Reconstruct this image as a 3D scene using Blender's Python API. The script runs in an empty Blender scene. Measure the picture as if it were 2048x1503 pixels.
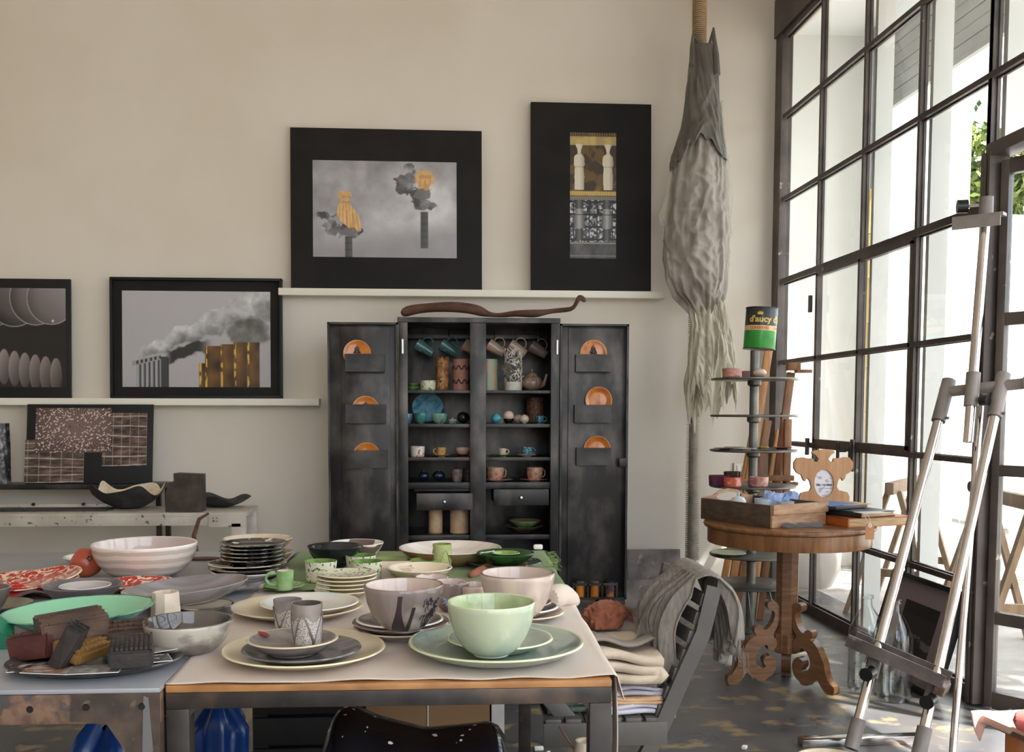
import bpy, bmesh, math, random
import numpy as np
from mathutils import Vector, Matrix
random.seed(7)
rng = np.random.default_rng(11)
S = bpy.context.scene
COL = S.collection
PI = math.pi

# ------------------------------------------------------------------ camera, sky, sun, exposure
FPX, YAW, PIT, ROL, PX0, PY0, EYE = 2000.0, .06654, .06504, .0015, 993.6, 948.8, 1.21
W, H = 2048, 1503
_fw = Vector((math.sin(YAW)*math.cos(PIT), math.cos(YAW)*math.cos(PIT), -math.sin(PIT)))
_r = Vector((math.cos(YAW), -math.sin(YAW), 0)); _u = _r.cross(_fw)
_r, _u = math.cos(ROL)*_r + math.sin(ROL)*_u, -math.sin(ROL)*_r + math.cos(ROL)*_u
EYEV = Vector((0, 0, EYE))
cam = bpy.data.cameras.new('camera'); cob = bpy.data.objects.new('camera', cam); COL.objects.link(cob)
cam.sensor_width = 36; cam.lens = FPX/W*36; cam.clip_start = .05; cam.clip_end = 300
cam.shift_x = (W/2-PX0)/W; cam.shift_y = (PY0-H/2)/W
cob.matrix_world = Matrix(((_r.x, _u.x, -_fw.x, 0), (_r.y, _u.y, -_fw.y, 0), (_r.z, _u.z, -_fw.z, EYE), (0, 0, 0, 1)))
S.camera = cob

wd = bpy.data.worlds.new('sky'); S.world = wd; wd.use_nodes = True
_n = wd.node_tree.nodes; _l = wd.node_tree.links
_sky = _n.new('ShaderNodeTexSky'); _sky.sky_type = 'NISHITA'; _sky.sun_disc = False
SUN_EL, SUN_AZ = math.radians(56), math.radians(-40)          # azimuth from +X towards +Y
_sky.sun_elevation = SUN_EL; _sky.sun_rotation = PI/2 - SUN_AZ
_sky.dust_density = 3.0; _sky.air_density = 1.0; _sky.ozone_density = 1.0
_mixw = _n.new('ShaderNodeMixRGB'); _mixw.inputs[0].default_value = .40; _mixw.inputs[2].default_value = (8.6, 9, 9.6, 1)
_l.new(_sky.outputs[0], _mixw.inputs[1]); _l.new(_mixw.outputs[0], _n['Background'].inputs[0])
_n['Background'].inputs[1].default_value = .30
sun = bpy.data.lights.new('sun', 'SUN'); sun.energy = 11.0; sun.angle = math.radians(.6); sun.color = (1, .97, .93)
sob = bpy.data.objects.new('sun', sun); COL.objects.link(sob)
SUNV = Vector((math.cos(SUN_EL)*math.cos(SUN_AZ), math.cos(SUN_EL)*math.sin(SUN_AZ), math.sin(SUN_EL)))
sob.rotation_euler = SUNV.to_track_quat('Z', 'Y').to_euler(); sob.location = (20, -10, 30)
S.view_settings.view_transform = 'Standard'; S.view_settings.look = 'None'
S.view_settings.gamma = 1; S.view_settings.use_curve_mapping = False
S.view_settings.exposure = 1.22
S.cycles.max_bounces = 12; S.cycles.diffuse_bounces = 7; S.cycles.glossy_bounces = 5
S.cycles.transparent_max_bounces = 24; S.cycles.transmission_bounces = 8
S.cycles.sample_clamp_indirect = 8; S.cycles.caustics_reflective = False; S.cycles.caustics_refractive = False
S.cycles.use_denoising = True

# ------------------------------------------------------------------ helpers
def ray(px, py): return _fw*FPX + _r*(px-PX0) - _u*(py-PY0)
def onY(px, py, Y): d = ray(px, py); return EYEV + d*(Y/d.y)
def onX(px, py, X): d = ray(px, py); return EYEV + d*(X/d.x)
def onZ(px, py, Z): d = ray(px, py); return EYEV + d*((Z-EYE)/d.z)
def depth(p): return (Vector(p)-EYEV).dot(_fw)
def proj(p): d = Vector(p)-EYEV; k = d.dot(_fw); return PX0+FPX*d.dot(_r)/k, PY0-FPX*d.dot(_u)/k
def srgb(c):
    out = []
    for x in c[:3]:
        x = x/255.
        out.append(x/12.92 if x <= .04045 else ((x+.055)/1.055)**2.4)
    return tuple(out)+(1,)

class MB:
    """collects shapes into one mesh"""
    def __init__(s): s.v = []; s.f = []; s.m = []
    def add(s, vs, fs, mi=0):
        o = len(s.v); s.v += [tuple(v) for v in vs]
        for k, f in enumerate(fs):
            s.f.append(tuple(i+o for i in f)); s.m.append(mi[k] if isinstance(mi, (list, tuple)) else mi)
        return s
    def box(s, c, sz, rot=None, mi=0, bev=0.0):
        hx, hy, hz = sz[0]/2, sz[1]/2, sz[2]/2
        if bev <= 0:
            vs = [Vector((x*hx, y*hy, z*hz)) for x in (-1, 1) for y in (-1, 1) for z in (-1, 1)]
            fs = [(0, 1, 3, 2), (4, 6, 7, 5), (0, 4, 5, 1), (2, 3, 7, 6), (0, 2, 6, 4), (1, 5, 7, 3)]
        else:
            b = min(bev, hx*.9, hy*.9, hz*.9)
            bm = bmesh.new(); bmesh.ops.create_cube(bm, size=1)
            for v in bm.verts: v.co = Vector((v.co.x*sz[0], v.co.y*sz[1], v.co.z*sz[2]))
            bmesh.ops.bevel(bm, geom=bm.edges[:], offset=b, segments=2, profile=.6, affect='EDGES')
            bm.verts.index_update()
            vs = [v.co.copy() for v in bm.verts]; fs = [tuple(v.index for v in f.verts) for f in bm.faces]; bm.free()
        if rot is not None: vs = [rot @ v for v in vs]
        c = Vector(c); return s.add([v+c for v in vs], fs, mi)
    def bar(s, a, b, w, h=None, mi=0, bev=0.0, up=None):
        a, b = Vector(a), Vector(b); d = b-a; L = d.length; d.normalize(); h = h or w
        up = Vector(up) if up is not None else (Vector((0, 0, 1)) if abs(d.z) < .9 else Vector((0, 1, 0)))
        x = d.cross(up).normalized(); z = x.cross(d)
        rot = Matrix((x, d, z)).transposed()
        return s.box((a+b)/2, (w, L, h), rot, mi, bev)
    def lathe(s, prof, c=(0, 0, 0), n=40, sx=1, sy=1, closed=False):
        """prof: (r, z, material of the segment that starts here)"""
        rings = []; vs = []
        for p in prof:
            if p[0] < 1e-6: rings.append([len(vs)]); vs.append((c[0], c[1], c[2]+p[1]))
            else:
                rings.append(list(range(len(vs), len(vs)+n)))
                for k in range(n):
                    a = 2*PI*k/n; vs.append((c[0]+p[0]*math.cos(a)*sx, c[1]+p[0]*math.sin(a)*sy, c[2]+p[1]))
        fs, ms = [], []
        for i in range(len(prof)-1):
            A, B = rings[i], rings[i+1]; mi = prof[i][2] if len(prof[i]) > 2 else 0
            for k in range(n):
                k2 = (k+1) % n
                if len(A) == 1 and len(B) == 1: continue
                if len(A) == 1: f = (A[0], B[k2], B[k])
                elif len(B) == 1: f = (A[k], A[k2], B[0])
                else: f = (A[k], A[k2], B[k2], B[k])
                fs.append(f); ms.append(mi)
        return s.add(vs, fs, ms)
    def tube(s, pts, r, n=10, mi=0, cap=True):
        pts = [Vector(p) for p in pts]; N = len(pts)
        rs = r if isinstance(r, (list, tuple)) else [r]*N
        vs = []; t0 = None; x = None
        for i, p in enumerate(pts):
            t = (pts[min(i+1, N-1)]-pts[max(i-1, 0)]).normalized()
            if x is None:
                x = t.orthogonal().normalized()
            else:
                x = (x - t*x.dot(t)); x = x.normalized() if x.length > 1e-6 else t.orthogonal().normalized()
            y = t.cross(x)
            for k in range(n):
                a = 2*PI*k/n; vs.append(p+(x*math.cos(a)+y*math.sin(a))*rs[i])
        fs = [(i*n+k, i*n+(k+1) % n, (i+1)*n+(k+1) % n, (i+1)*n+k) for i in range(N-1) for k in range(n)]
        if cap: fs += [tuple(range(n))[::-1], tuple(range((N-1)*n, N*n))]
        return s.add(vs, fs, mi)
    def prism(s, poly, th, M=None, mi=0, holes=(), side=None):
        """2D outline (x,z) extruded along +y by th; ends with triangulated caps (holes allowed)"""
        from mathutils.geometry import tessellate_polygon
        loops = [list(poly)]+[list(h) for h in holes]
        flat = [p for l in loops for p in l]; n = len(flat)
        tris = tessellate_polygon([[Vector((p[0], p[1], 0)) for p in l] for l in loops])
        vs = [Vector((p[0], 0, p[1])) for p in flat]+[Vector((p[0], th, p[1])) for p in flat]
        fs = [tuple(t) for t in tris]+[tuple(i+n for i in t[::-1]) for t in tris]; o = 0
        ms = [mi]*len(fs)
        for l in loops:
            for k in range(len(l)):
                a, b = o+k, o+(k+1) % len(l); fs.append((a, b, b+n, a+n)); ms.append(mi if side is None else side)
            o += len(l)
        if M is not None: vs = [M @ v for v in vs]
        return s.add(vs, fs, ms)
    def grid(s, fn, nu, nv, mi=0, closeu=False):
        vs = [fn(i/(nu if closeu else nu-1), j/(nv-1)) for j in range(nv) for i in range(nu)]
        fs = []
        for j in range(nv-1):
            for i in range(nu if closeu else nu-1):
                i2 = (i+1) % nu; fs.append((j*nu+i, j*nu+i2, (j+1)*nu+i2, (j+1)*nu+i))
        return s.add(vs, fs, mi)

def obj(name, mb, mats, parent=None, label=None, cat=None, group=None, kind=None, loc=None, rot=None, sharp=40, recalc=True, solid=0, smooth=True, sub=0):
    me = bpy.data.meshes.new(name); me.from_pydata(mb.v, [], mb.f)
    for m in (mats if isinstance(mats, (list, tuple)) else [mats]): me.materials.append(m)
    me.polygons.foreach_set('material_index', mb.m)
    if recalc:
        bm = bmesh.new(); bm.from_mesh(me); bmesh.ops.recalc_face_normals(bm, faces=bm.faces[:]); bm.to_mesh(me); bm.free()
    if smooth:
        me.polygons.foreach_set('use_smooth', [True]*len(me.polygons)); me.set_sharp_from_angle(angle=math.radians(sharp))
    me.update()
    o = bpy.data.objects.new(name, me); COL.objects.link(o)
    if parent is not None: o.parent = parent
    if loc is not None: o.location = loc
    if rot is not None: o.rotation_euler = rot
    if solid: md = o.modifiers.new('thick', 'SOLIDIFY'); md.thickness = solid; md.offset = 0
    if sub: md = o.modifiers.new('sub', 'SUBSURF'); md.levels = sub; md.render_levels = sub
    tag(o, label, cat, group, kind); return o
def tag(o, label=None, cat=None, group=None, kind=None):
    if label: o['label'] = label
    if cat: o['category'] = cat
    if group: o['group'] = group
    if kind: o['kind'] = kind
    return o
def thing(name, label, cat, loc=(0, 0, 0), rz=0, group=None, rot=None):
    o = bpy.data.objects.new(name, None); COL.objects.link(o); o.location = loc
    o.rotation_euler = rot if rot else (0, 0, rz); o.empty_display_size = .05
    return tag(o, label, cat, group)
def dup(root, loc=None, rz=None, label=None, group=None, scale=None):
    r = root.copy(); COL.objects.link(r)
    if loc is not None: r.location = loc
    if rz is not None: r.rotation_euler = (0, 0, rz)
    if scale is not None: r.scale = scale if hasattr(scale, '__len__') else (scale,)*3
    if label: r['label'] = label
    if group: r['group'] = group
    for ch in list(root.children):
        c = ch.copy(); COL.objects.link(c); c.parent = r
        for g in list(ch.children):
            d = g.copy(); COL.objects.link(d); d.parent = c
    return r
def relocate(o, mats): pass

# ------------------------------------------------------------------ materials
def pm(name, c1, c2=None, scale=8, lo=.4, hi=.6, rough=.5, metal=0, bump=0, bscale=None, detail=4, stretch=(1, 1, 1),
       c3=None, scale3=30, lo3=.6, hi3=.65, distort=0, coat=0, spec=.5, kind='noise', rv=0, trans=0, sheen=0, kind3='noise', stretch3=(1, 1, 1), ior=1.5, detail3=3):
    m = bpy.data.materials.new(name); m.use_nodes = True; nt = m.node_tree; N, L = nt.nodes, nt.links
    b = N['Principled BSDF']; b.inputs['Roughness'].default_value = rough; b.inputs['Metallic'].default_value = metal
    b.inputs['Specular IOR Level'].default_value = spec; b.inputs['IOR'].default_value = ior
    b.inputs['Coat Weight'].default_value = coat; b.inputs['Coat Roughness'].default_value = .05
    if sheen: b.inputs['Sheen Weight'].default_value = sheen
    base = srgb(c1); b.inputs['Base Color'].default_value = base
    tc = N.new('ShaderNodeTexCoord')
    def tex(kind, sc, st, det, dis=0):
        mp = N.new('ShaderNodeMapping'); mp.inputs['Scale'].default_value = st; L.new(tc.outputs['Object'], mp.inputs[0])
        if kind == 'noise':
            t = N.new('ShaderNodeTexNoise'); t.inputs['Scale'].default_value = sc; t.inputs['Detail'].default_value = det
            t.inputs['Distortion'].default_value = dis; out = t.outputs['Fac']
        elif kind == 'voro':
            t = N.new('ShaderNodeTexVoronoi'); t.inputs['Scale'].default_value = sc; out = t.outputs['Distance']
        elif kind == 'edge':
            t = N.new('ShaderNodeTexVoronoi'); t.feature = 'DISTANCE_TO_EDGE'; t.inputs['Scale'].default_value = sc; out = t.outputs['Distance']
        elif kind == 'wave':
            t = N.new('ShaderNodeTexWave'); t.inputs['Scale'].default_value = sc; t.inputs['Distortion'].default_value = dis
            t.inputs['Detail'].default_value = det; t.bands_direction = 'Z'; out = t.outputs['Fac']
        elif kind == 'wavex':
            t = N.new('ShaderNodeTexWave'); t.inputs['Scale'].default_value = sc; t.inputs['Distortion'].default_value = dis
            t.inputs['Detail'].default_value = det; t.bands_direction = 'X'; out = t.outputs['Fac']
        elif kind == 'ring':
            t = N.new('ShaderNodeTexWave'); t.wave_type = 'RINGS'; t.rings_direction = 'Z'; t.inputs['Scale'].default_value = sc
            t.inputs['Distortion'].default_value = dis; t.inputs['Detail'].default_value = det; out = t.outputs['Fac']
        L.new(mp.outputs[0], t.inputs['Vector']); return out
    col = None
    if c2 is not None:
        o = tex(kind, scale, stretch, detail, distort)
        mr = N.new('ShaderNodeMapRange'); mr.inputs[1].default_value = lo; mr.inputs[2].default_value = hi; L.new(o, mr.inputs[0])
        mx = N.new('ShaderNodeMixRGB'); mx.inputs[1].default_value = base; mx.inputs[2].default_value = srgb(c2)
        L.new(mr.outputs[0], mx.inputs[0]); col = mx.outputs[0]
        if rv:
            ra = N.new('ShaderNodeMapRange'); ra.inputs[3].default_value = rough; ra.inputs[4].default_value = rough+rv
            L.new(mr.outputs[0], ra.inputs[0]); L.new(ra.outputs[0], b.inputs['Roughness'])
    if c3 is not None:
        o = tex(kind3, scale3, stretch3, detail3)
        mr = N.new('ShaderNodeMapRange'); mr.inputs[1].default_value = lo3; mr.inputs[2].default_value = hi3; L.new(o, mr.inputs[0])
        mx = N.new('ShaderNodeMixRGB'); mx.inputs[2].default_value = srgb(c3)
        if col is None: mx.inputs[1].default_value = base
        else: L.new(col, mx.inputs[1])
        L.new(mr.outputs[0], mx.inputs[0]); col = mx.outputs[0]
    if col is not None: L.new(col, b.inputs['Base Color'])
    if bump:
        o = tex('noise', bscale or scale*4, stretch, 5)
        bp = N.new('ShaderNodeBump'); bp.inputs['Strength'].default_value = bump; bp.inputs['Distance'].default_value = .004
        L.new(o, bp.inputs['Height']); L.new(bp.outputs[0], b.inputs['Normal'])
    if trans:
        tr = N.new('ShaderNodeBsdfTransparent'); ms = N.new('ShaderNodeMixShader'); ms.inputs[0].default_value = trans
        L.new(b.outputs[0], ms.inputs[1]); L.new(tr.outputs[0], ms.inputs[2]); L.new(ms.outputs[0], N['Material Output'].inputs[0])
    return m
def glaze(name, c1, c2=None, **k):
    k.setdefault('rough', .12); k.setdefault('spec', .5); return pm(name, c1, c2, **k)
def thin_glass(name, tint=(.96, .98, .97), refl=1.0):
    m = bpy.data.materials.new(name); m.use_nodes = True; N, L = m.node_tree.nodes, m.node_tree.links
    N.remove(N['Principled BSDF'])
    tr = N.new('ShaderNodeBsdfTransparent'); tr.inputs[0].default_value = (*tint, 1)
    gl = N.new('ShaderNodeBsdfGlossy'); gl.inputs['Roughness'].default_value = .01
    fr = N.new('ShaderNodeLayerWeight'); pw = N.new('ShaderNodeMath'); pw.operation = 'POWER'; pw.inputs[1].default_value = 5; L.new(fr.outputs['Facing'], pw.inputs[0])
    mul = N.new('ShaderNodeMath'); mul.operation = 'MULTIPLY_ADD'; mul.inputs[1].default_value = .9*refl; mul.inputs[2].default_value = .04*refl; L.new(pw.outputs[0], mul.inputs[0])
    fr.inputs[0].default_value = .5
    ms = N.new('ShaderNodeMixShader'); L.new(mul.outputs[0], ms.inputs[0]); L.new(tr.outputs[0], ms.inputs[1]); L.new(gl.outputs[0], ms.inputs[2])
    L.new(ms.outputs[0], N['Material Output'].inputs[0]); return m
def attr_mat(name, rough=.45):
    m = bpy.data.materials.new(name); m.use_nodes = True; N, L = m.node_tree.nodes, m.node_tree.links
    a = N.new('ShaderNodeAttribute'); a.attribute_name = 'ink'; b = N['Principled BSDF']; b.inputs['Roughness'].default_value = rough
    L.new(a.outputs['Color'], b.inputs['Base Color']); return m

M = {}
M['wall'] = pm('wall_paint', (227, 218, 205), (222, 212, 197), scale=1.2, rough=.85, bump=.06, bscale=60)
M['white'] = pm('white_paint', (236, 230, 216), rough=.5)
M['ceil'] = pm('ceiling_paint', (235, 230, 220), rough=.9)
M['floor'] = pm('worn_dark_floor', (66, 68, 74), (86, 82, 78), scale=2.2, lo=.4, hi=.6, rough=.26, rv=.16, c3=(134, 116, 86), scale3=7.5, lo3=.555, hi3=.65, bump=.12, bscale=18, detail=10, stretch=(1, 1.2, 1), stretch3=(1, 1.2, 1), detail3=10)
M['winsteel'] = pm('window_steel', (92, 82, 76), (70, 62, 58), scale=5, rough=.5, spec=.5, c3=(168, 158, 140), scale3=14, lo3=.70, hi3=.74)
M['glass'] = thin_glass('window_glass')
M['black'] = pm('blackened_steel', (48, 47, 46), (88, 84, 80), scale=6, lo=.42, hi=.75, rough=.38, metal=.75, rv=.1, detail=6)
M['blackpanel'] = pm('brushed_black_steel', (54, 52, 51), (108, 102, 97), scale=4.5, lo=.45, hi=.78, rough=.36, metal=.8, rv=.12, detail=7, stretch=(1.4, 1, .8))
M['blackmatte'] = pm('matte_black', (30, 29, 29), (38, 36, 36), scale=8, rough=.6)
M['board'] = pm('black_board', (36, 35, 34), (41, 39, 38), scale=4, rough=.8, spec=.2)
M['frame'] = pm('black_frame_paint', (27, 26, 27), rough=.5, spec=.3)
M['rust'] = pm('rusted_steel', (128, 98, 78), (96, 74, 60), scale=40, lo=.42, hi=.6, rough=.55, metal=.15, c3=(72, 66, 64), scale3=22, lo3=.54, hi3=.60, detail=8, detail3=8)
M['rust2'] = pm('dark_rusted_steel', (92, 76, 64), (66, 56, 50), scale=22, lo=.4, hi=.62, rough=.5, metal=.2, c3=(112, 96, 78), scale3=40, lo3=.60, hi3=.7, detail=8, detail3=8)
M['zinc'] = pm('grey_zinc_top', (168, 168, 172), (146, 146, 150), scale=3, lo=.35, hi=.65, rough=.34, metal=.1, detail=6)
M['tsteel'] = pm('table_steel', (66, 59, 53), (44, 41, 39), scale=14, lo=.35, hi=.65, rough=.42, metal=.4, c3=(98, 80, 66), scale3=9, lo3=.54, hi3=.70, detail=8, detail3=8)
M['twood'] = pm('plywood_top', (176, 124, 72), (150, 102, 58), scale=12, rough=.5, stretch=(1, 6, 1))
M['linen'] = pm('natural_linen', (208, 192, 176), (198, 180, 164), scale=5, lo=.3, hi=.7, rough=.9, bump=.25, bscale=420, sheen=.15)
M['greencloth'] = pm('green_linen', (116, 134, 76), (100, 120, 62), scale=6, rough=.9, bump=.3, bscale=380, sheen=.1)
M['rustcloth'] = pm('rust_gauze', (152, 92, 70), (124, 72, 56), scale=18, rough=.95, bump=.5, bscale=160)
M['wood'] = pm('walnut_wood', (128, 91, 62), (98, 66, 42), scale=5, lo=.35, hi=.65, rough=.34, stretch=(1.2, 1.2, 8), detail=8, distort=1.2, bump=.05)
M['woodtop'] = pm('walnut_top', (140, 96, 60), (106, 70, 42), scale=5, lo=.35, hi=.65, rough=.28, stretch=(8, 1.2, 1), detail=8, distort=1.0)
M['darkwood'] = pm('dark_crate_wood', (86, 68, 54), (64, 50, 40), scale=6, rough=.6, stretch=(3, 3, 10), detail=8)
M['palewood'] = pm('pale_crate_wood', (186, 150, 116), (160, 122, 92), scale=5, rough=.6, stretch=(3, 3, 12), detail=8)
M['greywood'] = pm('weathered_wood', (150, 122, 94), (128, 104, 80), scale=7, rough=.7, stretch=(4, 4, .6))
M['easelwood'] = pm('easel_beech', (190, 138, 84), (164, 112, 64), scale=7, rough=.5, stretch=(4, 4, .6), detail=6)
M['easelwood2'] = pm('easel_dark_beech', (146, 98, 58), (118, 76, 44), scale=7, rough=.5, stretch=(4, 4, .6), detail=6)
M['framewood'] = pm('veneer_frame', (176, 130, 84), (156, 110, 68), scale=6, lo=.35, hi=.65, rough=.45, stretch=(6, 6, .8), detail=8)
M['chrome'] = pm('chromed_tube', (214, 206, 200), (196, 188, 184), scale=6, rough=.16, metal=1)
M['putty'] = pm('grey_painted_fitting', (140, 132, 126), (122, 114, 108), scale=9, rough=.45)
M['knob'] = pm('black_plastic', (26, 25, 27), rough=.35)
M['steel'] = pm('bright_steel', (190, 188, 186), rough=.28, metal=1)
M['fin'] = pm('galvanised_fins', (186, 178, 162), (164, 156, 142), scale=9, rough=.5, metal=.15); M['fintan'] = pm('tan_painted_fins', (196, 168, 130), (176, 148, 112), scale=9, rough=.6)
M['greymetal'] = pm('grey_stand_steel', (122, 120, 114), (92, 90, 86), scale=6, rough=.38, metal=.7, detail=6)
M['stone'] = pm('oxidised_plate', (128, 118, 112), (84, 77, 74), scale=9, lo=.35, hi=.65, rough=.5, metal=.25, c3=(156, 146, 136), scale3=16, lo3=.58, hi3=.7, detail=8)
M['chair'] = pm('chair_grey_green', (86, 82, 76), (78, 74, 69), scale=9, rough=.45)
M['greylinen'] = pm('grey_linen', (140, 132, 123), (116, 109, 101), scale=26, lo=.35, hi=.65, rough=.95, bump=.4, bscale=300, stretch=(6, 6, 1))
M['taupe'] = pm('taupe_linen', (150, 138, 128), (136, 124, 114), scale=9, rough=.95, bump=.3, bscale=300)
M['cream'] = pm('cream_linen', (206, 188, 166), (190, 172, 150), scale=9, rough=.95, bump=.3, bscale=300)
M['lilac'] = pm('pale_lilac_linen', (188, 182, 190), (170, 164, 172), scale=12, rough=.95, bump=.4, bscale=240)
M['peach'] = pm('peach_linen', (214, 176, 138), (200, 160, 120), scale=9, rough=.95, bump=.3, bscale=300)
M['whitelinen'] = pm('white_linen', (214, 210, 220), (200, 196, 206), scale=9, rough=.95, bump=.3, bscale=300)
M['teal'] = pm('sage_green_linen', (96, 116, 98), (80, 98, 82), scale=20, rough=.95, bump=.6, bscale=260)
M['terracotta'] = pm('frayed_terracotta', (150, 90, 66), (124, 70, 52), scale=20, rough=.95, bump=.6, bscale=180)
M['card'] = pm('cardboard', (150, 116, 84), (140, 106, 76), scale=4, rough=.85)
M['paper'] = pm('white_paper', (226, 222, 216), rough=.8)
M['blue'] = pm('blue_plastic', (20, 58, 120), (14, 44, 98), scale=5, rough=.28, bump=.3, bscale=9)
M['concrete'] = pm('courtyard_concrete', (168, 162, 154), (146, 140, 134), scale=3, rough=.8)
M['outwall'] = pm('courtyard_plaster', (228, 228, 224), (222, 222, 218), scale=2, rough=.9, bump=.05)
M['shutter'] = pm('shutter_slats', (150, 148, 142), (136, 134, 128), scale=3, rough=.6)
M['pipe'] = pm('downpipe_grey', (116, 116, 122), rough=.5)
M['bamboo'] = pm('bamboo_cane', (206, 178, 118), (188, 156, 96), scale=9, rough=.45, stretch=(3, 3, .5))
M['leaf'] = pm('tree_leaves', (50, 74, 24), (104, 116, 40), scale=3, rough=.5)
M['bark'] = pm('tree_bark', (96, 78, 62), (74, 60, 48), scale=9, rough=.9, bump=.5)
M['branch'] = pm('driftwood_bark', (104, 68, 54), (70, 46, 38), scale=22, lo=.35, hi=.65, rough=.85, bump=.9, bscale=60, stretch=(.4, 1, 1), detail=8)
M['print'] = attr_mat('photo_print', .4)

# ------------------------------------------------------------------ structure: the room
WY, WX = 6.5, 2.24              # back wall plane, window plane
LX, BY, CZ = -4.2, -3.0, 4.7
def struct(name, mb, mats, **k): return obj(name, mb, mats, kind='structure', sharp=30, **k)
struct('floor', MB().box((-.85, 1.8, -.05), (6.9, 9.6, .1)), M['floor'])
struct('ceiling', MB().box((-.9, 1.75, CZ+.05), (6.8, 9.7, .1)), M['ceil'])
struct('wall_back', MB().box((-.93, WY+.1, CZ/2), (6.5, .2, CZ)), M['wall'])
struct('wall_left', MB().box((LX-.1, 1.8, CZ/2), (.2, 9.6, CZ)), M['wall'])
# wall behind the viewer, with an unseen, unglazed opening added to let in more daylight
mb = MB(); mb.box((-2.6, BY-.1, CZ/2), (3.4, .2, CZ)); mb.box((2.3, BY-.1, CZ/2), (.2, .2, CZ)); mb.box((.65, BY-.1, 4.5), (3.1, .2, .4)); mb.box((.65, BY-.1, .2), (3.1, .2, .4))
struct('wall_front', mb, M['wall'])
# lintel over the window
mb = MB().box((WX+.06, 1.75, (3.60+CZ)/2), (.10, 9.7, CZ-3.60))
struct('wall_right', mb, M['wall'])
struct('trim_1', MB().box((WX+.01, 1.75, 3.72), (.05, 9.5, .24)), M['winsteel'])
# steel window: mullions, transoms, panes
WB = 6.36; PIT_ = .597
ys = [WB - PIT_*k for k in range(0, 16)]
zs = [0.02, .485, 1.0, 1.515, 2.03, 2.55, 3.07, 3.58]
win = bpy.data.objects.new('window_1', None); COL.objects.link(win); tag(win, kind='structure')
DY0, DY1 = 3.87, 2.86            # door opening
wall_end = MB().box((WX+.035, (6.36+6.5)/2+.01, 1.8), (.07, .12, 3.6))
obj('jamb', wall_end, M['winsteel'], win)
def mull(y, w=.028, d=.036, z0=0, z1=3.6, x=WX+.03):
    m = MB(); m.box((x, y, (z0+z1)/2), (d, w*.55, z1-z0)); m.box((x+d*.18, y, (z0+z1)/2), (d*.25, w, z1-z0)); m.box((x-d*.42, y, (z0+z1)/2), (d*.16, w*.85, z1-z0)); return m
for k, y in enumerate(ys[1:]):
    if k == 3: obj('mullion', mull(y, .036, .04), M['winsteel'], win)
    elif DY1 < y < DY0: obj('mullion', mull(y, z0=2.23), M['winsteel'], win)
    else: obj('mullion', mull(y), M['winsteel'], win)
def trans(z, y0, y1, h=.028):
    m = MB(); m.box((WX+.03, (y0+y1)/2, z), (.05, y0-y1, h*.55)); m.box((WX+.04, (y0+y1)/2, z), (.013, y0-y1, h)); m.box((WX+.009, (y0+y1)/2, z), (.008, y0-y1, h*.85)); return m
for i, z in enumerate(zs):
    h = .05 if i in (0, 7) else (.042 if i == 4 else .03)
    if z < 2.2:
        obj('transom', trans(z if i else .03, 6.36, DY0+.06, h if i else .07), M['winsteel'], win)
        obj('transom', trans(z if i else .03, DY1, ys[-1], h if i else .07), M['winsteel'], win)
    else: obj('transom', trans(z, 6.36, ys[-1], h), M['winsteel'], win)
pane_me = MB().box((0, 0, 0), (.004, PIT_-.02, .50))
p0 = None
for k in range(15):
    for i in range(7):
        yc, zc = (ys[k]+ys[k+1])/2, (zs[i]+zs[i+1])/2
        if DY1 < yc < DY0 and zc < 2.3: continue
        if p0 is None:
            p0 = obj('pane', pane_me, M['glass'], win, loc=(WX+.035, yc, zc), smooth=False)
        else:
            c = p0.copy(); COL.objects.link(c); c.location = (WX+.035, yc, zc)
            c.scale = (1, 1, (zs[i+1]-zs[i]-.012)/.5)
# casement with its own frame: two panes wide
cy0, cy1 = ys[1]-.012, ys[3]+.012
m = MB()
for z, h in ((2.0, .03), (.995+.03, .03)): m.box((WX+.02, (cy0+cy1)/2, z), (.03, cy0-cy1, h))
for y in (cy0-.012, cy1+.012, (cy0+cy1)/2): m.box((WX+.02, y, 1.51), (.03, .024, .98))
obj('casement_frame', m, M['winsteel'], win)
for (y, z) in ((ys[1]+.016, 1.83), (ys[1]+.016, .995), (ys[2], .985)):
    obj('hinge', MB().box((WX-.015, y, z), (.02, .022, .10), bev=.004), M['knob'], win)
hm = MB(); hm.tube([(WX-.01, ys[2]+.07, .99), (WX-.05, ys[2]+.07, .99)], .006); hm.lathe([(0, -.045), (.009, -.045), (.009, .045), (0, .045)], c=(WX-.055, ys[2]+.07, .99), n=12)
obj('window_handle', hm, M['knob'], win)
obj('latch_plate', MB().box((WX-.008, ys[2]-.005, .97), (.012, .04, .17), bev=.004), M['winsteel'], win)
# heavy door post with stepped profile
m = MB()
for x0, x1, y0, y1 in ((WX-.01, WX+.06, 3.965, 3.94), (WX-.035, WX+.05, 3.94, 3.915), (WX-.015, WX+.06, 3.915, 3.90), (WX-.03, WX+.05, 3.90, 3.885)):
    m.box(((x0+x1)/2, (y0+y1)/2, 1.12), (x1-x0, y0-y1, 2.22))
obj('door_post', m, M['winsteel'], win)
obj('door_post', MB().box((WX+.02, DY1-.03, 1.12), (.09, .06, 2.22)), M['winsteel'], win)
obj('door_head', MB().box((WX+.02, (DY0+DY1)/2, 2.24), (.09, DY0-DY1+.1, .05)), M['winsteel'], win)
for z in (1.56, .90): 
    obj('post_disc', MB().lathe([(0, 0), (.022, 0), (.022, .012), (0, .012)], n=20), M['winsteel'], win, loc=(WX-.035, 3.925, z), rot=(0, -PI/2, 0))
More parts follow.
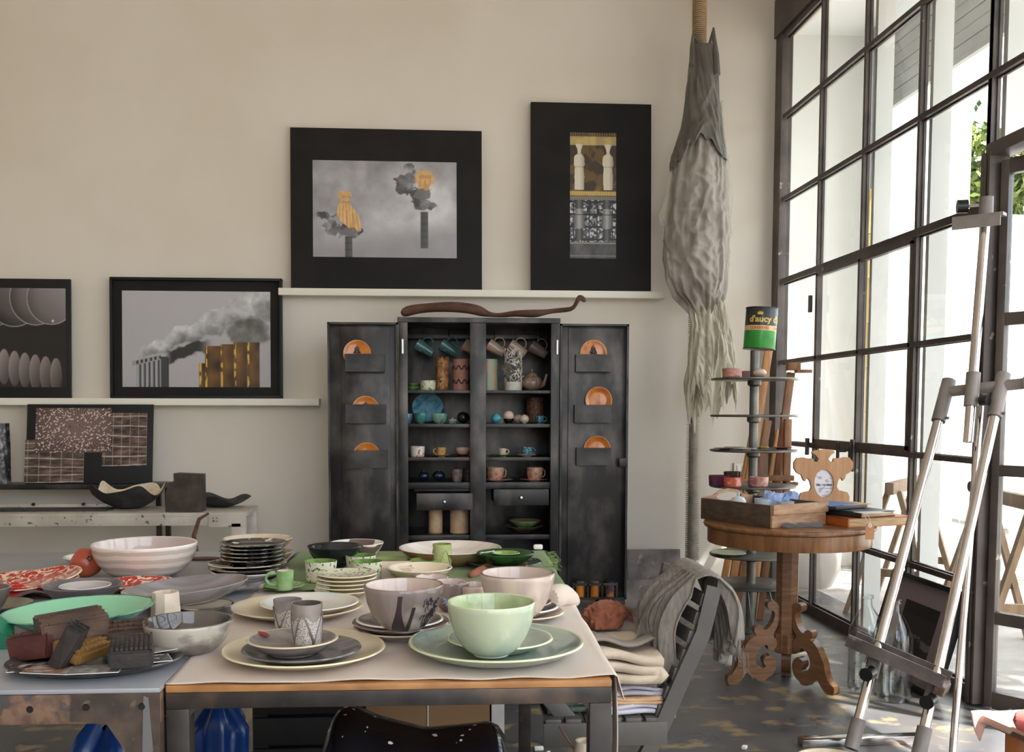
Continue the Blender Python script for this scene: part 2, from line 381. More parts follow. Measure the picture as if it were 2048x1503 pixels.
# open door leaf, swung outwards
dr = bpy.data.objects.new('door_1', None); COL.objects.link(dr); tag(dr, kind='structure'); dr.location = (WX+.02, 3.872, 0); 
DA = math.radians(33); dr.rotation_euler = (0, 0, -PI/2+DA)
LW = .95
for x in (.016, LW-.016): obj('stile', MB().box((x, 0, 1.10), (.032, .04, 2.18), bev=.003), M['winsteel'], dr)
for z, h in ((.04, .07), (.375, .05), (.97, .045), (1.57, .05), (2.165, .06)): obj('rail', MB().box((LW/2, 0, z), (LW-.064, .036, h), bev=.003), M['winsteel'], dr)
for z0, z1 in ((.075, .35), (.40, .95), (.99, 1.545), (1.595, 2.135)): obj('pane', MB().box((LW/2, 0, (z0+z1)/2), (LW-.064, .005, z1-z0)), M['glass'], dr, smooth=False)

# ------------------------------------------------------------------ structure: the courtyard outside
struct('terrain_courtyard', MB().box((8.4, 4, -.09), (12, 40, .1)), M['concrete'])
OX = 3.4
struct('wall_veranda_end', MB().box((2.95, 7.9, 2.1), (1.3, .2, 4.4)), M['outwall'])
struct('ceiling_veranda', MB().box((2.95, 4.2, 4.2), (1.3, 7.4, .16)), M['outwall'])
m = MB(); m.box((OX+.15, 7.66, 2.1), (.3, .36, 4.4)); m.box((OX+.15, 4.1, 4.15), (.3, 7.3, .3))
m.box((OX+.15, 3.0, 2.1), (.3, .25, 4.4)); m.box((OX+.15, .55, 2.1), (.3, .25, 4.4))
struct('wall_veranda_side', m, M['outwall'])
sh = bpy.data.objects.new('window_shutter', None); COL.objects.link(sh); tag(sh, kind='structure')
for k in range(7):
    obj('slat', MB().box((OX+.06, 4.1, 3.54+k*.085), (.02+.008*(k % 2), 6.75, .083), bev=.008), M['shutter'], sh)
obj('shutter_rail', MB().box((OX+.06, 4.1, 3.485), (.035, 6.75, .03)), M['shutter'], sh)
dp = thing('downpipe', 'grey vertical downpipe on the white wall outside the window', 'pipe', (OX-.05, 7.46, -.04))
obj('pipe', MB().tube([(0, 0, 0), (0, 0, 4.1)], .035, 14), M['pipe'], dp)
obj('pipe_clip', MB().lathe([(.036, 0), (.042, 0), (.042, .03), (.036, .03)], c=(0, 0, 2.4), n=14), M['pipe'], dp)
m = MB()
for (z, r) in [(z*.31, .02) for z in range(0, 9)]:
    m.lathe([(0, z), (.022, z), (.019, z+.03), (.018, z+.27), (.022, z+.305), (0, z+.305)], n=10)
bp_ = obj('bamboo_pole', m, M['bamboo'], label='yellow bamboo pole leaning against the white wall outside', cat='pole', loc=(3.10, 6.9, -.04), rot=(0, -.012, 0))
for k, y in enumerate((ys[2], ys[3], ys[4])):
    struct('column_white', MB().box((WX+.115, y, 2.02) if k < 2 else (WX+.115, y, 3.2), (.09, .03, 4.1 if k < 2 else 1.8)), M['outwall'])
struct('wall_garden', MB().box((7.4, 10.6, 1.6), (7.6, .25, 3.4)), M['outwall'])
m = MB(); m.box((4.08, 9.3, 3.4), (.84, 2.2, 7.0))
struct('wall_outbuilding', m, M['outwall'])
bn = thing('garden_bench', 'grey slatted bench in the bright courtyard beyond the window', 'bench', (4.5, 6.9, -.04))
for k in range(4): obj('slat', MB().box((0, -.18+k*.12, .44), (1.3, .10, .03), bev=.006), M['concrete'], bn)
for x in (-.5, .5): obj('leg', MB().box((x, 0, .21), (.06, .42, .42)), M['concrete'], bn)
def tree(name, label, loc, h, cr, n, seed, group):
    R = np.random.default_rng(seed)
    t = thing(name, label, 'tree', loc, group=group)
    m = MB(); m.tube([(0, 0, 0), (.05, .03, h*.4), (-.03, .06, h*.75), (.02, 0, h)], [.13, .10, .07, .03], 9)
    for k in range(9):
        a = k*2.4; z = h*(.5+.05*k); m.tube([(0, 0, z), (math.cos(a)*cr*.4, math.sin(a)*cr*.4, z+cr*.25), (math.cos(a)*cr*.8, math.sin(a)*cr*.8, z+cr*.35)], [.045, .03, .012], 6)
    obj('trunk', m, M['bark'], t)
    u = R.normal(size=(n, 3)); u /= np.linalg.norm(u, axis=1)[:, None]; rr = cr*R.random(n)**.4
    cl = R.normal(size=(40, 3))*cr*.12
    c = u*rr[:, None]*np.array([1, 1, .8])+cl[R.integers(0, 40, n)]+np.array([0, 0, h+.1*cr])
    a = R.normal(size=(n, 3)); a /= np.linalg.norm(a, axis=1)[:, None]; b = np.cross(a, R.normal(size=(n, 3))); b /= np.linalg.norm(b, axis=1)[:, None]
    L = (.045+.04*R.random(n))*(1 if n > 5000 else 1.7)
    vs = np.stack([c-a*L[:, None], c+b*(L*.45)[:, None], c+a*L[:, None], c-b*(L*.45)[:, None]], 1).reshape(-1, 3)
    m = MB(); m.add([tuple(v) for v in vs], [(4*i, 4*i+1, 4*i+2, 4*i+3) for i in range(n)])
    obj('foliage', m, M['leaf'], t, kind='stuff', recalc=False, smooth=False)
    return t
tree('garden_tree', 'leafy green tree seen above the bright courtyard wall', (6.98, 12.6, 0), 3.9, .95, 9000, 3, 'courtyard trees')
tree('garden_tree', 'leafy tree beyond the courtyard wall seen through the open glass door', (8.35, 14.2, 0), 3.7, .95, 9000, 5, 'courtyard trees')
tree('garden_tree', 'tall tree over the courtyard casting dappled shade by the window', (5.45, 3.07, 0), 5.7, 1.2, 4600, 8, 'courtyard trees')
def prim_trestle(loc, rz, label):
    t = thing('trestle', label, 'trestle', loc, rz, 'wooden trestles in the courtyard')
    for s in (-1, 1):
        for e in (-1, 1): obj('leg', MB().bar((s*.35, e*.26, 0), (s*.33, e*.03, .78), .045, .03), M['greywood'], t)
        obj('stretcher', MB().bar((s*.35, -.17, .3), (s*.35, .17, .3), .03, .045), M['greywood'], t)
    obj('beam', MB().box((0, 0, .80), (.9, .05, .07), bev=.004), M['greywood'], t); return t
prim_trestle((2.9, 5.9, -.04), .9, 'pale wooden trestle outside, seen under the round table')
prim_trestle((2.95, 4.9, -.04), 1.4, 'pale wooden trestle outside behind the glass bottles')
obj('planter', MB().lathe([(0, 0), (.2, 0), (.26, .12), (.27, .34), (.24, .42), (.21, .42), (.22, .33), (0, .33)], n=32), M['concrete'], label='grey stone planter outside the lowest corner pane', cat='planter', loc=(2.66, 6.95, -.04))

# ------------------------------------------------------------------ numpy noise for the flat prints
def vnoise(x, y, seed=0):
    xi, yi = np.floor(x).astype(int), np.floor(y).astype(int); xf, yf = x-xi, y-yi
    def h(a, b): 
        n = (a*374761393 + b*668265263 + seed*1442695041) & 0x7fffffff
        n = ((n ^ (n >> 13))*1274126177) & 0x7fffffff
        return ((n ^ (n >> 16)) & 0xffff)/65535.
    u, v = xf*xf*(3-2*xf), yf*yf*(3-2*yf)
    return (h(xi, yi)*(1-u)+h(xi+1, yi)*u)*(1-v)+(h(xi, yi+1)*(1-u)+h(xi+1, yi+1)*u)*v
def fbm(x, y, seed=0, o=5):
    s = 0; a = .5
    for k in range(o): s = s+a*vnoise(x*2**k, y*2**k, seed+k); a *= .5
    return s
def ss(e0, e1, x): t = np.clip((x-e0)/(e1-e0), 0, 1); return t*t*(3-2*t)
def over(c, col, a): return c*(1-a[..., None])+np.array(col)[None, None, :]*a[..., None]
def inpoly(u, y, P):
    m = np.zeros(u.shape, bool); n = len(P)
    for i in range(n):
        (x1, y1), (x2, y2) = P[i], P[(i+1) % n]
        if abs(y2-y1) < 1e-9: continue
        m ^= ((y1 > y) != (y2 > y)) & (u < (x2-x1)*(y-y1)/(y2-y1)+x1)
    return m.astype(float)
def print_mesh(name, w, h, fn, res, parent, loc, label=None, extra=None):
    """flat photographic print lying in the local XZ plane, facing -Y; fn(u,v) -> sRGB 0..255 with v up"""
    nx, ny = int(w*res), int(h*res)
    U, V = np.meshgrid(np.linspace(0, 1, nx), np.linspace(0, 1, ny))
    c = np.clip(fn(U, V, w/h), 0, 255)/255.
    lin = np.where(c <= .04045, c/12.92, ((c+.055)/1.055)**2.4)
    vs = np.stack([(U-.5)*w, np.zeros_like(U), V*h], -1).reshape(-1, 3)
    me = bpy.data.meshes.new(name)
    I = np.arange(nx*ny).reshape(ny, nx)
    q = np.stack([I[:-1, :-1], I[:-1, 1:], I[1:, 1:], I[1:, :-1]], -1).reshape(-1, 4)
    me.from_pydata(vs.tolist(), [], q.tolist())
    at = me.color_attributes.new('ink', 'FLOAT_COLOR', 'POINT')
    at.data.foreach_set('color', np.concatenate([lin.reshape(-1, 3), np.ones((nx*ny, 1))], 1).astype(np.float32).ravel())
    me.materials.append(M['print'])
    o = bpy.data.objects.new(name, me); COL.objects.link(o); o.parent = parent; o.location = loc
    if label: o['label'] = label
    return o

def img_torsos(u, v, asp):
    y = 1-v; x = u*asp
    n = fbm(x*3, y*3, 3); n2 = fbm(x*7, y*7, 9)
    g = 182-16*(n2-.5)*2+60*(n-.48)*2 - 16*ss(.0, .35, .35-y)*0
    c = np.stack([g, g-3, g], -1)
    c = over(c, (146, 142, 144), ss(.75, .95, y+.25*(n-.5)+.15*u)*.75)
    def smoke(cx, cy, sx, sy, seed, col=(104, 101, 104), ang=0):
        dx, dy = (u-cx), (y-cy); ca, sa = math.cos(ang), math.sin(ang); X = (dx*ca+dy*sa)/sx; Y = (-dx*sa+dy*ca)/sy
        r = np.sqrt(X*X+Y*Y)+2.6*(fbm(x*11, y*11, seed, 6)-.48); return ss(1.0, .78, r)
    def col(cc, base, k=20): sh = (fbm(x*12, y*12, 31)-.5)*2*k; return base[0]+sh, base[1]+sh, base[2]+sh
    for (cx, cy, sx, sy) in ((.13, .66, .09, .07), (.19, .72, .12, .09), (.10, .57, .06, .05), (.68, .24, .10, .12), (.62, .29, .07, .07), (.76, .42, .075, .085), (.71, .33, .09, .07), (.67, .05, .03, .03)):
        a = smoke(cx, cy, sx, sy, int(cx*100)); sh = 96+90*(fbm(x*12, y*12, 17, 6)-.45)*2
        c = c*(1-a[..., None])+np.stack([sh, sh-2, sh], -1)*a[..., None]
    # chimneys
    def rect(x0, x1, y0, y1): return ss(x0-.003, x0+.003, u)*ss(x1+.003, x1-.003, u)*ss(y0-.004, y0+.004, y)*ss(y1+.004, y1-.004, y)
    for (x0, x1, y0, y1) in ((.222, .272, .785, 1.1), (.748, .80, .52, .90)):
        sh = 62+22*((u-x0)/(x1-x0))-10*(np.sin(y*90) > .6); a = rect(x0, x1, y0, y1)
        c = c*(1-a[..., None])+np.stack([sh, sh, sh-2], -1)*a[..., None]
    def ell(cx, cy, sx, sy, ang=0):
        dx, dy = (u-cx)*asp, (y-cy); ca, sa = math.cos(ang), math.sin(ang); return ss(1.06, .94, np.sqrt(((dx*ca+dy*sa)/sx)**2+((-dx*sa+dy*ca)/sy)**2))
    skin = 214+30*(fbm(x*16, y*16, 5)-.5)*2
    fold = 13*np.sin((u*asp-.9*(u*asp-.30)*(y-.4))*210+9*n)
    def paint(a, f=0):
        nonlocal c
        k = np.stack([skin+f, skin*.80+f, skin*.52+f*.8], -1); c = c*(1-a[..., None])+k*a[..., None]
    T_ = lambda P: [((a-243)/1107., (b-345)/735.) for a, b in P]
    paint(inpoly(u, y, T_([(455, 580), (490, 575), (535, 590), (542, 615), (522, 625), (522, 660), (545, 700), (575, 735), (600, 775), (612, 850), (612, 880), (590, 885), (555, 850), (520, 860), (485, 830), (450, 800), (425, 745), (432, 700), (450, 665), (455, 635), (430, 610), (435, 590)])), fold*(y > .46))
    paint(inpoly(u, y, T_([(1080, 410), (1130, 410), (1165, 430), (1182, 490), (1165, 515), (1150, 500), (1140, 545), (1140, 580), (1115, 570), (1100, 585), (1085, 570), (1058, 580), (1052, 530), (1045, 505), (1033, 500), (1033, 435), (1050, 420)])))
    for e in ((.213, .375, .022, .016), (.248, .375, .022, .016), (.762, .155, .038, .020), (.802, .155, .038, .020), (.779, .225, .010, .05), (.778, .285, .07, .005), (.745, .20, .006, .05), (.815, .20, .006, .05), (.228, .43, .06, .007), (.235, .60, .012, .10), (.275, .63, .010, .10)): c = over(c, (182, 128, 74), ell(*e)*.5)
    a = np.clip(smoke(.25, .74, .10, .05, 44)+smoke(.775, .34, .07, .05, 45), 0, 1); c = over(c, (112, 108, 110), a*.9)
    return c
def img_columns(u, v, asp):
    y = 1-v; x = u; n = fbm(x*6, y*14, 4)
    c = np.zeros(u.shape+(3,)); c[:] = (58, 42, 26); c = over(c, (104, 78, 34), ss(.45, .6, n)*(y < .52))
    def rect(x0, x1, y0, y1, s=.006): return ss(x0-s, x0+s, u)*ss(x1+s, x1-s, u)*ss(y0-s/3, y0+s/3, y)*ss(y1+s/3, y1-s/3, y)
    c = over(c, (150, 116, 48), ss(.4, .5, y)*(y < .49)*ss(.4, .55, n)*rect(.28, .78, .40, .47, .02))
    c = over(c, (222, 196, 128), rect(-1, 2, .03, .10)*(.75+.4*(n-.5)))
    c = over(c, (116, 92, 52), rect(-1, 2, 0, .028)*(np.sin(u*120) > 0))
    c = over(c, (206, 176, 96), rect(-1, 2, .465, .50)*(.8+.2*(np.sin(u*130) > 0)))
    c = over(c, (126, 118, 112), rect(-1, 2, .505, .535))
    CP = [(372, 460), (386, 452), (393, 440), (388, 415), (380, 396), (376, 382), (430, 382), (424, 396), (415, 420), (412, 440), (420, 452), (435, 470), (439, 520), (430, 540), (436, 600), (434, 690), (372, 690), (370, 600), (373, 540), (366, 520), (366, 480)]
    for d_ in (0, 193):
        a = inpoly(u, y, [((p-340+d_)/310., (q-305)/845.) for p, q in CP]); cx = (403-340+d_)/310.
        sh = 220+26*np.sin((u-cx)*190)*(y > .29)-46*ss(0, .11, u-cx)-24*(np.abs(y-.272) < .006)-22*(np.abs(y-.168) < .005)
        c = c*(1-a[..., None])+np.stack([sh, sh*.95, sh*.85], -1)*a[..., None]
    bot = y > .535
    g = 90+110*(vnoise(u*26, y*70, 2) > .55)-70*(vnoise(u*18+5, y*40, 8) > .6); g = np.where((np.abs((y*60) % 6-3) < .5) | (np.abs((u*18) % 3-1.5) < .22), 26, g)
    c = np.where((bot & (y < .87))[..., None], np.stack([g, g, g+3], -1), c)
    for cx in (.20, .80):
        for (x0, x1, y0, y1) in ((-.09, .09, .535, .61), (-.09, .09, .605, .65), (-.12, .12, .655, .76), (-.09, .09, .765, .86)):
            sh = 150-abs((u-cx)/.1)*80+ (24 if y0 in (.605, .655) else -44); a = rect(cx+x0, cx+x1, y0, y1)
            c = c*(1-a[..., None])+np.stack([sh, sh-2, sh-4], -1)*a[..., None]
    sh = 70+40*(n-.5)*2; a = rect(-1, 2, .87, 1.1); c = c*(1-a[..., None])+np.stack([sh, sh-2, sh-4], -1)*a[..., None]
    c = over(c, (140, 134, 128), rect(-1, 2, .872, .885)); c = over(c, (120, 114, 108), rect(-1, 2, .975, .985))
    return c
def img_stacks(u, v, asp):
    y = 1-v; x = u*asp; n = fbm(x*5, y*5, 6); c = np.zeros(u.shape+(3,)); g = 184-10*y+6*(n-.5); c[:] = np.stack([g+2, g-2, g+1], -1)
    # plume
    mid = .66-.66*(u-.1); wid = .05+.22*np.clip(u-.1, 0, 1)
    q = (y-mid)/wid+1.6*(fbm(x*7, y*7, 12)-.5); a = ss(1.1, .8, np.abs(q))*ss(.10, .16, u)
    sh = 196-62*ss(-.3, .9, q)+46*(fbm(x*13, y*13, 21)-.5)*2; c = c*(1-a[..., None])+np.stack([sh, sh-2, sh-2], -1)*a[..., None]
    q = (y-(.68-.42*(u-.3)))/.07+1.5*(fbm(x*8, y*8, 40)-.5); a = ss(1.1, .7, np.abs(q))*ss(.28, .34, u)*ss(.62, .5, u); c = over(c, (44, 43, 44), a)
    q = np.sqrt(((u-.86)/.15)**2+((y-.42)/.16)**2)+.9*(fbm(x*8, y*8, 50)-.5); a = ss(1.05, .7, q); sh = 116+50*(fbm(x*10, y*10, 3)-.5)*2; c = c*(1-a[..., None])+np.stack([sh, sh-2, sh-6], -1)*a[..., None]
    def rect(x0, x1, y0, y1, s=.003): return ss(x0-s, x0+s, u)*ss(x1+s, x1-s, u)*ss(y0-s, y0+s, y)*ss(y1+s, y1-s, y)
    for k in range(7):
        x0 = .095+k*.031; t = (u-x0)/.02; a = rect(x0, x0+.02, .745-k*.012, 1.1); sh = 176-110*np.abs(t-.4)
        c = c*(1-a[..., None])+np.stack([sh, sh, sh+3], -1)*a[..., None]
        c = over(c, (40, 40, 42), rect(x0+.021, x0+.03, .765-k*.012, 1.1))
    q = np.abs(y-(.755-(u-.07)*.36)); c = over(c, (150, 150, 150), ss(.03, .02, q)*rect(.065, .25, 0, 1)); c = over(c, (50, 50, 52), ss(.02, .014, q)*(np.sin(u*205) > .1)*rect(.09, .26, 0, 1))
    c = over(c, (60, 60, 62), rect(.258, .305, .685, 1.1))
    for (x0, x1, y0) in ((.515, .555, .75), (.555, .66, .57), (.66, .75, .55), (.75, .84, .53), (.84, .925, .53)):
        a = rect(x0, x1, y0, 1.1); t = (u-x0)/(x1-x0); blk = vnoise(u*14, y*9, 77)
        sh = 96-70*np.abs(t-.35)+34*(blk-.5)*2; c = c*(1-a[..., None])+np.stack([sh*1.0+14, sh*.72+6, sh*.30], -1)*a[..., None]
        c = over(c, (222, 176, 76), rect(x0+.002, x0+.016, y0, 1.1)*ss(.3, .6, vnoise(u*90, y*22, 5)))
    return c
def img_discs(u, v, asp):
    y = 1-v; c = np.zeros(u.shape+(3,)); c[:] = (24, 21, 21); x = u
    for k, (cx, cy, r) in enumerate(((-.35, .05, .46), (-.05, .08, .40), (.28, .10, .37), (.58, .09, .36), (.80, .10, .34))):
        d = np.sqrt(((x-cx)/1.0)**2+((y-cy)*1.0/.78)**2)/r; a = ss(1.02, .99, d)*(y < .5); sh = 60+60*u+70*(1-y*2.6)*.5-40*ss(.5, 1, d)*(1-u)
        c = c*(1-a[..., None])+np.stack([sh, sh*.93, sh*.93], -1)*a[..., None]; c = over(c, (196, 188, 186), ss(.025, .01, np.abs(d-1))*(y < .5)*.7)
        d = np.sqrt((x-cx-.02)**2+((y-(.13+.05*k))/.8)**2); c = over(c, (226, 220, 216), ss(.022, .012, d))
    for k in range(9):
        cx = -.30+.145*k; cy = .74+.018*k; d = np.sqrt(((x-cx)/.085)**2+((y-cy)/.18)**2); a = ss(1.04, .96, d); sh = 160-250*(y-.58)*.8-26*(x-cx)/.085
        c = c*(1-a[..., None])+np.stack([sh, sh*.9, sh*.88], -1)*a[..., None]
    return c
def img_burst(u, v, asp):
    X, Y = u-.55, (1-v)-.42; a = np.arctan2(Y, X); r = np.sqrt(X*X+Y*Y); c = np.zeros(u.shape+(3,)); n = fbm(u*9, v*9, 2)
    ray = .5+.5*np.sin(a*64+4*n+9*r); g = 66+80*ray*ss(.9, .1, r)+20*(n-.5); c[:] = np.stack([g+10, g*.88, g*.84], -1)
    R_ = np.random.default_rng(2); K = 420
    px, py = R_.random(K), R_.random(K); d = np.full(u.shape, 9.)
    for i in range(K):
        if math.hypot(px[i]-.55, py[i]-.42) < .13: continue
        d = np.minimum(d, np.sqrt(((u-px[i])*1.35)**2+((1-v)-py[i])**2))
    return over(c, (226, 204, 186), ss(.016, .009, d))
def img_shelves(u, v, asp):
    y = 1-v; n = fbm(u*5, v*22, 3); g = 66+70*(n-.45)*2; c = np.stack([g*1.08+6, g*.9, g*.78], -1)
    for k in range(6):
        c = over(c, (206, 194, 184), ss(.012, .006, np.abs((y+.02*np.sin(u*2+k))-(.08+k*.18)))*.85)
    for k in range(6): c = over(c, (186, 172, 160), ss(.008, .003, np.abs(u-(.05+k*.19)))*.7)
    for k in range(5): c = over(c, (176, 164, 156), ss(.012, .006, np.abs((u-.25*k)-.35*(1-((y*5.5) % 1)*1.0)-.1))*.4)
    return c

def leaning(name, label, x1, y1, x2, ytop, ybot, zb, lean, group, Yb):
    """picture that leans on the wall: its pixel box gives width and height at its own depth Yb"""
    a, b = onY(x1, ybot, Yb), onY(x2, ybot, Yb); t = onY((x1+x2)/2, ytop, Yb+lean)
    w = (b-a).length; h = math.hypot(t.z-zb, lean)
    o = thing(name, label, 'picture', ((a.x+b.x)/2, Yb, zb), rot=(-math.atan2(lean, t.z-zb), 0, 0), group=group)
    return o, w, h

# ------------------------------------------------------------------ wall ledges
SZ1, SZ2 = 1.277, 1.967
sl = obj('wall_ledge', MB().box((-2.6, 6.445, SZ1-.022), (3.8, .11, .044), bev=.003), M['white'], label='long white picture ledge on the lower left of the back wall', cat='shelf')
sl = obj('wall_ledge', MB().box((.28, 6.445, SZ2-.022), (2.45, .11, .044), bev=.003), M['white'], label='upper white picture ledge above the black cabinet', cat='shelf')
# framed pictures
def mount_board(o, w, h, th, mat, name='board'): return obj(name, MB().box((0, th/2, h/2), (w, th, h), bev=.002), mat, o)
o, w, h = leaning('picture_panel', 'large black panel with photo of two smoking chimneys and golden torsos', 582, 0, 964, 258, 575, SZ2+.001, .045, None, 6.41)
mount_board(o, w, h, .025, M['board'])
k = w/382.; print_mesh('photo_print', 287*k, 192*k, img_torsos, 300, o, ((624+287/2-773+2)*k, -.001, (575-512)*k))
o, w, h = leaning('picture_panel', 'upright black panel with narrow photo of two statues over pipes', 1062, 0, 1302, 206, 580, SZ2+.001, .05, None, 6.405)
mount_board(o, w, h, .025, M['board'])
k = w/240.; print_mesh('photo_print', 92*k, 247*k, img_columns, 420, o, ((1184.5-1181)*k, -.001, (580-516)*k))
o, w, h = leaning('framed_picture', 'black box frame with photo of smoking factory chimneys', 222, 0, 565, 556, 795, SZ1+.001, .04, None, 6.41)
m = MB(); e = .016
for (cx, cz, sx, sz) in ((0, e/2, w, e), (0, h-e/2, w, e), (-w/2+e/2, h/2, e, h), (w/2-e/2, h/2, e, h)): m.box((cx, .005, cz), (sx, .05, sz), bev=.002)
obj('frame', m, M['frame'], o); obj('backing_board', MB().box((0, .022, h/2), (w-.02, .012, h-.02)), M['board'], o)
k = w/343.; print_mesh('photo_print', 297*k, 195*k, img_stacks, 300, o, ((392-393.5)*k, .0145, (795-772)*k))
o, w, h = leaning('picture_panel', 'black panel with photo of rows of pale discs at the left edge', -12, 0, 142, 557, 795, SZ1+.001, .04, None, 6.41)
mount_board(o, w, h, .02, M['frame'])
k = w/154.; print_mesh('photo_print', 143*k, 203*k, img_discs, 320, o, (-4*k, -.001, 22*k))

# ------------------------------------------------------------------ wall console with collage panel
CT = .752; CYF = 6.2
cn = thing('console', 'narrow black steel console table along the back wall at left', 'console', (-2.5, 6.33, 0))
obj('top', MB().box((0, 0, CT-.015), (1.9, .24, .03), bev=.002), M['black'], cn)
for x in (-.93, .93):
    for y in (-.105, .105): obj('leg', MB().box((x, y, (CT-.03)/2), (.028, .028, CT-.03)), M['black'], cn)
cn.location.x = onY(323, 965, 6.22).x-.95
o, w, h = leaning('collage_panel', 'black panel with collage of sunburst and lattice photos on the console', 50, 0, 304, 808, 965, CT+.001, .07, None, 6.27)
mount_board(o, w, h, .012, M['frame'])
k = w/254.; X = lambda px: (px-179)*k; Z = lambda py: (965-py)*k
print_mesh('photo_print', 118*k, 88*k, img_shelves, 300, o, (X(109), -.001, Z(963)))
print_mesh('photo_print', 90*k, 110*k, img_shelves, 300, o, (X(249), -.001, Z(929)))
print_mesh('photo_print', 152*k, 92*k, img_burst, 380, o, (X(146), -.002, Z(901)))
m = MB(); n = 40
def cylfn(u, v): a = 2*PI*u; r = .055+.004*math.sin(9*a+8*v); return Vector((r*math.cos(a), r*math.sin(a), v*.37))
m.grid(cylfn, n, 8, closeu=True); m.add([(0, 0, .37)]+[cylfn(k/n, 1) for k in range(n)], [(0, k+1, (k+1) % n+1) for k in range(n)])
p = onY(2, 960, 6.3)
obj('fluted_vase', m, pm('silver_dark_glaze', (54, 52, 56), (130, 128, 130), scale=30, lo=.5, hi=.7, rough=.25, metal=.4), label='tall dark fluted cylinder vase at the left end of the console', cat='vase', loc=(p.x, 6.3, CT))

# ------------------------------------------------------------------ painted metal bench in front of it
BT = .635; bfy, bby = 5.62, 6.04
pr = onZ(470, 1029, BT); bxr = pr.x+.035
M['bench'] = pm('chipped_white_paint', (196, 186, 172), (178, 166, 152), scale=6, lo=.4, hi=.6, rough=.55, c3=(92, 82, 76), scale3=26, lo3=.66, hi3=.70, detail=6)
bn2 = thing('workbench', 'long chipped white metal workbench in front of the console', 'bench', (bxr-1.05, (bfy+bby)/2, 0))
d = bby-bfy
obj('top', MB().box((0, 0, BT-.012), (2.1, d, .024), bev=.002), M['bench'], bn2)
obj('apron', MB().box((0, -d/2+.008, BT-.045), (2.08, .016, .05), bev=.002), M['bench'], bn2)
obj('apron', MB().box((0, d/2-.008, BT-.045), (2.08, .016, .05), bev=.002), M['bench'], bn2)
for x in (-1.01, 1.01):
    for y in (-d/2+.03, d/2-.03):
        lg = obj('leg', MB().box((x, y, (BT-.02)/2), (.075, .055, BT-.02), bev=.003), M['bench'], bn2)
br = obj('corner_bracket', MB().box((.95, -d/2-.003, BT-.04), (.20, .006, .075)).box((1.0, -d/2-.003, BT-.19), (.05, .006, .26)), M['bench'], bn2)
m = MB()
for (x, z) in [(.875+.02*(i % 2), BT-.028-.018*(i//2)) for i in range(4)]+[(.99+.02*(i % 2), BT-.14-.03*(i//2)) for i in range(8)]:
    m.lathe([(0, -.0012), (.0035, -.0012), (.0035, 0), (0, 0)], n=8)
    m.v[-18:] = [(a+x, c-d/2-.0065, b+z) for (a, b, c) in m.v[-18:]]
obj('screw', m, M['blackmatte'], br, kind='stuff')
# things on the bench
def wavy_bowl(R, h, amp, lobes, ph, th=.006, seed=0):
    m = MB(); n = 72; prof = []
    def rim(a): return h*(.75+amp*math.sin(lobes*a+ph)+amp*.5*math.sin((lobes+2)*a+1.3+seed))
    def fo(u, v):
        a = 2*PI*u; r = R*(.18+.82*v**.85)*(1+.06*math.sin(lobes*a+ph+1)*v); return Vector((r*math.cos(a), r*math.sin(a), rim(a)*v**1.6))
    def fi(u, v):
        p = fo(u, v); return Vector((p.x*.985, p.y*.985, p.z+th*(1-.5*v)))
    m.grid(fo, n, 14, 0, True); m.grid(fi, n, 14, 1, True)
    o = [13*n+k for k in range(n)]; i = [14*n+13*n+k for k in range(n)]
    m.add([], [], 0); m.f += [(o[k], o[(k+1) % n], i[(k+1) % n], i[k]) for k in range(n)]; m.m += [0]*n
    m.f += [tuple(range(n)), tuple(range(14*n, 14*n+n))]; m.m += [0, 1]
    return m
M['raku'] = pm('raku_black', (40, 40, 40), (58, 56, 54), scale=20, rough=.65, bump=.4)
M['bonecream'] = pm('bone_cream', (216, 200, 174), (196, 178, 152), scale=20, lo=.5, hi=.75, rough=.55, c3=(120, 100, 84), scale3=60, lo3=.7, hi3=.74)
p = onZ(259, 1016, BT); s = depth(p)/FPX
obj('wavy_bowl', wavy_bowl(70*s, .155, .17, 5, 1.2), [M['raku'], M['bonecream']], label='wavy rimmed bowl, black outside and cream inside, on the white workbench', cat='bowl', loc=(p.x, p.y, BT))
p = onZ(440, 1012, BT); s = depth(p)/FPX
obj('wavy_dish', wavy_bowl(56*s, .07, .22, 3, .5, seed=2), [M['raku'], M['raku']], label='low black wavy dish behind the dark block at the end of the workbench', cat='dish', loc=(p.x+.01, p.y-.02, BT))
pts = [(330, 1022), (331, 985), (338, 965), (348, 960), (348, 945), (402, 947), (402, 1022)]
p = onZ(366, 1024, BT); s = depth(p)/FPX
m = MB().prism([((x-366)*s, (1023-y)*s) for x, y in pts], .09)
obj('block_sculpture', m, pm('dark_bronze', (58, 52, 46), (84, 74, 64), scale=9, rough=.55, metal=.3, bump=.3), label='dark notched block sculpture between the wavy bowl and the wavy dish', cat='sculpture', loc=(p.x, p.y, BT), rot=(0, 0, -.12))
p = onZ(60, 1022, BT)
t = thing('low_tray', 'flat dark metal tray lying on the workbench at left', 'tray', (p.x, p.y+.05, BT))
obj('tray_base', MB().box((0, 0, .006), (.85, .15, .012), bev=.003), M['raku'], t)
obj('tray_edge', MB().box((0, .07, .018), (.85, .012, .022), bev=.002), M['bench'], t)
for x in (.0, .28): obj('nail', MB().tube([(x-.02, .062, .03), (x-.02, .045, .03)], .009, 10), M['knob'], t)
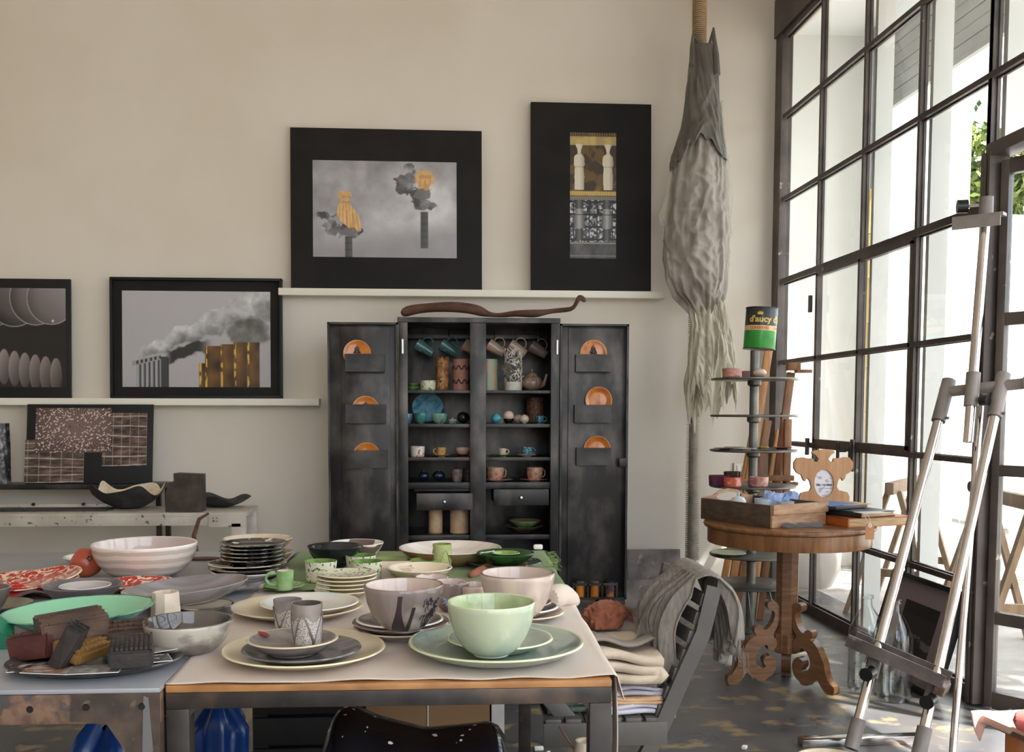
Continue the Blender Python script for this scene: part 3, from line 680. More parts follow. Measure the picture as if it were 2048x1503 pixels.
# bentwood stand with small plate seen beyond the big bowl
p = onY(402, 1100, 5.3)
t = thing('plant_stand', 'small dark bentwood stand behind the big pale bowl', 'stand', (p.x, 5.3, 0))
for a in (.5, 2.6, 4.7): obj('leg', MB().tube([(.12*math.cos(a), .12*math.sin(a), 0), (.05*math.cos(a), .05*math.sin(a), .30), (.03*math.cos(a), .03*math.sin(a), .43)], .009, 8), M['branch'], t)
obj('top', MB().lathe([(0, .42), (.08, .42), (.085, .43), (0, .43)], n=24), M['branch'], t)
obj('back_loop', MB().tube([(-.03, .05, .43), (-.05, .06, .54), (-.02, .06, .63), (.03, .06, .66)], [.012, .012, .010, .006], 8), M['branch'], t)

# ------------------------------------------------------------------ vessels
def bowl_prof(R, h, foot, th, k=.6, z0=0.0, footh=.0025, n=14, floor=None):
    """outer wall from the foot ring to the rim, then the inside; materials 0 outside, 1 inside, 2 rim"""
    P = [(0, z0, 0), (foot, z0, 0), (foot, z0+footh, 0)]
    def at(t, R_, f_, zb, zt):
        a = t*PI/2; rc = f_+(R_-f_)*math.sin(a); zc = zb+(zt-zb)*(1-math.cos(a)); rl = f_+(R_-f_)*t; zl = zb+(zt-zb)*t
        return rl+(rc-rl)*k, zl+(zc-zl)*k
    for i in range(n+1):
        r, z = at(i/n, R, foot, z0+footh, z0+h); P.append((r, z, 0))
    P[-1] = (P[-1][0], P[-1][1], 2)
    P.append((R-th*.25, z0+h+th*.35, 2)); P.append((R-th*.8, z0+h+th*.2, 1))
    zf = z0+footh+th if floor is None else floor
    for i in range(n-1, -1, -1):
        r, z = at(i/n, R-th, max(foot-th*.6, .004), zf, z0+h); P.append((r, z, 1))
    P.append((0, zf, 1)); return P
def plate_prof(R, h, th=.005, well=.62, z0=0.0):
    w = R*well
    P = [(0, z0, 0), (w*.86, z0, 0), (w*.9, z0+.004, 0), (w*1.03, z0+.005, 0)]
    for t in (.2, .4, .6, .8, 1.0): P.append((w*1.03+(R-w*1.03)*t, z0+.005+(h-.005)*t**1.35, 0))
    P[-1] = (R, z0+h, 2); P.append((R-th*.3, z0+h+th*.5, 2)); P.append((R-th, z0+h+th*.45, 1))
    for t in (.8, .6, .4, .2, 0): P.append((w+(R-th-w)*t, z0+.005+th+(h-.005-th*.55)*t**1.35, 1))
    P += [(w*.9, z0+.004+th, 1), (0, z0+.004+th, 1)]; return P
def cup_prof(R, h, Rb, th=.004, z0=0.0, n=6, belly=0.0):
    P = [(0, z0, 0), (Rb*.92, z0, 0)]
    for i in range(n+1):
        t = i/n; P.append((Rb+(R-Rb)*t+belly*math.sin(PI*t), z0+.003+(h-.003)*t, 0))
    P[-1] = (R, z0+h, 2); P.append((R-th, z0+h, 1))
    for i in range(n, -1, -1):
        t = i/n; P.append((max(.003, Rb+(R-Rb)*t+belly*math.sin(PI*t)-th), z0+th+.003+(h-th-.006)*t, 1))
    P.append((0, z0+th+.003, 1)); return P
def handle_mb(R0, z0, R1, z1, out, r=.005, flat=1.0):
    pts = []
    for i in range(11):
        t = i/10; a = PI*(t-.5); zc = (z0+z1)/2; hz = (z1-z0)/2
        pts.append((R0+(R1-R0)*t-.002+out*math.cos(a)**.8 if math.cos(a) > 0 else R0+(R1-R0)*t-.002, 0, zc+hz*math.sin(a)))
    return MB().tube(pts, r, 8)
def vessel(name, label, cat, X, Y, z, prof, mats, n=48, sx=1, rz=0, group=None, handle=None, tilt=None, hm=None):
    mats = list(mats); 
    while len(mats) < 3: mats.append(mats[-1] if len(mats) > 1 else mats[0])
    if handle is None:
        return obj(name, MB().lathe(prof, n=n, sx=sx), mats, label=label, cat=cat, loc=(X, Y, z), rot=tilt or (0, 0, rz), group=group, sharp=50)
    t = thing(name, label, cat, (X, Y, z), rz, group, rot=tilt)
    obj('body', MB().lathe(prof, n=n, sx=sx), mats, t, sharp=50)
    obj('handle', handle_mb(*handle), hm or mats[0], t); return t
def place(x1, x2, yc, zrim):
    """pixel extents of a horizontal round rim -> centre and radius on the plane z = zrim"""
    p = onZ((x1+x2)/2, yc, zrim); return p.x, p.y, (x2-x1)/2*depth(p)/FPX

G = {}
G['orange'] = glaze('orange_slip', (206, 126, 52), (188, 104, 40), scale=14, rough=.1)
G['orangerim'] = glaze('orange_rim', (196, 134, 84), rough=.15)
G['orangedecor'] = glaze('dark_slip_decor', (70, 40, 22), rough=.2)
G['tealmug'] = glaze('teal_streaked_glaze', (86, 126, 124), (62, 98, 100), scale=40, stretch=(3, 3, .6), rough=.12, c3=(126, 150, 140), scale3=60, lo3=.64, hi3=.7)
G['pinkmug'] = glaze('dusty_pink_glaze', (196, 148, 136), (178, 160, 140), scale=14, rough=.12)
G['mauvemug'] = glaze('dim_mauve_glaze', (122, 104, 96), rough=.2)
G['green'] = glaze('leaf_green_glaze', (140, 166, 104), (108, 138, 76), scale=40, rough=.14)
G['greenwhite'] = glaze('green_speckled_white', (206, 204, 176), (86, 128, 66), scale=60, lo=.54, hi=.60, rough=.16)
G['greenin'] = glaze('bright_green_inside', (126, 158, 88), (82, 114, 58), scale=20, rough=.12)
G['lace'] = pm('lace_porcelain', (222, 214, 204), (206, 196, 184), scale=40, rough=.5)
G['pierced'] = pm('ochre_textured_clay', (178, 128, 74), (128, 76, 44), scale=26, lo=.42, hi=.6, rough=.5, bump=.8, bscale=70, c3=(206, 160, 92), scale3=60, lo3=.6, hi3=.66)
G['pinkclay'] = pm('matt_pink_clay', (176, 124, 106), (166, 114, 98), scale=20, rough=.6)
G['ink'] = pm('dark_slip_line', (58, 50, 54), rough=.5)
G['sage'] = glaze('sage_orange_drip', (136, 146, 120), (194, 130, 92), scale=9, lo=.52, hi=.56, distort=1.5, rough=.3)
G['teapot'] = glaze('rosy_teapot_glaze', (164, 140, 122), (150, 104, 90), scale=16, stretch=(5, 5, .7), lo=.5, hi=.62, rough=.14)
G['aqua'] = glaze('aqua_swirl', (128, 178, 196), (72, 132, 160), scale=9, lo=.42, hi=.62, distort=2, rough=.08, c3=(40, 92, 118), scale3=14, lo3=.66, hi3=.68)
G['celadon'] = glaze('teal_celadon', (72, 140, 128), (56, 112, 104), scale=30, rough=.1)
G['celadon2'] = glaze('brown_teal_streaks', (126, 158, 140), (92, 146, 138), scale=12, stretch=(3, 3, .4), rough=.1, c3=(110, 92, 70), scale3=16, lo3=.6, hi3=.68)
G['blackgl'] = glaze('black_glaze', (28, 28, 30), rough=.12)
G['navy'] = glaze('midnight_blue_glaze', (34, 62, 82), (54, 92, 110), scale=30, rough=.12)
G['turq'] = glaze('turquoise_glaze', (78, 166, 176), (58, 138, 152), scale=20, rough=.08)
G['ivory'] = glaze('ivory_glaze', (206, 190, 168), (196, 176, 152), scale=20, rough=.16)
G['ivoryblush'] = glaze('ivory_blush', (214, 192, 170), (206, 174, 154), scale=12, rough=.14)
G['canister'] = pm('carved_brown_clay', (128, 88, 64), (88, 58, 42), scale=60, lo=.42, hi=.56, rough=.5, bump=.8, bscale=90)
G['whitered'] = glaze('white_red_strokes', (222, 210, 198), (158, 92, 82), scale=26, lo=.58, hi=.61, distort=1.0, rough=.14)
G['mustard'] = glaze('mustard_spots', (190, 152, 88), (112, 76, 40), scale=60, lo=.60, hi=.64, rough=.16)
G['saucerpeach'] = glaze('peach_saucer', (196, 146, 106), rough=.16)
G['red'] = glaze('red_brown_glaze', (150, 62, 36), (116, 44, 26), scale=30, rough=.1)
G['bluedecor'] = glaze('blue_pattern', (122, 160, 170), (44, 92, 116), scale=90, lo=.46, hi=.54, rough=.12)
G['irid'] = glaze('iridescent_blue_black', (70, 88, 104), (44, 54, 66), scale=12, rough=.14, metal=.7)
G['mauvetumbler'] = glaze('mauve_tumbler', (142, 120, 114), (110, 92, 88), scale=40, rough=.2)
G['pinkcup'] = glaze('rosy_beige_glaze', (186, 148, 126), (158, 108, 88), scale=40, lo=.5, hi=.62, rough=.1)
G['embossed'] = pm('embossed_cream_clay', (204, 172, 136), (192, 158, 122), scale=20, rough=.6, bump=1.0, bscale=70)

# ------------------------------------------------------------------ black steel cabinet
CF = 6.0; cabx0, cabx1, cabz = -.185, .772, 1.755
cab = thing('cabinet', 'open black steel cabinet filled with small ceramics against the back wall', 'cabinet', ((cabx0+cabx1)/2, 6.22, 0))
ccx = cab.location.x
def cb(x0, x1, y0, y1, z0, z1, name, mat=None, bev=.002, parent=None, **k):
    return obj(name, MB().box(((x0+x1)/2-ccx, (y0+y1)/2-6.22, (z0+z1)/2), (x1-x0, y1-y0, z1-z0), bev=bev), mat or M['black'], parent or cab, **k)
cb(cabx0, cabx1, 6.44, 6.45, .09, cabz, 'back_panel', M['blackpanel'])
cb(cabx0, cabx0+.012, CF, 6.44, .09, cabz, 'side_panel'); cb(cabx1-.012, cabx1, CF, 6.44, .09, cabz, 'side_panel')
cb(cabx0-.008, cabx1+.008, CF-.01, 6.45, cabz-.03, cabz, 'top_panel', M['blackpanel'])
cb(cabx0, cabx1, CF, 6.44, .08, .12, 'base_panel')
cb(cabx0, -.132, CF-.006, CF+.02, .09, cabz-.03, 'stile', M['blackpanel']); cb(.724, cabx1, CF-.006, CF+.02, .09, cabz-.03, 'stile', M['blackpanel'])
cb(.238, .334, CF-.008, CF+.012, .09, cabz-.031, 'centre_post', M['blackpanel'])
cb(.274, .298, CF+.012, 6.44, .09, cabz-.03, 'divider')
SH = [1.325, 1.124, .923, .772, .453]
for z, th in zip(SH, (.018, .022, .022, .040, .030)):
    cb(cabx0+.012, .274, CF+.012, 6.44, z-th, z, 'shelf'); cb(.298, cabx1-.012, CF+.012, 6.44, z-th, z, 'shelf')
hk = cb(cabx0+.012, cabx1-.012, 6.36, 6.372, 1.655, 1.685, 'hook_rail')
for px in (851, 898, 942, 989, 1033, 1076):
    X = onY(px, 665, 6.3).x-ccx; obj('hook', MB().tube([(X, .14, 1.69), (X, .09, 1.70), (X, .075, 1.665), (X, .085, 1.632), (X, .10, 1.645)], .0028, 6), M['steel'], cab)
for x in (cabx0+.01, cabx1-.012):
    for z in (1.54, .22): obj('hinge', MB().lathe([(0, 0), (.009, 0), (.009, .085), (0, .085)], c=(x-ccx+.012 if x < 0 else x-ccx-.0, CF-.012-6.22, z), n=12), M['steel'], cab)
for (x0, x1, z1, z0) in ((833, 945, 986, 1019), (987, 1097, 978, 1010)):
    a, b = onY(x0, z1, 5.965), onY(x1, z0, 5.965)
    d = cb(a.x, b.x, 5.955, 5.972, b.z, a.z, 'drawer', M['blackpanel'])
    m = MB(); m.box(((a.x+b.x)/2-ccx, 6.15-6.22, (a.z+b.z)/2-.01), (b.x-a.x-.02, .34, .006)); 
    for x in (a.x+.008, b.x-.008): m.box((x-ccx, 6.15-6.22, (a.z+b.z)/2), (.004, .34, a.z-b.z-.02))
    obj('drawer_box', m, M['black'], d)
    obj('knob', MB().lathe([(0, .022), (.008, .021), (.012, .015), (.012, .010), (.005, .005), (.005, 0), (0, 0)], n=16), M['steel'], d, loc=((a.x+b.x)/2-ccx, 5.956-6.22, (a.z+b.z)/2), rot=(PI/2, 0, 0))
    # the slide carcass over the drawer
    cb(a.x-.015, b.x+.015, CF+.03, 6.43, a.z+.005, a.z+.02, 'drawer_guide')
for x in (cabx0+.08, cabx1-.08):
    for y in (6.06, 6.38): obj('caster', MB().lathe([(0, -.012), (.03, -.012), (.034, -.006), (.034, .006), (.03, .012), (0, .012)], n=20), M['knob'], cab, loc=(x-ccx, y-6.22, .036), rot=(0, PI/2, 0))
def door(x0, x1, px0, px1, pockets):
    z0, z1 = .056, 1.722; xm = (x0+x1)/2
    d = cb(x0, x1, 6.02, 6.03, z0, z1, 'door', M['blackpanel'])
    m = MB()
    for (a, b, c, e) in ((x0, x0+.012, z0, z1), (x1-.012, x1, z0, z1)): m.box(((a+b)/2-ccx, 6.0-6.22, (c+e)/2), (b-a, .045, e-c))
    for (c, e) in ((z0, z0+.012), (z1-.012, z1)): m.box((xm-ccx, 6.0-6.22, (c+e)/2), (x1-x0, .045, e-c))
    obj('door_rim', m, M['black'], d)
    a, b = onY(px0, 700, 6.0).x, onY(px1, 700, 6.0).x
    obj('door_panel', MB().box(((a+b)/2-ccx, 6.006-6.22, (z0+z1)/2), (b-a, .014, z1-z0-.05), bev=.002), M['blackpanel'], d)
    for (q0, q1, t, u) in pockets:
        A, B = onY(q0, t, 5.95), onY(q1, u, 5.95); w, h = B.x-A.x, A.z-B.z; cx, cz = (A.x+B.x)/2-ccx, (A.z+B.z)/2
        m = MB(); m.box((cx, 5.947-6.22, cz), (w, .004, h)); m.box((cx, 5.972-6.22, cz-h/2+.002), (w, .05, .004))
        for s in (-1, 1): m.box((cx+s*(w/2-.002), 5.972-6.22, cz), (.004, .05, h))
        obj('pocket', m, M['black'], d)
    return d
LP = ((690, 769, 707, 743), (691, 772, 808, 846), (694, 775, 900, 936))
RP = ((1152, 1223, 708, 743), (1149, 1222, 809, 845), (1153, 1222, 895, 930))
dl = door(-.603, -.19, 682, 780, LP); d2 = door(.778, 1.193, 1137, 1233, RP)
obj('catch', MB().box((1.165-ccx, 5.982-6.22, .89), (.05, .012, .055), bev=.003), M['black'], d2)
obj('caster', MB().lathe([(0, -.012), (.026, -.012), (.028, 0), (.026, .012), (0, .012)], n=20), M['knob'], cab, loc=(1.02-ccx, 6.0-6.22, .028), rot=(0, PI/2, 0))
obj('caster', MB().lathe([(0, -.015), (.016, -.012), (.019, 0), (.016, .012), (0, .015)], n=16), M['steel'], cab, loc=(1.10-ccx, 5.99-6.22, .036), rot=(0, PI/2, 0))
# jar rack on the right door
A, B = onY(1147, 1162, 5.94), onY(1234, 1197, 5.94)
m = MB(); w = B.x-A.x; cx = (A.x+B.x)/2-ccx
for z in (B.z+.004, A.z-.02): m.box((cx, 5.945-6.22, z), (w, .008, .014))
m.box((cx, 5.975-6.22, B.z), (w, .07, .006))
for k in range(4): m.box((cx-w/2+w*k/3, 5.945-6.22, (A.z+B.z)/2-.005), (.008, .008, A.z-B.z-.01))
obj('jar_rack', m, M['black'], d2)
spice = [pm('orange_spice', (206, 128, 44), rough=.4), pm('amber_spice', (190, 112, 40), rough=.4), pm('purple_orange_spice', (70, 46, 66), (196, 120, 50), scale=10, lo=.45, hi=.55, rough=.4)]
for k, (px, lab) in enumerate(((1160, 'first orange jar in the low rack of the right cabinet door'), (1189, 'middle amber jar in the low rack of the right cabinet door'), (1219, 'purple topped jar in the low rack of the right cabinet door'))):
    p = onY(px, 1188, 5.975); t = thing('spice_jar', lab, 'jar', (p.x, 5.975, B.z+.004), group='jars in the cabinet door rack')
    obj('body', MB().lathe(cup_prof(.026, .085, .026), n=24), spice[k], t)
    obj('lid', MB().lathe([(.0, .085), (.028, .085), (.028, .098), (0, .1)], n=24), M['rust'] if k < 2 else M['knob'], t)
# plates in the pockets
PL = [((714, 679), 0, 'orange plate with black scroll in the top pocket of the left door'), ((731, 791), 0, 'orange plate with small tree motif in the middle pocket of the left door'), ((733, 884), 0, 'orange plate low in the bottom pocket of the left door'),
      ((1187, 679), 0, 'orange plate with black scroll in the top pocket of the right door'), ((1197, 773), 0, 'plain orange dish in the middle pocket of the right door'), ((1194, 871), 0, 'plain orange dish in the bottom pocket of the right door')]
for k, ((px, ty), _, lab) in enumerate(PL):
    R = .082; p = onY(px, ty, 5.985); zc = p.z-R
    t = thing('plate', lab, 'plate', (p.x, 5.985, zc), rot=(PI/2-.1, 0, 0), group='orange plates in the cabinet doors')
    obj('body', MB().lathe(plate_prof(R, .014 if k < 4 else .022, z0=-.01), n=40), [G['orange'], G['orange'], G['orangerim']], t)
    if k in (0, 1, 3):
        m = MB()
        for s in (-1, 1):
            for q in range(2): m.tube([(s*(.008+.034*t_*math.cos(4*t_+q)), .006+.034*t_*math.sin(4*t_+q)+.022*q, .004) for t_ in [i/9 for i in range(10)]], [.006, .006, .005, .005, .004, .004, .003, .003, .002, .002], 5)
        m.tube([(0, .0, .004), (0, .05, .004)], .004, 5)
        obj('painted_motif', m, G['orangedecor'], t)
# hanging mugs
def mug(label, px, py, mat, first=None, group='mugs hanging in the cabinet'):
    p = onY(px, py, 6.26)
    t = thing('mug', label, 'mug', (p.x, 6.26, p.z), group=group, rot=(0, math.radians(-58.7), 0))
    obj('body', MB().lathe(cup_prof(.041, .115, .028, z0=-.058), n=32), [mat]*3, t)
    obj('handle', handle_mb(.031, -.035, .039, .035, .042, .0042), mat, t); return t
mug('leftmost teal mug hanging in the cabinet', 849, 697, G['tealmug'])
mug('second teal mug hanging in the cabinet', 898, 697, G['tealmug'])
mug('pink mug hanging behind the left edge of the centre post', 943, 697, G['pinkmug'])
mug('pink mug hanging just right of the centre post', 992, 697, G['pinkmug'])
mug('pink mug hanging behind the white lace vase', 1035, 698, G['pinkmug'])
mug('dim mauve mug hanging in the dark right corner of the cabinet', 1077, 700, G['mauvemug'])
def incab(x1, x2, yb, z, Y=6.17):
    a, b = onY(x1, yb, Y), onY(x2, yb, Y); return (a.x+b.x)/2, Y, z, (b.x-a.x)/2
def pxh(n, Y=6.17): return n*Y/FPX
# top shelf
X, Y, z, R = incab(814, 840, 778, SH[0])
vessel('green_dish', 'small green dish at the left end of the top cabinet shelf', 'dish', X, Y, z, bowl_prof(R, .022, R*.5, .004), [G['green']])
vessel('green_dish', 'flared green dish stacked on the small green dish', 'dish', X+.005, Y, z+.017, bowl_prof(R*1.15, .025, R*.45, .004, k=.2), [G['green']])
X, Y, z, R = incab(840, 872, 779, SH[0], 6.12)
vessel('green_cup', 'low green speckled cup on the top cabinet shelf', 'cup', X, Y, z, cup_prof(R, .06, R*.95), [G['greenwhite'], G['greenin'], G['green']])
X, Y, z, R = incab(872, 897, 779, SH[0])
m = MB()
def piercedfn(u, v): a = 2*PI*u; r = R*(.95+.05*math.sin(11*a+20*v)); return Vector((r*math.cos(a), r*math.sin(a), v*(.195+.012*math.sin(7*a))))
m.grid(piercedfn, 36, 12, 0, True)
t = thing('pierced_vase', 'tall ochre textured vase with pierced holes', 'vase', (X, Y, z)); obj('body', m, G['pierced'], t, solid=.006)
for (a, zz, r) in ((-1.7, .165, .007), (-1.9, .055, .009), (-1.95, .02, .006), (-1.2, .11, .004)): obj('hole', MB().lathe([(0, 0), (r, 0), (r*.8, .002), (0, .002)], n=10), G['ink'], t, loc=((R*1.0)*math.cos(a), R*1.0*math.sin(a), zz), rot=(PI/2, 0, a+PI/2))
X, Y, z, R = incab(906, 939, 779, SH[0])
t = thing('painted_cylinder_vase', 'pink clay cylinder vase with two dark zigzag bands', 'vase', (X, Y, z)); obj('body', MB().lathe(cup_prof(R, .192, R*.98), n=40), [G['pinkclay']]*3, t)
for zz in (.14, .055):
    m = MB(); m.tube([((R+.0005)*math.cos(a), (R+.0005)*math.sin(a), zz+.012*math.sin(9*a)) for a in [2*PI*i/96 for i in range(97)]], .004, 5, cap=False); obj('painted_band', m, G['ink'], t)
X, Y, z, R = incab(958, 995, 779, SH[0])
vessel('sage_vase', 'sage and orange cylinder vase half hidden by the centre post', 'vase', X, Y, z, cup_prof(R, .192, R), [G['sage']])
X, Y, z, R = incab(1009, 1044, 779, SH[0])
t = thing('lace_vase', 'white cylinder vase of porcelain lace with a grey flower', 'vase', (X, Y, z))
obj('base', MB().lathe(cup_prof(R, .055, R), n=40), [G['lace']]*3, t)
m = MB(); R_ = np.random.default_rng(4)
for k in range(280):
    a = R_.random()*2*PI; zz = .05+R_.random()*.20; da = (R_.random()-.5)*1.0; dz = (R_.random()-.5)*.06
    zz2 = min(max(zz+dz, .045), .262)
    m.tube([((R*.97)*math.cos(a+da*q), (R*.97)*math.sin(a+da*q), zz+(zz2-zz)*q) for q in (0, .5, 1)], .0031, 4, cap=False)
obj('lace', m, G['lace'], t, kind='stuff')
m = MB()
for k in range(12):
    a = k*2.4; rr = .012+.0018*k
    m.grid(lambda u, v, a=a, rr=rr: Vector((rr*v*1.4*math.cos(a+(u-.5)*1.1), -.012*v*(1-.4*v), rr*v*1.4*math.sin(a+(u-.5)*1.1))), 5, 4)
obj('flower', m, pm('grey_clay_flower', (104, 98, 84), (80, 74, 64), scale=60, rough=.7), t, loc=(-R*.8, -R*.75, .125), solid=.002)
X, Y, z, R = incab(1046, 1082, 778, SH[0], 6.22)
t = thing('teapot', 'ribbed rosy teapot in the corner of the top cabinet shelf', 'teapot', (X, Y, z))
m = MB()
def potfn(u, v):
    a = 2*PI*u; th = v*PI*.86+.12; r = (.062*math.sin(th)+.004)*(1+.03*math.cos(14*a)); return Vector((r*math.cos(a), r*math.sin(a), .05-.05*math.cos(th)))
m.grid(potfn, 56, 14, 0, True); obj('body', m, G['teapot'], t)
obj('lid', MB().lathe([(0, .094), (.034, .09), (.036, .094), (.03, .106), (.015, .114), (.005, .116), (.004, .122), (.008, .128), (.006, .136), (0, .138)], n=28), G['teapot'], t)
obj('spout', MB().tube([(.05, 0, .03), (.075, 0, .045), (.083, 0, .07), (.092, 0, .105)], [.016, .013, .010, .009], 12), G['teapot'], t)
obj('handle', handle_mb(-.05, .03, -.045, .09, -.035, .006), G['teapot'], t)
# second shelf
X, Y, z, R = incab(823, 888, 846, SH[1], 6.30)
vessel('blue_plate', 'pale blue swirled plate standing upright on the second cabinet shelf', 'plate', X, 6.30, z+.098, plate_prof(.099, .016, z0=-.01), [G['aqua']], tilt=(PI/2-.42, 0, 0), n=72)
X, Y, z, R = incab(809, 822, 847, SH[1]); vessel('blue_cup', 'blue cup peeping out behind the left cabinet stile', 'cup', X, Y, z, cup_prof(R*1.4, .06, R, belly=.006), [G['aqua']])
X, Y, z, R = incab(828, 854, 848, SH[1], 6.10); vessel('teal_bowl', 'small teal bowl in front of the blue plate', 'bowl', X, Y, z, bowl_prof(R, .062, R*.45, .004, k=.9), [G['celadon']])
X, Y, z, R = incab(863, 895, 848, SH[1], 6.10); vessel('streaked_bowl', 'small bowl with teal and brown streaks on the second cabinet shelf', 'bowl', X, Y, z, bowl_prof(R, .06, R*.5, .004, k=.9), [G['celadon2']])
X, Y, z, R = incab(896, 914, 847, SH[1], 6.12); t = thing('lidded_box', 'tiny grey lidded box between the bowls and the black jar', 'box', (X, Y, z)); obj('body', MB().lathe(cup_prof(R, .02, R*.9), n=24), [G['celadon2']]*3, t); obj('lid', MB().lathe([(0, .02), (R*1.05, .02), (R*.9, .026), (.004, .03), (.004, .036), (0, .037)], n=24), G['ivory'], t)
def ball(name, label, x1, x2, yb, zz, mat, Y=6.14, k=.92, cat='jar', hole=True):
    X, Y, z, R = incab(x1, x2, yb, zz, Y)
    t = thing(name, label, cat, (X, Y, z))
    P = [(0, 0), (R*.35, 0)]+[(R*math.sin(th), R*k*(1-math.cos(th))+.002) for th in [.45+.13*i for i in range(18)]]
    obj('body', MB().lathe(P+[(R*.12, P[-1][1]-.003), (0, P[-1][1]-.006)], n=32), mat, t)
    obj('collar', MB().lathe([(R*.13, R*k*2-.006), (R*.17, R*k*2), (R*.13, R*k*2+.004), (R*.1, R*k*2-.002)], n=16), mat, t); return t
ball('round_jar', 'round black jar on the second cabinet shelf', 914, 939, 847, SH[1], G['blackgl'])
ball('round_jar', 'midnight blue round jar beside the centre post', 938, 960, 847, SH[1], G['navy'], Y=6.18)
ball('round_vase', 'turquoise ball vase on the second cabinet shelf', 982, 1003, 848, SH[1], G['turq'], Y=6.08)
X, Y, z, R = incab(1006, 1028, 848, SH[1], 6.10); vessel('black_cup', 'small black cup carrying an ivory egg', 'cup', X, Y, z, bowl_prof(R*.95, .03, R*.5, .003), [G['blackgl']])
obj('egg', MB().lathe([(0, 0)]+[(R*math.sin(a), R*.95*(1-math.cos(a))) for a in [PI*i/14 for i in range(1, 14)]]+[(0, R*1.9)], n=28), G['ivoryblush'], label='ivory blush egg resting in the small black cup', cat='egg', loc=(X, Y, z+.016))
X, Y, z, R = incab(1026, 1047, 846, SH[1], 6.2); obj('egg', MB().lathe([(0, 0)]+[(R*math.sin(a), R*.85*(1-math.cos(a))) for a in [PI*i/14 for i in range(1, 14)]]+[(0, R*1.7)], n=28), G['ivory'], label='dull ivory egg behind the black cup and the cream ball', cat='egg', loc=(X, Y, z))
ball('round_vase', 'cream ball vase beside the blue cup on the second shelf', 1039, 1058, 848, SH[1], G['ivory'], Y=6.08)
X, Y, z, R = incab(1052, 1088, 842, SH[1], 6.3); t = thing('canister', 'tall carved brown canister at the back of the second shelf', 'canister', (X, Y, z)); obj('body', MB().lathe(cup_prof(R, .145, R*.96), n=36), [G['canister']]*3, t); obj('lid', MB().lathe([(0, .146), (R*1.06, .146), (R*1.06, .16), (0, .164)], n=36), G['canister'], t)
obj('flat_dish', MB().box((0, 0, .035), (.09, .05, .006), bev=.002).box((0, 0, .016), (.05, .03, .032)), G['ivory'], label='pale flat dish on a foot behind the turquoise ball vase', cat='dish', loc=(onY(1002, 840, 6.3).x, 6.3, SH[1]))
def cupsaucer(lab1, lab2, x1, x2, s1, s2, yb, zz, hc, mc, ms, Y=6.10, side=1, belly=0):
    X, Y, z, R = incab(s1, s2, yb, zz, Y)
    vessel('saucer', lab2, 'saucer', X, Y, z, plate_prof(R, .012, .003, .5), [ms])
    a, b = onY(x1, yb, Y), onY(x2, yb, Y); r = (b.x-a.x)/2
    return vessel('cup', lab1, 'cup', (a.x+b.x)/2, Y, z+.008, cup_prof(r, hc, r*.8, .003, belly=belly), [mc], handle=(r*.85*side, hc*.2, r*side, hc*.85, .018*side, .0032))
cupsaucer('small blue cup at the right end of the second shelf', 'saucer under the small blue cup at the right of the second shelf', 1071, 1089, 1061, 1099, 847, SH[1], .04, G['bluedecor'], G['bluedecor'])
# third shelf
X, Y, z, R = incab(820, 850, 915, SH[2], 6.09); vessel('cup', 'white cup with red brush strokes at the left of the third shelf', 'cup', X, Y, z, cup_prof(R, .064, R*.9), [G['whitered'], G['ivory'], G['ivory']])
cupsaucer('mustard spotted cup on the third cabinet shelf', 'peach saucer under the mustard cup', 873, 893, 866, 901, 915, SH[2], .048, G['mustard'], G['saucerpeach'], side=-1)
X, Y, z, R = incab(910, 944, 914, SH[2], 6.16); vessel('saucer', 'dark red saucer under the pale pink bowl', 'saucer', X, Y, z, plate_prof(R*1.12, .012, .003, .5), [G['red']])
vessel('bowl', 'pale pink bowl on a red saucer on the third shelf', 'bowl', X, Y, z+.008, bowl_prof(R*.92, .045, R*.45, .004, k=.8), [G['ivoryblush']])
X, Y, z, R = incab(935, 956, 916, SH[2], 6.07); vessel('cup', 'little red brown cup next to the centre post', 'cup', X, Y, z, cup_prof(R, .036, R*.8), [G['red']])
X, Y, z, R = incab(957, 986, 914, SH[2], 6.12); vessel('dish', 'green dish just right of the centre post on the third shelf', 'dish', X, Y, z, plate_prof(R, .016, .003, .5), [G['green']])
cupsaucer('cream cup with dark handle on the third shelf', 'green saucer under the cream cup', 997, 1013, 990, 1021, 914, SH[2], .042, G['ivory'], G['green'])
cupsaucer('blue patterned cup on the third shelf', 'white saucer under the blue patterned cup', 1043, 1066, 1034, 1074, 914, SH[2], .05, G['bluedecor'], G['ivory'])
# fourth shelf
ball('iridescent_ball', 'left of two iridescent blue balls on the fourth shelf', 837, 858, 963, SH[3], G['irid'], k=.9, cat='ornament')
ball('iridescent_ball', 'right of two iridescent blue balls on the fourth shelf', 865, 890, 964, SH[3], G['irid'], k=.8, cat='ornament')
X, Y, z, R = incab(903, 926, 964, SH[3], 6.1); vessel('tumbler', 'pale mauve tumbler on the fourth cabinet shelf', 'tumbler', X, Y, z, cup_prof(R, .074, R*.8), [G['mauvetumbler']])
X, Y, z, R = incab(925, 949, 964, SH[3], 6.14); vessel('tumbler', 'dark brown tumbler next to the centre post', 'tumbler', X, Y, z, cup_prof(R, .074, R*.85), [pm('dark_brown_tumbler', (74, 66, 60), (54, 48, 44), scale=40, rough=.2)])
cupsaucer('speckled rosy teacup right of the centre post', 'rosy saucer under the speckled teacup', 973, 1008, 962, 1025, 963, SH[3], .078, G['pinkcup'], G['pinkcup'], belly=.004)
cupsaucer('plain rosy teacup at the right of the fourth shelf', 'rosy saucer under the plain rosy teacup', 1053, 1086, 1040, 1096, 962, SH[3], .076, G['pinkcup'], G['pinkcup'], belly=.004)
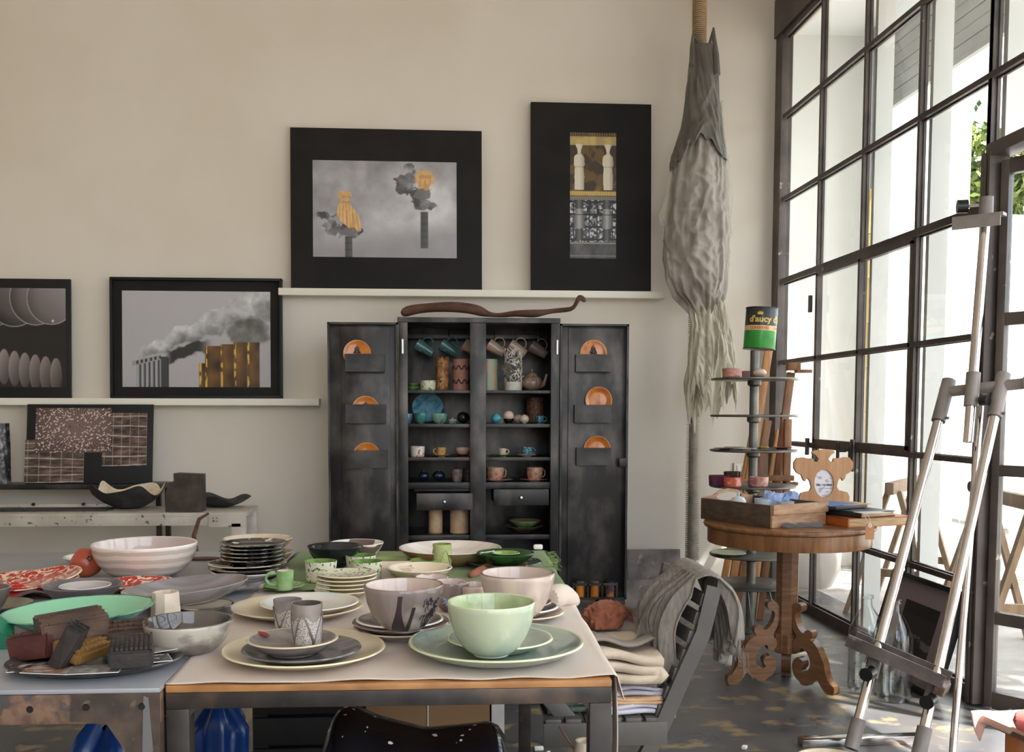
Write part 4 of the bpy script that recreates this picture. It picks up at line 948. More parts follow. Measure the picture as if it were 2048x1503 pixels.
# bottom shelf
X, Y, z, R = incab(857, 885, 1066, SH[4], 6.12); vessel('embossed_vase', 'narrow embossed cream cylinder under the left drawer', 'vase', X, Y, z, cup_prof(R, .165, R), [G['embossed']])
X, Y, z, R = incab(900, 938, 1066, SH[4], 6.12); vessel('embossed_vase', 'wide embossed cream cylinder under the left drawer', 'vase', X, Y, z, cup_prof(R, .165, R), [G['embossed']])
X, Y, z, R = incab(1006, 1086, 1062, SH[4], 6.17); vessel('plate', 'brown plate on the bottom shelf under a green bowl', 'plate', X, Y, z, plate_prof(R, .035, .004, .45), [pm('brown_green_glaze', (112, 96, 76), (92, 84, 62), scale=20, rough=.2)])
X2, Y, z, R = incab(1018, 1081, 1045, SH[4], 6.17); vessel('bowl', 'shallow green bowl on the brown plate on the bottom shelf', 'bowl', X2, Y, z+.024, bowl_prof(R, .045, R*.4, .004, k=.3), [G['green'], pm('brown_inside', (140, 116, 88), rough=.2), G['ivory']])
# driftwood branch on top
pts = [(803, 631, 6), (812, 622, 11), (835, 617, 11), (870, 614, 9), (905, 613, 11), (940, 616, 12), (962, 622, 10), (975, 628, 6), (992, 633, 4), (1010, 631, 5), (1030, 626, 7), (1056, 627, 8), (1075, 628, 8), (1095, 623, 5), (1118, 620, 5), (1143, 619, 5), (1150, 612, 4.5), (1155, 600, 4), (1159, 593, 7), (1166, 597, 6), (1170, 603, 3)]
m = MB(); m.tube([onY(x, min(y, 634-r*.9), 6.15+.03*math.sin(i))-Vector((ccx, 6.15, cabz)) for i, (x, y, r) in enumerate(pts)], [r*6.15/FPX*(1+.12*math.sin(i*2.3)) for i, (_, _, r) in enumerate(pts)], 10)
obj('driftwood_branch', m, M['branch'], label='twisted brown driftwood branch lying on top of the black cabinet', cat='branch', loc=(ccx, 6.15, cabz), sub=1)

# ------------------------------------------------------------------ steel plates leaning on the wall right of the cabinet
def slab(name, label, x1, x2, yt, yb, Yb, th, lean, mat, cat):
    a, b = onY(x1, yb, Yb), onY(x2, yb, Yb); t = onY(x1, yt, Yb+lean); h = math.hypot(t.z-a.z, lean); zb = max(a.z, .0)
    return obj(name, MB().box((0, th/2, h/2), (b.x-a.x, th, h), bev=.003), mat, label=label, cat=cat, loc=((a.x+b.x)/2, Yb, zb), rot=(-math.atan2(lean, t.z-zb), 0, 0))
a, b = onZ(1249, 1216, 0), onZ(1343, 1216, 0)
slab('steel_plate', 'mottled steel plate standing in front on the floor beside the cabinet', 1250, 1343, 1160, 1217, 5.98, .012, .05, M['stone'], 'metal plate')
slab('steel_plate', 'taller mottled steel plate behind the front one by the finned pipe', 1257, 1365, 1098, 1195, 6.25, .012, .08, M['stone'], 'metal plate')

# ------------------------------------------------------------------ finned heating pipe
p = onY(1384, 1100, 6.36)
t = thing('finned_pipe', 'tall vertical finned heating pipe on the back wall behind the hanging dress', 'pipe', (p.x, 6.36, 0))
obj('core', MB().tube([(0, 0, .235), (0, 0, 4.65)], .030, 16), M['fin'], t)
for nm_, k0, k1, mt_ in (('fins', 0, 215, 'fin'), ('upper_fins', 215, 350, 'fintan')):
    m = MB()
    for k in range(k0, k1):
        z = .24+k*.0125; m.lathe([(.030, z), (.046, z+.0015), (.046, z+.0035), (.030, z+.005)], n=18)
    obj(nm_, m, M[mt_], t, kind='stuff')
obj('valve', MB().lathe([(0, .13), (.012, .13), (.012, .165), (.028, .165), (.032, .175), (.032, .232), (0, .232)], n=20), M['white'], t)
obj('valve_pin', MB().tube([(0, 0, .165), (-.05, -.005, .17)], .008, 8), M['steel'], t)
# ------------------------------------------------------------------ hanging dress
DYY = 6.24
from mathutils import noise as mnoise
def dress_rows(rows, seed, amp, fs, vs_, flat=.45, rag=0.0, nz=60, nu=96, crump=.5, diag=0.0, tips=0):
    ys_ = [r[0] for r in rows]; y0, y1 = ys_[0], ys_[-1]; so = seed*7.3
    m = MB()
    def fn(u, v):
        y = y0+(y1-y0)*v; xl = np.interp(y, ys_, [r[1] for r in rows]); xr = np.interp(y, ys_, [r[2] for r in rows])
        a = 2*PI*u; hw = (xr-xl)/2; cx = (xl+xr)/2; aa = a+diag*v
        w1 = 1.2*mnoise.noise((math.cos(a)*1.2+so, math.sin(a)*1.2, v*2.5))
        n1 = mnoise.noise((math.cos(aa+w1)*fs+so, math.sin(aa+w1)*fs, v*vs_)); n2 = mnoise.noise((math.cos(aa)*fs*2.3-so, math.sin(aa)*fs*2.3, v*vs_*2.0+w1))
        n3 = mnoise.noise((math.cos(a)*fs*1.1+so, math.sin(a)*fs*1.1+3, v*vs_*7))
        f = amp*((1-2*abs(n1))*.9-.4+.8*n2)+amp*crump*((1-2*abs(n3))-.4)
        rr = 1+f
        yy = y+rag*v**3*(mnoise.noise((math.cos(a)*1.6+so, math.sin(a)*1.6, 0))*1.8+mnoise.noise((math.cos(a)*5+so, math.sin(a)*5, 2)))
        yy += tips*v**3*(abs(math.cos(a))**1.5-.75)
        P = onY(cx+hw*math.cos(a)*(.965+.035*max(-1, min(1, f*6))), yy, DYY)
        return Vector((P.x, DYY-hw*DYY/FPX*flat*math.sin(a)*rr, P.z))
    m.grid(fn, nu, nz, 0, True); return m
M['bodice'] = pm('greyed_green_silk', (80, 74, 66), (108, 102, 92), scale=9, stretch=(3, 3, .6), lo=.35, hi=.7, rough=.6, bump=.5, bscale=30, sheen=.3)
M['skirt'] = pm('dyed_crumpled_gauze', (172, 162, 152), (128, 120, 112), scale=5, stretch=(2.5, 2.5, .7), lo=.38, hi=.68, rough=.85, bump=1.0, bscale=26, trans=.12)
M['veil'] = pm('ivory_crumpled_gauze', (198, 190, 170), (164, 154, 132), scale=9, stretch=(4, 4, .5), lo=.38, hi=.66, rough=.85, bump=1.0, bscale=40, trans=.10)
M['sheer'] = pm('sheer_gauze', (206, 200, 186), rough=.9, trans=.6)
org = onY(1400, 300, DYY)
dt = thing('hanging_dress', 'long ragged dress of grey silk bodice and crumpled gauze hanging on the wall', 'dress', (org.x, DYY, org.z))
def rel(m): m.v = [(x-org.x, y-DYY, z-org.z) for x, y, z in m.v]; return m
bod = dress_rows([(92, 1384, 1434), (120, 1379, 1436), (150, 1375, 1438), (200, 1370, 1439), (250, 1362, 1446), (280, 1352, 1449), (300, 1344, 1452), (322, 1338, 1454)], 3, .16, 2.0, 1.2, .62, 12, nu=150, nz=90, crump=.3, diag=1.8, tips=52)
obj('bodice', rel(bod), M['bodice'], dt, solid=.003)
m = MB(); m.tube([onY(1434, 150, DYY-.05), onY(1432, 110, DYY-.045), onY(1428, 75, DYY-.02), onY(1427, 56, DYY)], [.022, .020, .013, .007], 8)
m.tube([onY(1383, 130, DYY-.04), onY(1384, 95, DYY-.03), onY(1386, 70, DYY)], [.016, .014, .008], 8); m.tube([onY(1386, 70, DYY), onY(1400, 90, DYY+.03), onY(1418, 93, DYY+.03), onY(1427, 57, DYY)], [.006, .012, .012, .006], 6)
obj('strap', rel(m), M['bodice'], dt)
sk = dress_rows([(262, 1366, 1438), (300, 1356, 1444), (320, 1348, 1449), (350, 1343, 1450), (400, 1336, 1455), (440, 1329, 1459), (480, 1326, 1460), (520, 1325, 1459), (560, 1331, 1456), (590, 1345, 1450), (610, 1366, 1440), (626, 1384, 1424)], 8, .26, 1.9, 2.2, .55, 20, nu=200, nz=150, crump=.55)
obj('skirt', rel(sk), M['skirt'], dt)
ve = dress_rows([(560, 1384, 1440), (600, 1374, 1452), (650, 1380, 1461), (700, 1375, 1471), (740, 1371, 1476), (780, 1367, 1478), (806, 1372, 1476)], 12, .30, 2.2, 1.8, .35, 46, nu=200, nz=110, crump=.4)
obj('veil', rel(ve), M['veil'], dt)
for (rows, s) in (([(330, 1343, 1352), (380, 1333, 1350), (420, 1320, 1345), (440, 1315, 1340), (455, 1322, 1336)], 5), ([(200, 1442, 1449), (225, 1440, 1446), (320, 1444, 1458), (400, 1448, 1466), (440, 1450, 1462), (470, 1456, 1466)], 6)):
    obj('sheer_scrap', rel(dress_rows(rows, s, .25, 1.5, 2, .5, 8, nz=30, nu=40)), M['sheer'], dt)

# ------------------------------------------------------------------ tiered display stand with discs
SXc, SYc = 1.752, 5.33
st = thing('display_stand', 'tall steel stand of round grey discs on a central pole near the window', 'stand', (SXc, SYc, 0))
obj('pole', MB().tube([(0, 0, 0.0), (0, 0, 1.53)], .024, 18), M['greymetal'], st)
obj('base', MB().lathe([(0, 0), (.12, 0), (.12, .012), (.03, .02), (0, .02)], n=32), M['greymetal'], st)
DZ = [onY(1500, y, SYc).z for y in (758, 831, 900, 971, 1108, 1167)]
for k, z in enumerate(DZ):
    R = .232 if k < 4 else .225
    obj('disc', MB().lathe([(0, z-.006), (R-.004, z-.006), (R, z-.002), (R, z+.004), (R-.006, z+.006), (0, z+.006)], n=56), M['greymetal'], st)
    obj('collar', MB().lathe([(.024, z-.04), (.036, z-.03), (.036, z-.006), (.024, z-.006)], n=20), M['greymetal'], st)
m = MB()
for k in (4, 5):
    for r in (.07, .11, .15, .19): m.lathe([(r, DZ[k]+.006), (r+.006, DZ[k]+.0075), (r+.010, DZ[k]+.006)], n=48)
obj('groove_rings', m, M['greymetal'], st, kind='stuff')
for a in (.3, 2.4, 4.5):
    ca, sa = math.cos(a), math.sin(a); obj('wire_leg', MB().tube([(.13*ca-.03*sa, .13*sa+.03*ca, DZ[5]-.006), (.19*ca, .19*sa, 0), (.13*ca+.03*sa, .13*sa-.03*ca, DZ[5]-.006)], .005, 6), M['greymetal'], st)
def ondisc(px, k, py, Y=None):
    p = onZ(px, py, DZ[k]+.006) if Y is None else onY(px, py, Y); return p
# tin can with printed label
p = onY(1508, 660, SYc); cz0 = 1.535; cr = .084; ch = .222
can = thing('tin_can', 'large green and black food tin upside on top of the display stand', 'can', (SXc+.022, SYc, cz0), rot=(0, .06, 0))
M['cang'] = pm('green_tin_print', (44, 150, 48), (38, 134, 42), scale=12, rough=.3); M['canb'] = pm('black_tin_print', (36, 33, 38), rough=.3); M['cano'] = pm('cream_tin_band', (222, 186, 132), rough=.35)
M['cany'] = pm('yellow_print', (214, 186, 84), rough=.4); M['canr'] = pm('red_print', (186, 74, 46), rough=.4)
obj('body', MB().lathe([(0, 0, 1), (cr*.98, 0, 1), (cr, .004, 0), (cr, .098, 2), (cr, .124, 1), (cr, ch-.005, 1), (cr*.98, ch, 1), (0, ch, 1)], n=56), [M['cang'], M['canb'], M['cano']], can)
for z in (.0, ch-.004): obj('seam', MB().lathe([(cr, z), (cr+.003, z+.001), (cr+.003, z+.004), (cr, z+.005)], n=48), M['canb'], can)
def text_on_cyl(s, size, R, a0, z, mat, name, parent, bold=.0, sx=1.0):
    cu = bpy.data.curves.new(name, 'FONT'); cu.body = s; cu.size = size; cu.extrude = .0006; cu.offset = bold; cu.align_x = 'CENTER'; cu.resolution_u = 3
    tmp = bpy.data.objects.new('tmp', cu); COL.objects.link(tmp); bpy.context.view_layer.update()
    me = bpy.data.meshes.new_from_object(tmp.evaluated_get(bpy.context.evaluated_depsgraph_get())); bpy.data.objects.remove(tmp); bpy.data.curves.remove(cu)
    for v in me.vertices:
        a = a0+v.co.x*sx/R; r = R+.0003+v.co.z*.5; v.co = Vector((r*math.cos(a), r*math.sin(a), z+v.co.y))
    me.name = name; me.materials.clear(); me.materials.append(mat); o = bpy.data.objects.new(name, me); COL.objects.link(o); o.parent = parent; return o
text_on_cyl("d'aucy", .046, cr, -1.95, .142, M['cany'], 'lettering', can, .0016, 1.05)
text_on_cyl("d'aucy", .046, cr, -.35, .142, M['cany'], 'lettering', can, .0016, 1.05)
text_on_cyl("CONSERVES", .021, cr, -1.98, .1035, M['canr'], 'lettering', can, .0006, .92)
text_on_cyl("CONSERVES", .021, cr, -.35, .1035, M['canr'], 'lettering', can, .0006, .92)
m = MB(); cw = .013
poly = [(-cw, 0), (cw, 0), (cw*1.2, .016), (cw*.62, .009), (cw*.35, .021), (0, .011), (-cw*.35, .021), (-cw*.62, .009), (-cw*1.2, .016)]
m.prism(poly, .0008)
for a0 in (-1.97, -.37): 
    mm = MB(); mm.f = list(m.f); mm.m = list(m.m); mm.v = [((cr+.0009-y)*math.cos(a0+x/cr), (cr+.0009-y)*math.sin(a0+x/cr), .180+z) for x, y, z in m.v]; obj('crown_emblem', mm, M['cany'], can, recalc=True)
# pots on the stand
G['pinkpot'] = glaze('pink_swirled_clay', (196, 146, 130), (172, 116, 102), scale=22, stretch=(1, 1, 4), rough=.4)
G['mauvepot'] = glaze('mauve_clay', (166, 112, 114), rough=.4)
G['purplepot'] = glaze('purple_glaze', (66, 44, 74), (120, 44, 62), scale=20, rough=.14)
G['orangepot'] = glaze('orange_red_glaze', (206, 98, 78), (224, 168, 148), scale=30, lo=.5, hi=.62, rough=.14)
G['darkpot'] = glaze('dark_olive_glaze', (76, 58, 44), rough=.14)
G['pinkpot2'] = glaze('pink_mottled_glaze', (196, 150, 138), (166, 104, 100), scale=40, lo=.5, hi=.6, rough=.14)
def pot(label, x1, x2, k, h, mats, dy, name='pot', cat='pot'):
    Y = SYc+dy; a, b = onY(x1, 800, Y), onY(x2, 800, Y); r = (b.x-a.x)/2
    return vessel(name, label, cat, (a.x+b.x)/2, Y, DZ[k]+.006, cup_prof(r, h, r*.96, .004), mats)
pot('pink swirled pot on the top disc of the stand', 1444, 1480, 0, .048, [G['pinkpot']], -.10)
pot('small mauve pot beside the pole on the top disc', 1483, 1505, 0, .042, [G['mauvepot']], .10)
X = onY(1519.5, 750, SYc-.09).x; r = .035
obj('ceramic_egg', MB().lathe([(0, 0)]+[(r*math.sin(a), .024*(1-math.cos(a))) for a in [PI*i/14 for i in range(1, 14)]]+[(0, .048)], n=32), G['ivoryblush'], label='glossy ivory egg on the top disc of the stand', cat='egg', loc=(X, SYc-.09, DZ[0]+.006))
pot('purple pot on the fourth disc of the stand', 1420, 1462, 3, .056, [G['purplepot']], -.06)
pot('dark olive pot behind the orange pot on the fourth disc', 1450, 1486, 3, .068, [G['darkpot']], .06)
pot('orange red pot on the fourth disc of the stand', 1450, 1486, 3, .052, [G['orangepot'], G['darkpot'], G['darkpot']], -.14)
pot('pink mottled pot on the fourth disc right of the pole', 1501, 1539, 3, .052, [G['pinkpot2'], G['pinkmug'], G['red']], -.12)
for (x1, x2, dy, c, lab) in ((1428, 1470, -.10, (70, 50, 76), 'dark purple saucer on the third disc of the stand'), (1448, 1490, .06, (206, 192, 148), 'cream saucer behind the purple one on the third disc'), (1472, 1512, -.16, (200, 176, 168), 'pale pink saucer on the third disc near the pole'), (1510, 1538, .03, (188, 176, 40), 'yellow saucer on the third disc'), (1542, 1586, -.02, (122, 52, 60), 'dark red saucer at the right edge of the third disc')):
    Y = SYc+dy; a, b = onY(x1, 895, Y), onY(x2, 895, Y); r = (b.x-a.x)/2
    vessel('saucer', lab, 'saucer', (a.x+b.x)/2, Y, DZ[2]+.006, plate_prof(r, .010, .003, .55), [glaze('saucer_glaze', c, rough=.15)], group='saucers on the display stand')
p = onZ(1456, 1106, DZ[4]+.015); vessel('green_plate', 'pale green plate on the fifth disc of the stand', 'plate', p.x, p.y, DZ[4]+.006, plate_prof(.095, .014, .004), [glaze('pale_green_glaze', (138, 158, 116), (156, 170, 132), scale=14, rough=.14)])
# wall socket
p = onY(1480, 938, WY-.008); t = thing('wall_socket', 'white wall socket low on the back wall behind the display stand', 'socket', (p.x, WY-.008, p.z)); obj('plate', MB().box((0, 0, 0), (.085, .012, .085), bev=.004), M['white'], t)
for x in (-.02, .012): obj('insert', MB().box((x+.008, -.007, 0), (.024, .004, .05), bev=.001), M['white'], t); 
for k in range(3): obj('hole', MB().lathe([(0, 0), (.003, 0), (.003, .001), (0, .001)], n=8), M['knob'], t, loc=(.02, -.009, -.014+.014*k), rot=(PI/2, 0, 0))

# ------------------------------------------------------------------ wooden easels in the corner
def easel(label, loc, rz, mat, hgt, lean=.18, spread=.30):
    t = thing('wooden_easel', label, 'easel', loc, rz, 'folded wooden easels in the corner')
    for s in (-1, 1): obj('leg', MB().bar((s*spread, 0, 0), (s*.05, lean*.9, hgt*.92), .045, .022, bev=.003), mat, t)
    obj('mast', MB().bar((0, .02, .22), (0, lean, hgt), .04, .022, bev=.003), mat, t)
    obj('rear_leg', MB().bar((0, .45, 0), (0, lean*.85, hgt*.85), .04, .022, bev=.003), mat, t)
    obj('crossbar', MB().bar((-spread*.8, .03, .42), (spread*.8, .03, .42), .02, .05, bev=.003), mat, t)
    obj('ledge', MB().box((0, -.015, .62), (.50, .07, .022), bev=.003).box((0, -.045, .64), (.50, .012, .03), bev=.002), mat, t)
    obj('clamp', MB().box((0, lean*.95-.03, hgt*.98), (.12, .05, .04), bev=.003).box((0, lean*.95-.07, hgt*.96), (.10, .06, .014), bev=.002), mat, t)
    return t
def leanbar(name, label, a, b, w, th, mat, cat): 
    a, b = Vector(a), Vector(b); m = MB().bar(Vector((0, 0, 0)), b-a, w, th, bev=.003); return obj(name, m, mat, label=label, cat=cat, loc=a)
def bar_part(name, a, b, w, th, mat, t): return obj(name, MB().bar(Vector(a)-t.location, Vector(b)-t.location, w, th, bev=.003), mat, t)
e1 = thing('wooden_easel', 'tall pale beech easel folded in the corner behind the display stand', 'easel', (1.95, 6.0, 0))
a, b = onY(1457, 1190, 5.86), onY(1546, 645, 6.12)
bar_part('leg', (a.x, 5.86, 0.0), (b.x, 6.12, b.z), .048, .024, M['easelwood'], e1)
a2, b2 = onY(1500, 1180, 5.86), onY(1560, 860, 6.05); bar_part('leg', (a2.x, 5.86, 0), (b2.x, 6.05, b2.z), .045, .022, M['easelwood'], e1)
bar_part('rear_leg', (a2.x-.05, 6.3, 0), (b.x-.05, 6.16, 1.35), .04, .022, M['easelwood'], e1)
z = .56; bar_part('crossbar', (1.72, 5.93, z), (1.98, 5.95, z), .045, .02, M['easelwood'], e1)
bar_part('ledge', (1.70, 5.88, .78), (2.02, 5.9, .78), .06, .025, M['easelwood'], e1)
e2 = thing('wooden_easel', 'darker brown easel with clamp head standing against the corner of the window', 'easel', (2.0, 5.75, 0))
a, b = onY(1520, 1120, 5.62), onY(1582, 745, 5.80); bar_part('mast', (a.x-.01, 5.60, 0.0), (b.x, 5.80, b.z), .044, .026, M['easelwood2'], e2)
a, b2 = onY(1560, 1190, 5.55), onY(1576, 838, 5.72); bar_part('leg', (a.x, 5.5, 0), (b2.x, 5.72, b2.z), .042, .024, M['easelwood2'], e2)
a, b2 = onY(1470, 1180, 5.62), onY(1536, 840, 5.74); bar_part('leg', (a.x, 5.62, 0), (b2.x, 5.74, b2.z), .042, .024, M['easelwood2'], e2)
bar_part('crossbar', (1.84, 5.66, .62), (2.08, 5.66, .62), .05, .02, M['easelwood2'], e2)
q = onY(1585, 733, 5.78); obj('clamp', MB().box((q.x-2.0, .02, q.z), (.075, .05, .045), bev=.003).box((q.x-2.0+.05, -.01, q.z-.028), (.09, .05, .018), bev=.003), M['easelwood2'], e2)
q = onY(1570, 955, 5.62); obj('ledge', MB().box((q.x-2.0-.06, -.14, q.z), (.20, .06, .03), bev=.003).box((q.x-2.0+.02, -.17, q.z-.03), (.07, .05, .018), bev=.003), M['easelwood2'], e2)
e3 = thing('cane', 'thin brown wooden rod leaning by the steel window', 'rod', (2.14, 5.98, 0)); obj('rod', MB().tube([(0, 0, 0), (.04, .1, 1.15)], .012, 8), M['easelwood2'], e3); obj('rod_tip', MB().tube([(.04, .1, 1.15), (.0415, .104, 1.19)], .014, 8), M['knob'], e3)

# ------------------------------------------------------------------ round pedestal table by the window
RC = Vector((1.575, 4.29, 0)); RTZ = onY(1415, 1044, RC.y).z; RR = .368
rt = thing('pedestal_table', 'round walnut pedestal table with carved scroll legs by the window', 'table', RC)
obj('tabletop', MB().lathe([(0, RTZ-.026), (RR-.02, RTZ-.026), (RR-.004, RTZ-.02), (RR, RTZ-.01), (RR-.004, RTZ-.002), (RR-.012, RTZ), (0, RTZ)], n=72), M['woodtop'], rt, sharp=60)
obj('apron', MB().lathe([(RR-.045, RTZ-.09), (RR-.02, RTZ-.09), (RR-.018, RTZ-.086), (RR-.018, RTZ-.026), (RR-.045, RTZ-.026)], n=72), M['woodtop'], rt)
obj('pedestal', MB().lathe([(0, .14), (.040, .14), (.050, .15), (.050, .25), (.050, RTZ-.1), (.085, RTZ-.09), (.085, RTZ-.03), (0, RTZ-.03)], n=8), M['wood'], rt, sharp=20)
obj('collar', MB().lathe([(0, .137), (.050, .137), (.056, .142), (.056, .222), (.050, .227), (0, .227)], n=6), M['wood'], rt, sharp=20, rot=(0, 0, .3))
# scroll leg profile (x outwards, z up), traced as a board
SCP = [(1300, 378), (1325, 395), (1338, 430), (1340, 490), (1330, 545), (1312, 595), (1285, 625), (1296, 650), (1318, 668), (1324, 700), (1313, 735), (1290, 755), (1262, 752), (1254, 735), (1250, 715), (1232, 708), (1196, 728), (1166, 770), (1157, 812), (1166, 852), (1195, 882), (1226, 888), (1243, 874), (1226, 858), (1218, 832), (1226, 806), (1248, 794), (1262, 796), (1268, 780), (1300, 800), (1322, 840), (1320, 890), (1295, 940), (1246, 968), (1240, 986), (1178, 986), (1168, 968), (1124, 946), (1096, 916),
       (1072, 952), (1040, 990), (1004, 1010), (947, 1010), (945, 950), (975, 935), (1010, 900), (1030, 840), (1038, 788), (1068, 742), (1090, 692), (1128, 652), (1168, 634), (1150, 618), (1142, 590), (1156, 568), (1186, 562), (1212, 576), (1220, 596), (1246, 588), (1276, 558), (1298, 510), (1304, 468), (1292, 448), (1268, 446), (1246, 426), (1243, 396), (1264, 377)]
SC = [((1405-x)*.000583, (1010-y)*.000583) for x, y in SCP]
def smooth_poly(P, k=2):
    for _ in range(k):
        Q = []
        for i in range(len(P)):
            a, b = P[i], P[(i+1) % len(P)]; Q += [(.75*a[0]+.25*b[0], .75*a[1]+.25*b[1]), (.25*a[0]+.75*b[0], .25*a[1]+.75*b[1])]
        P = Q
    return P
SP = smooth_poly(SC, 1)
for k, deg in enumerate((180, -55, 68)):
    sc_ = (1.0, .96, .86)[k]
    mm = MB().prism([(max(x, .030)*sc_, z) for x, z in SP], .042, Matrix.Rotation(math.radians(deg), 4, 'Z') @ Matrix.Translation((0.0, -.021, 0)))
    obj('scroll_leg', mm, M['wood'], rt, sharp=25)
# wooden crate tray on the table
A, B, C = onZ(1540, 1056, RTZ), onZ(1391, 1037, RTZ), onZ(1655, 1048, RTZ)
ang = math.radians(26.5); ux = Vector((math.cos(ang), math.sin(ang), 0)); uy = Vector((-ux.y, ux.x, 0)); wx, wy = .32, .425; uyp = uy
tr = thing('crate_tray', 'old wooden crate tray with a cut out handle on the round table', 'tray', (A.x, A.y, RTZ), ang)
th = .095
def tb(name, c, sz, mat): return obj(name, MB().box(c, sz, bev=.003), mat, tr)
tb('side_board', (.006, wy/2, th/2), (.012, wy, th), M['darkwood']); tb('side_board', (wx-.006, wy/2, th/2), (.012, wy, th), M['darkwood'])
tb('front_board', (wx/2, -.006, .032), (wx, .012, .064), M['palewood']); tb('front_cleat', (wx/2, -.012, .077), (wx+.006, .022, .042), M['palewood'])
tb('bottom_board', (wx/2, wy/2, .006), (wx-.02, wy-.01, .010), M['darkwood'])
hb = [(0, 0), (wx, 0), (wx, th), (wx*.80, th+.008), (wx*.66, th+.03), (wx*.5, th+.038), (wx*.34, th+.03), (wx*.2, th+.008), (0, th)]
hole = [(wx*.5+.24*wx*math.cos(a), th+.002+.020*math.sin(a)) for a in [2*PI*i/20 for i in range(20)]]
obj('handle_board', MB().prism(hb, .012, Matrix.Translation((0, wy-.012, 0)), holes=[hole]), M['palewood'], tr)
def intray(u, v, z=.012): return A+ux*(u*wx)+uyp*(v*wy)+Vector((0, 0, z))
G['palegrey'] = glaze('pale_grey_blue_glaze', (190, 198, 200), (170, 184, 194), scale=14, rough=.14); G['bluerim'] = glaze('blue_rim_glaze', (74, 112, 170), (186, 200, 206), scale=9, rough=.12)
p = intray(.28, .66); t = thing('lidded_pot', 'tiny pale grey lidded pot in the crate tray', 'pot', p); obj('body', MB().lathe(cup_prof(.034, .072, .03), n=28), [G['palegrey']]*3, t); obj('lid', MB().lathe([(0, .072), (.036, .072), (.026, .09), (.006, .098), (.008, .110), (0, .116)], n=28), G['palegrey'], t)
p = intray(.42, .42); vessel('cup', 'pale cup with blue rim in the crate tray', 'cup', p.x, p.y, p.z, cup_prof(.036, .092, .028), [G['palegrey'], G['bluerim'], G['bluerim']])
p = intray(.52, .18); vessel('cup', 'low blue rimmed cup nearest the pale end of the crate tray', 'cup', p.x, p.y, p.z, cup_prof(.038, .088, .03), [G['palegrey'], G['bluerim'], G['bluerim']])
M['bluecloth'] = pm('powder_blue_cloth', (160, 178, 214), (140, 160, 200), scale=9, rough=.9)
p = intray(.80, .55)
def crumple(R, h, seed):
    def fn(u, v):
        a = 2*PI*u; t_ = v*PI*.5; q = Vector((math.cos(a)*math.cos(t_), math.sin(a)*math.cos(t_), math.sin(t_)*1.2+seed*3.1))
        n1 = mnoise.noise(q*1.7); n2 = 1-2*abs(mnoise.noise(q*3.4)); n3 = 1-2*abs(mnoise.noise(q*7))
        r = R*math.cos(t_)**.55*(1+.30*n1+.16*n2+.06*n3); z = h*math.sin(t_)**.8*(1+.30*n1+.18*n2+.07*n3)
        return Vector((r*math.cos(a)*1.4, r*math.sin(a), z))
    m = MB(); m.grid(fn, 72, 26, 0, True); return m
obj('blue_cloth', crumple(.045, .092, 3).add([(x*.8+.075, y*.8-.02, z*.95) for x, y, z in crumple(.045, .092, 5).v], crumple(.045, .092, 5).f), M['bluecloth'], label='crumpled powder blue cloth in the crate tray', cat='cloth', loc=p, rot=(0, 0, ang))
# lead-like strip with toothed edge in front of the tray
p = onZ(1605, 1056, RTZ)
m = MB(); N_ = 60
top = [(-.09+.18*i/N_, .006+.016*abs(math.sin(3*PI*i/N_))+(.004 if i % 2 else 0)) for i in range(N_+1)]
bot = [(-.09+.18*i/N_, -.008*abs(math.sin(3*PI*i/N_))-(.003 if i % 2 else 0)) for i in range(N_+1)]
m.prism(top+bot[::-1], .002, Matrix.Rotation(-1.0, 4, 'X'))
obj('toothed_strip', m, pm('lead_grey', (92, 92, 98), rough=.5, metal=.4), label='grey toothed leaf strip lying in front of the crate tray', cat='ornament', loc=(p.x, p.y-.005, RTZ+.010), rot=(0, 0, .1))
# books
def book(name, label, c0, c1, back, z, th, cover, pages, coverth=.004):
    """c0,c1 front-edge pixels, back pixel of the left edge"""
    a, b, c = onZ(*c0, z), onZ(*c1, z), onZ(*back, z)
    w = (b-a).length; an = math.atan2((b-a).y, (b-a).x); d = abs((c-a).dot(Vector((-math.sin(an), math.cos(an), 0))))
    d = max(d, .12)
    t = thing(name, label, 'book', (a.x, a.y, z), an)
    obj('cover', MB().box((w/2, d/2, coverth/2), (w, d, coverth)).box((w/2, d/2, th-coverth/2), (w, d, coverth)).box((.003, d/2, th/2), (.006, d, th)), cover, t)
    obj('pages', MB().box((w/2, d/2, th/2), (w-.012, d-.004, th-2*coverth)), pages, t); return t, an, w, d
M['ocover'] = pm('orange_leather', (190, 102, 46), (168, 84, 36), scale=14, rough=.45); M['pages'] = pm('page_edges', (206, 180, 138), (170, 140, 100), scale=60, stretch=(.2, .2, 8), rough=.8); M['bcover'] = pm('black_book_cover', (44, 42, 44), rough=.4); M['bluecover'] = pm('blue_cover', (66, 118, 176), rough=.4)
b1, an, w1, d1 = book('orange_book', 'thick orange bound book on the round table under the black book', (1696, 1055), (1828, 1049), (1648, 1038), RTZ, .038, M['ocover'], M['pages'], .003)
z2 = RTZ+.039
b2, an2, w2, d2_ = book('black_book', 'black book with tan pages on top of the orange book', (1722, 1036), (1790, 1031), (1662, 1026), z2, .024, M['bcover'], M['pages'])
z3 = z2+.025; p = onZ(1700, 1017, z3)
t = thing('folder', 'dark folder with blue top sheet crowning the book pile', 'folder', (p.x, p.y, z3), an2+.1)
obj('cover', MB().box((0, .07, .008), (.22, .16, .014), bev=.002), M['bcover'], t); obj('blue_sheet', MB().box((-.02, .09, .017), (.20, .15, .003)), M['bluecover'], t); obj('tan_sheet', MB().box((.05, .06, .0165), (.18, .13, .002), Matrix.Rotation(-.3, 3, 'Z')), M['peach'], t)
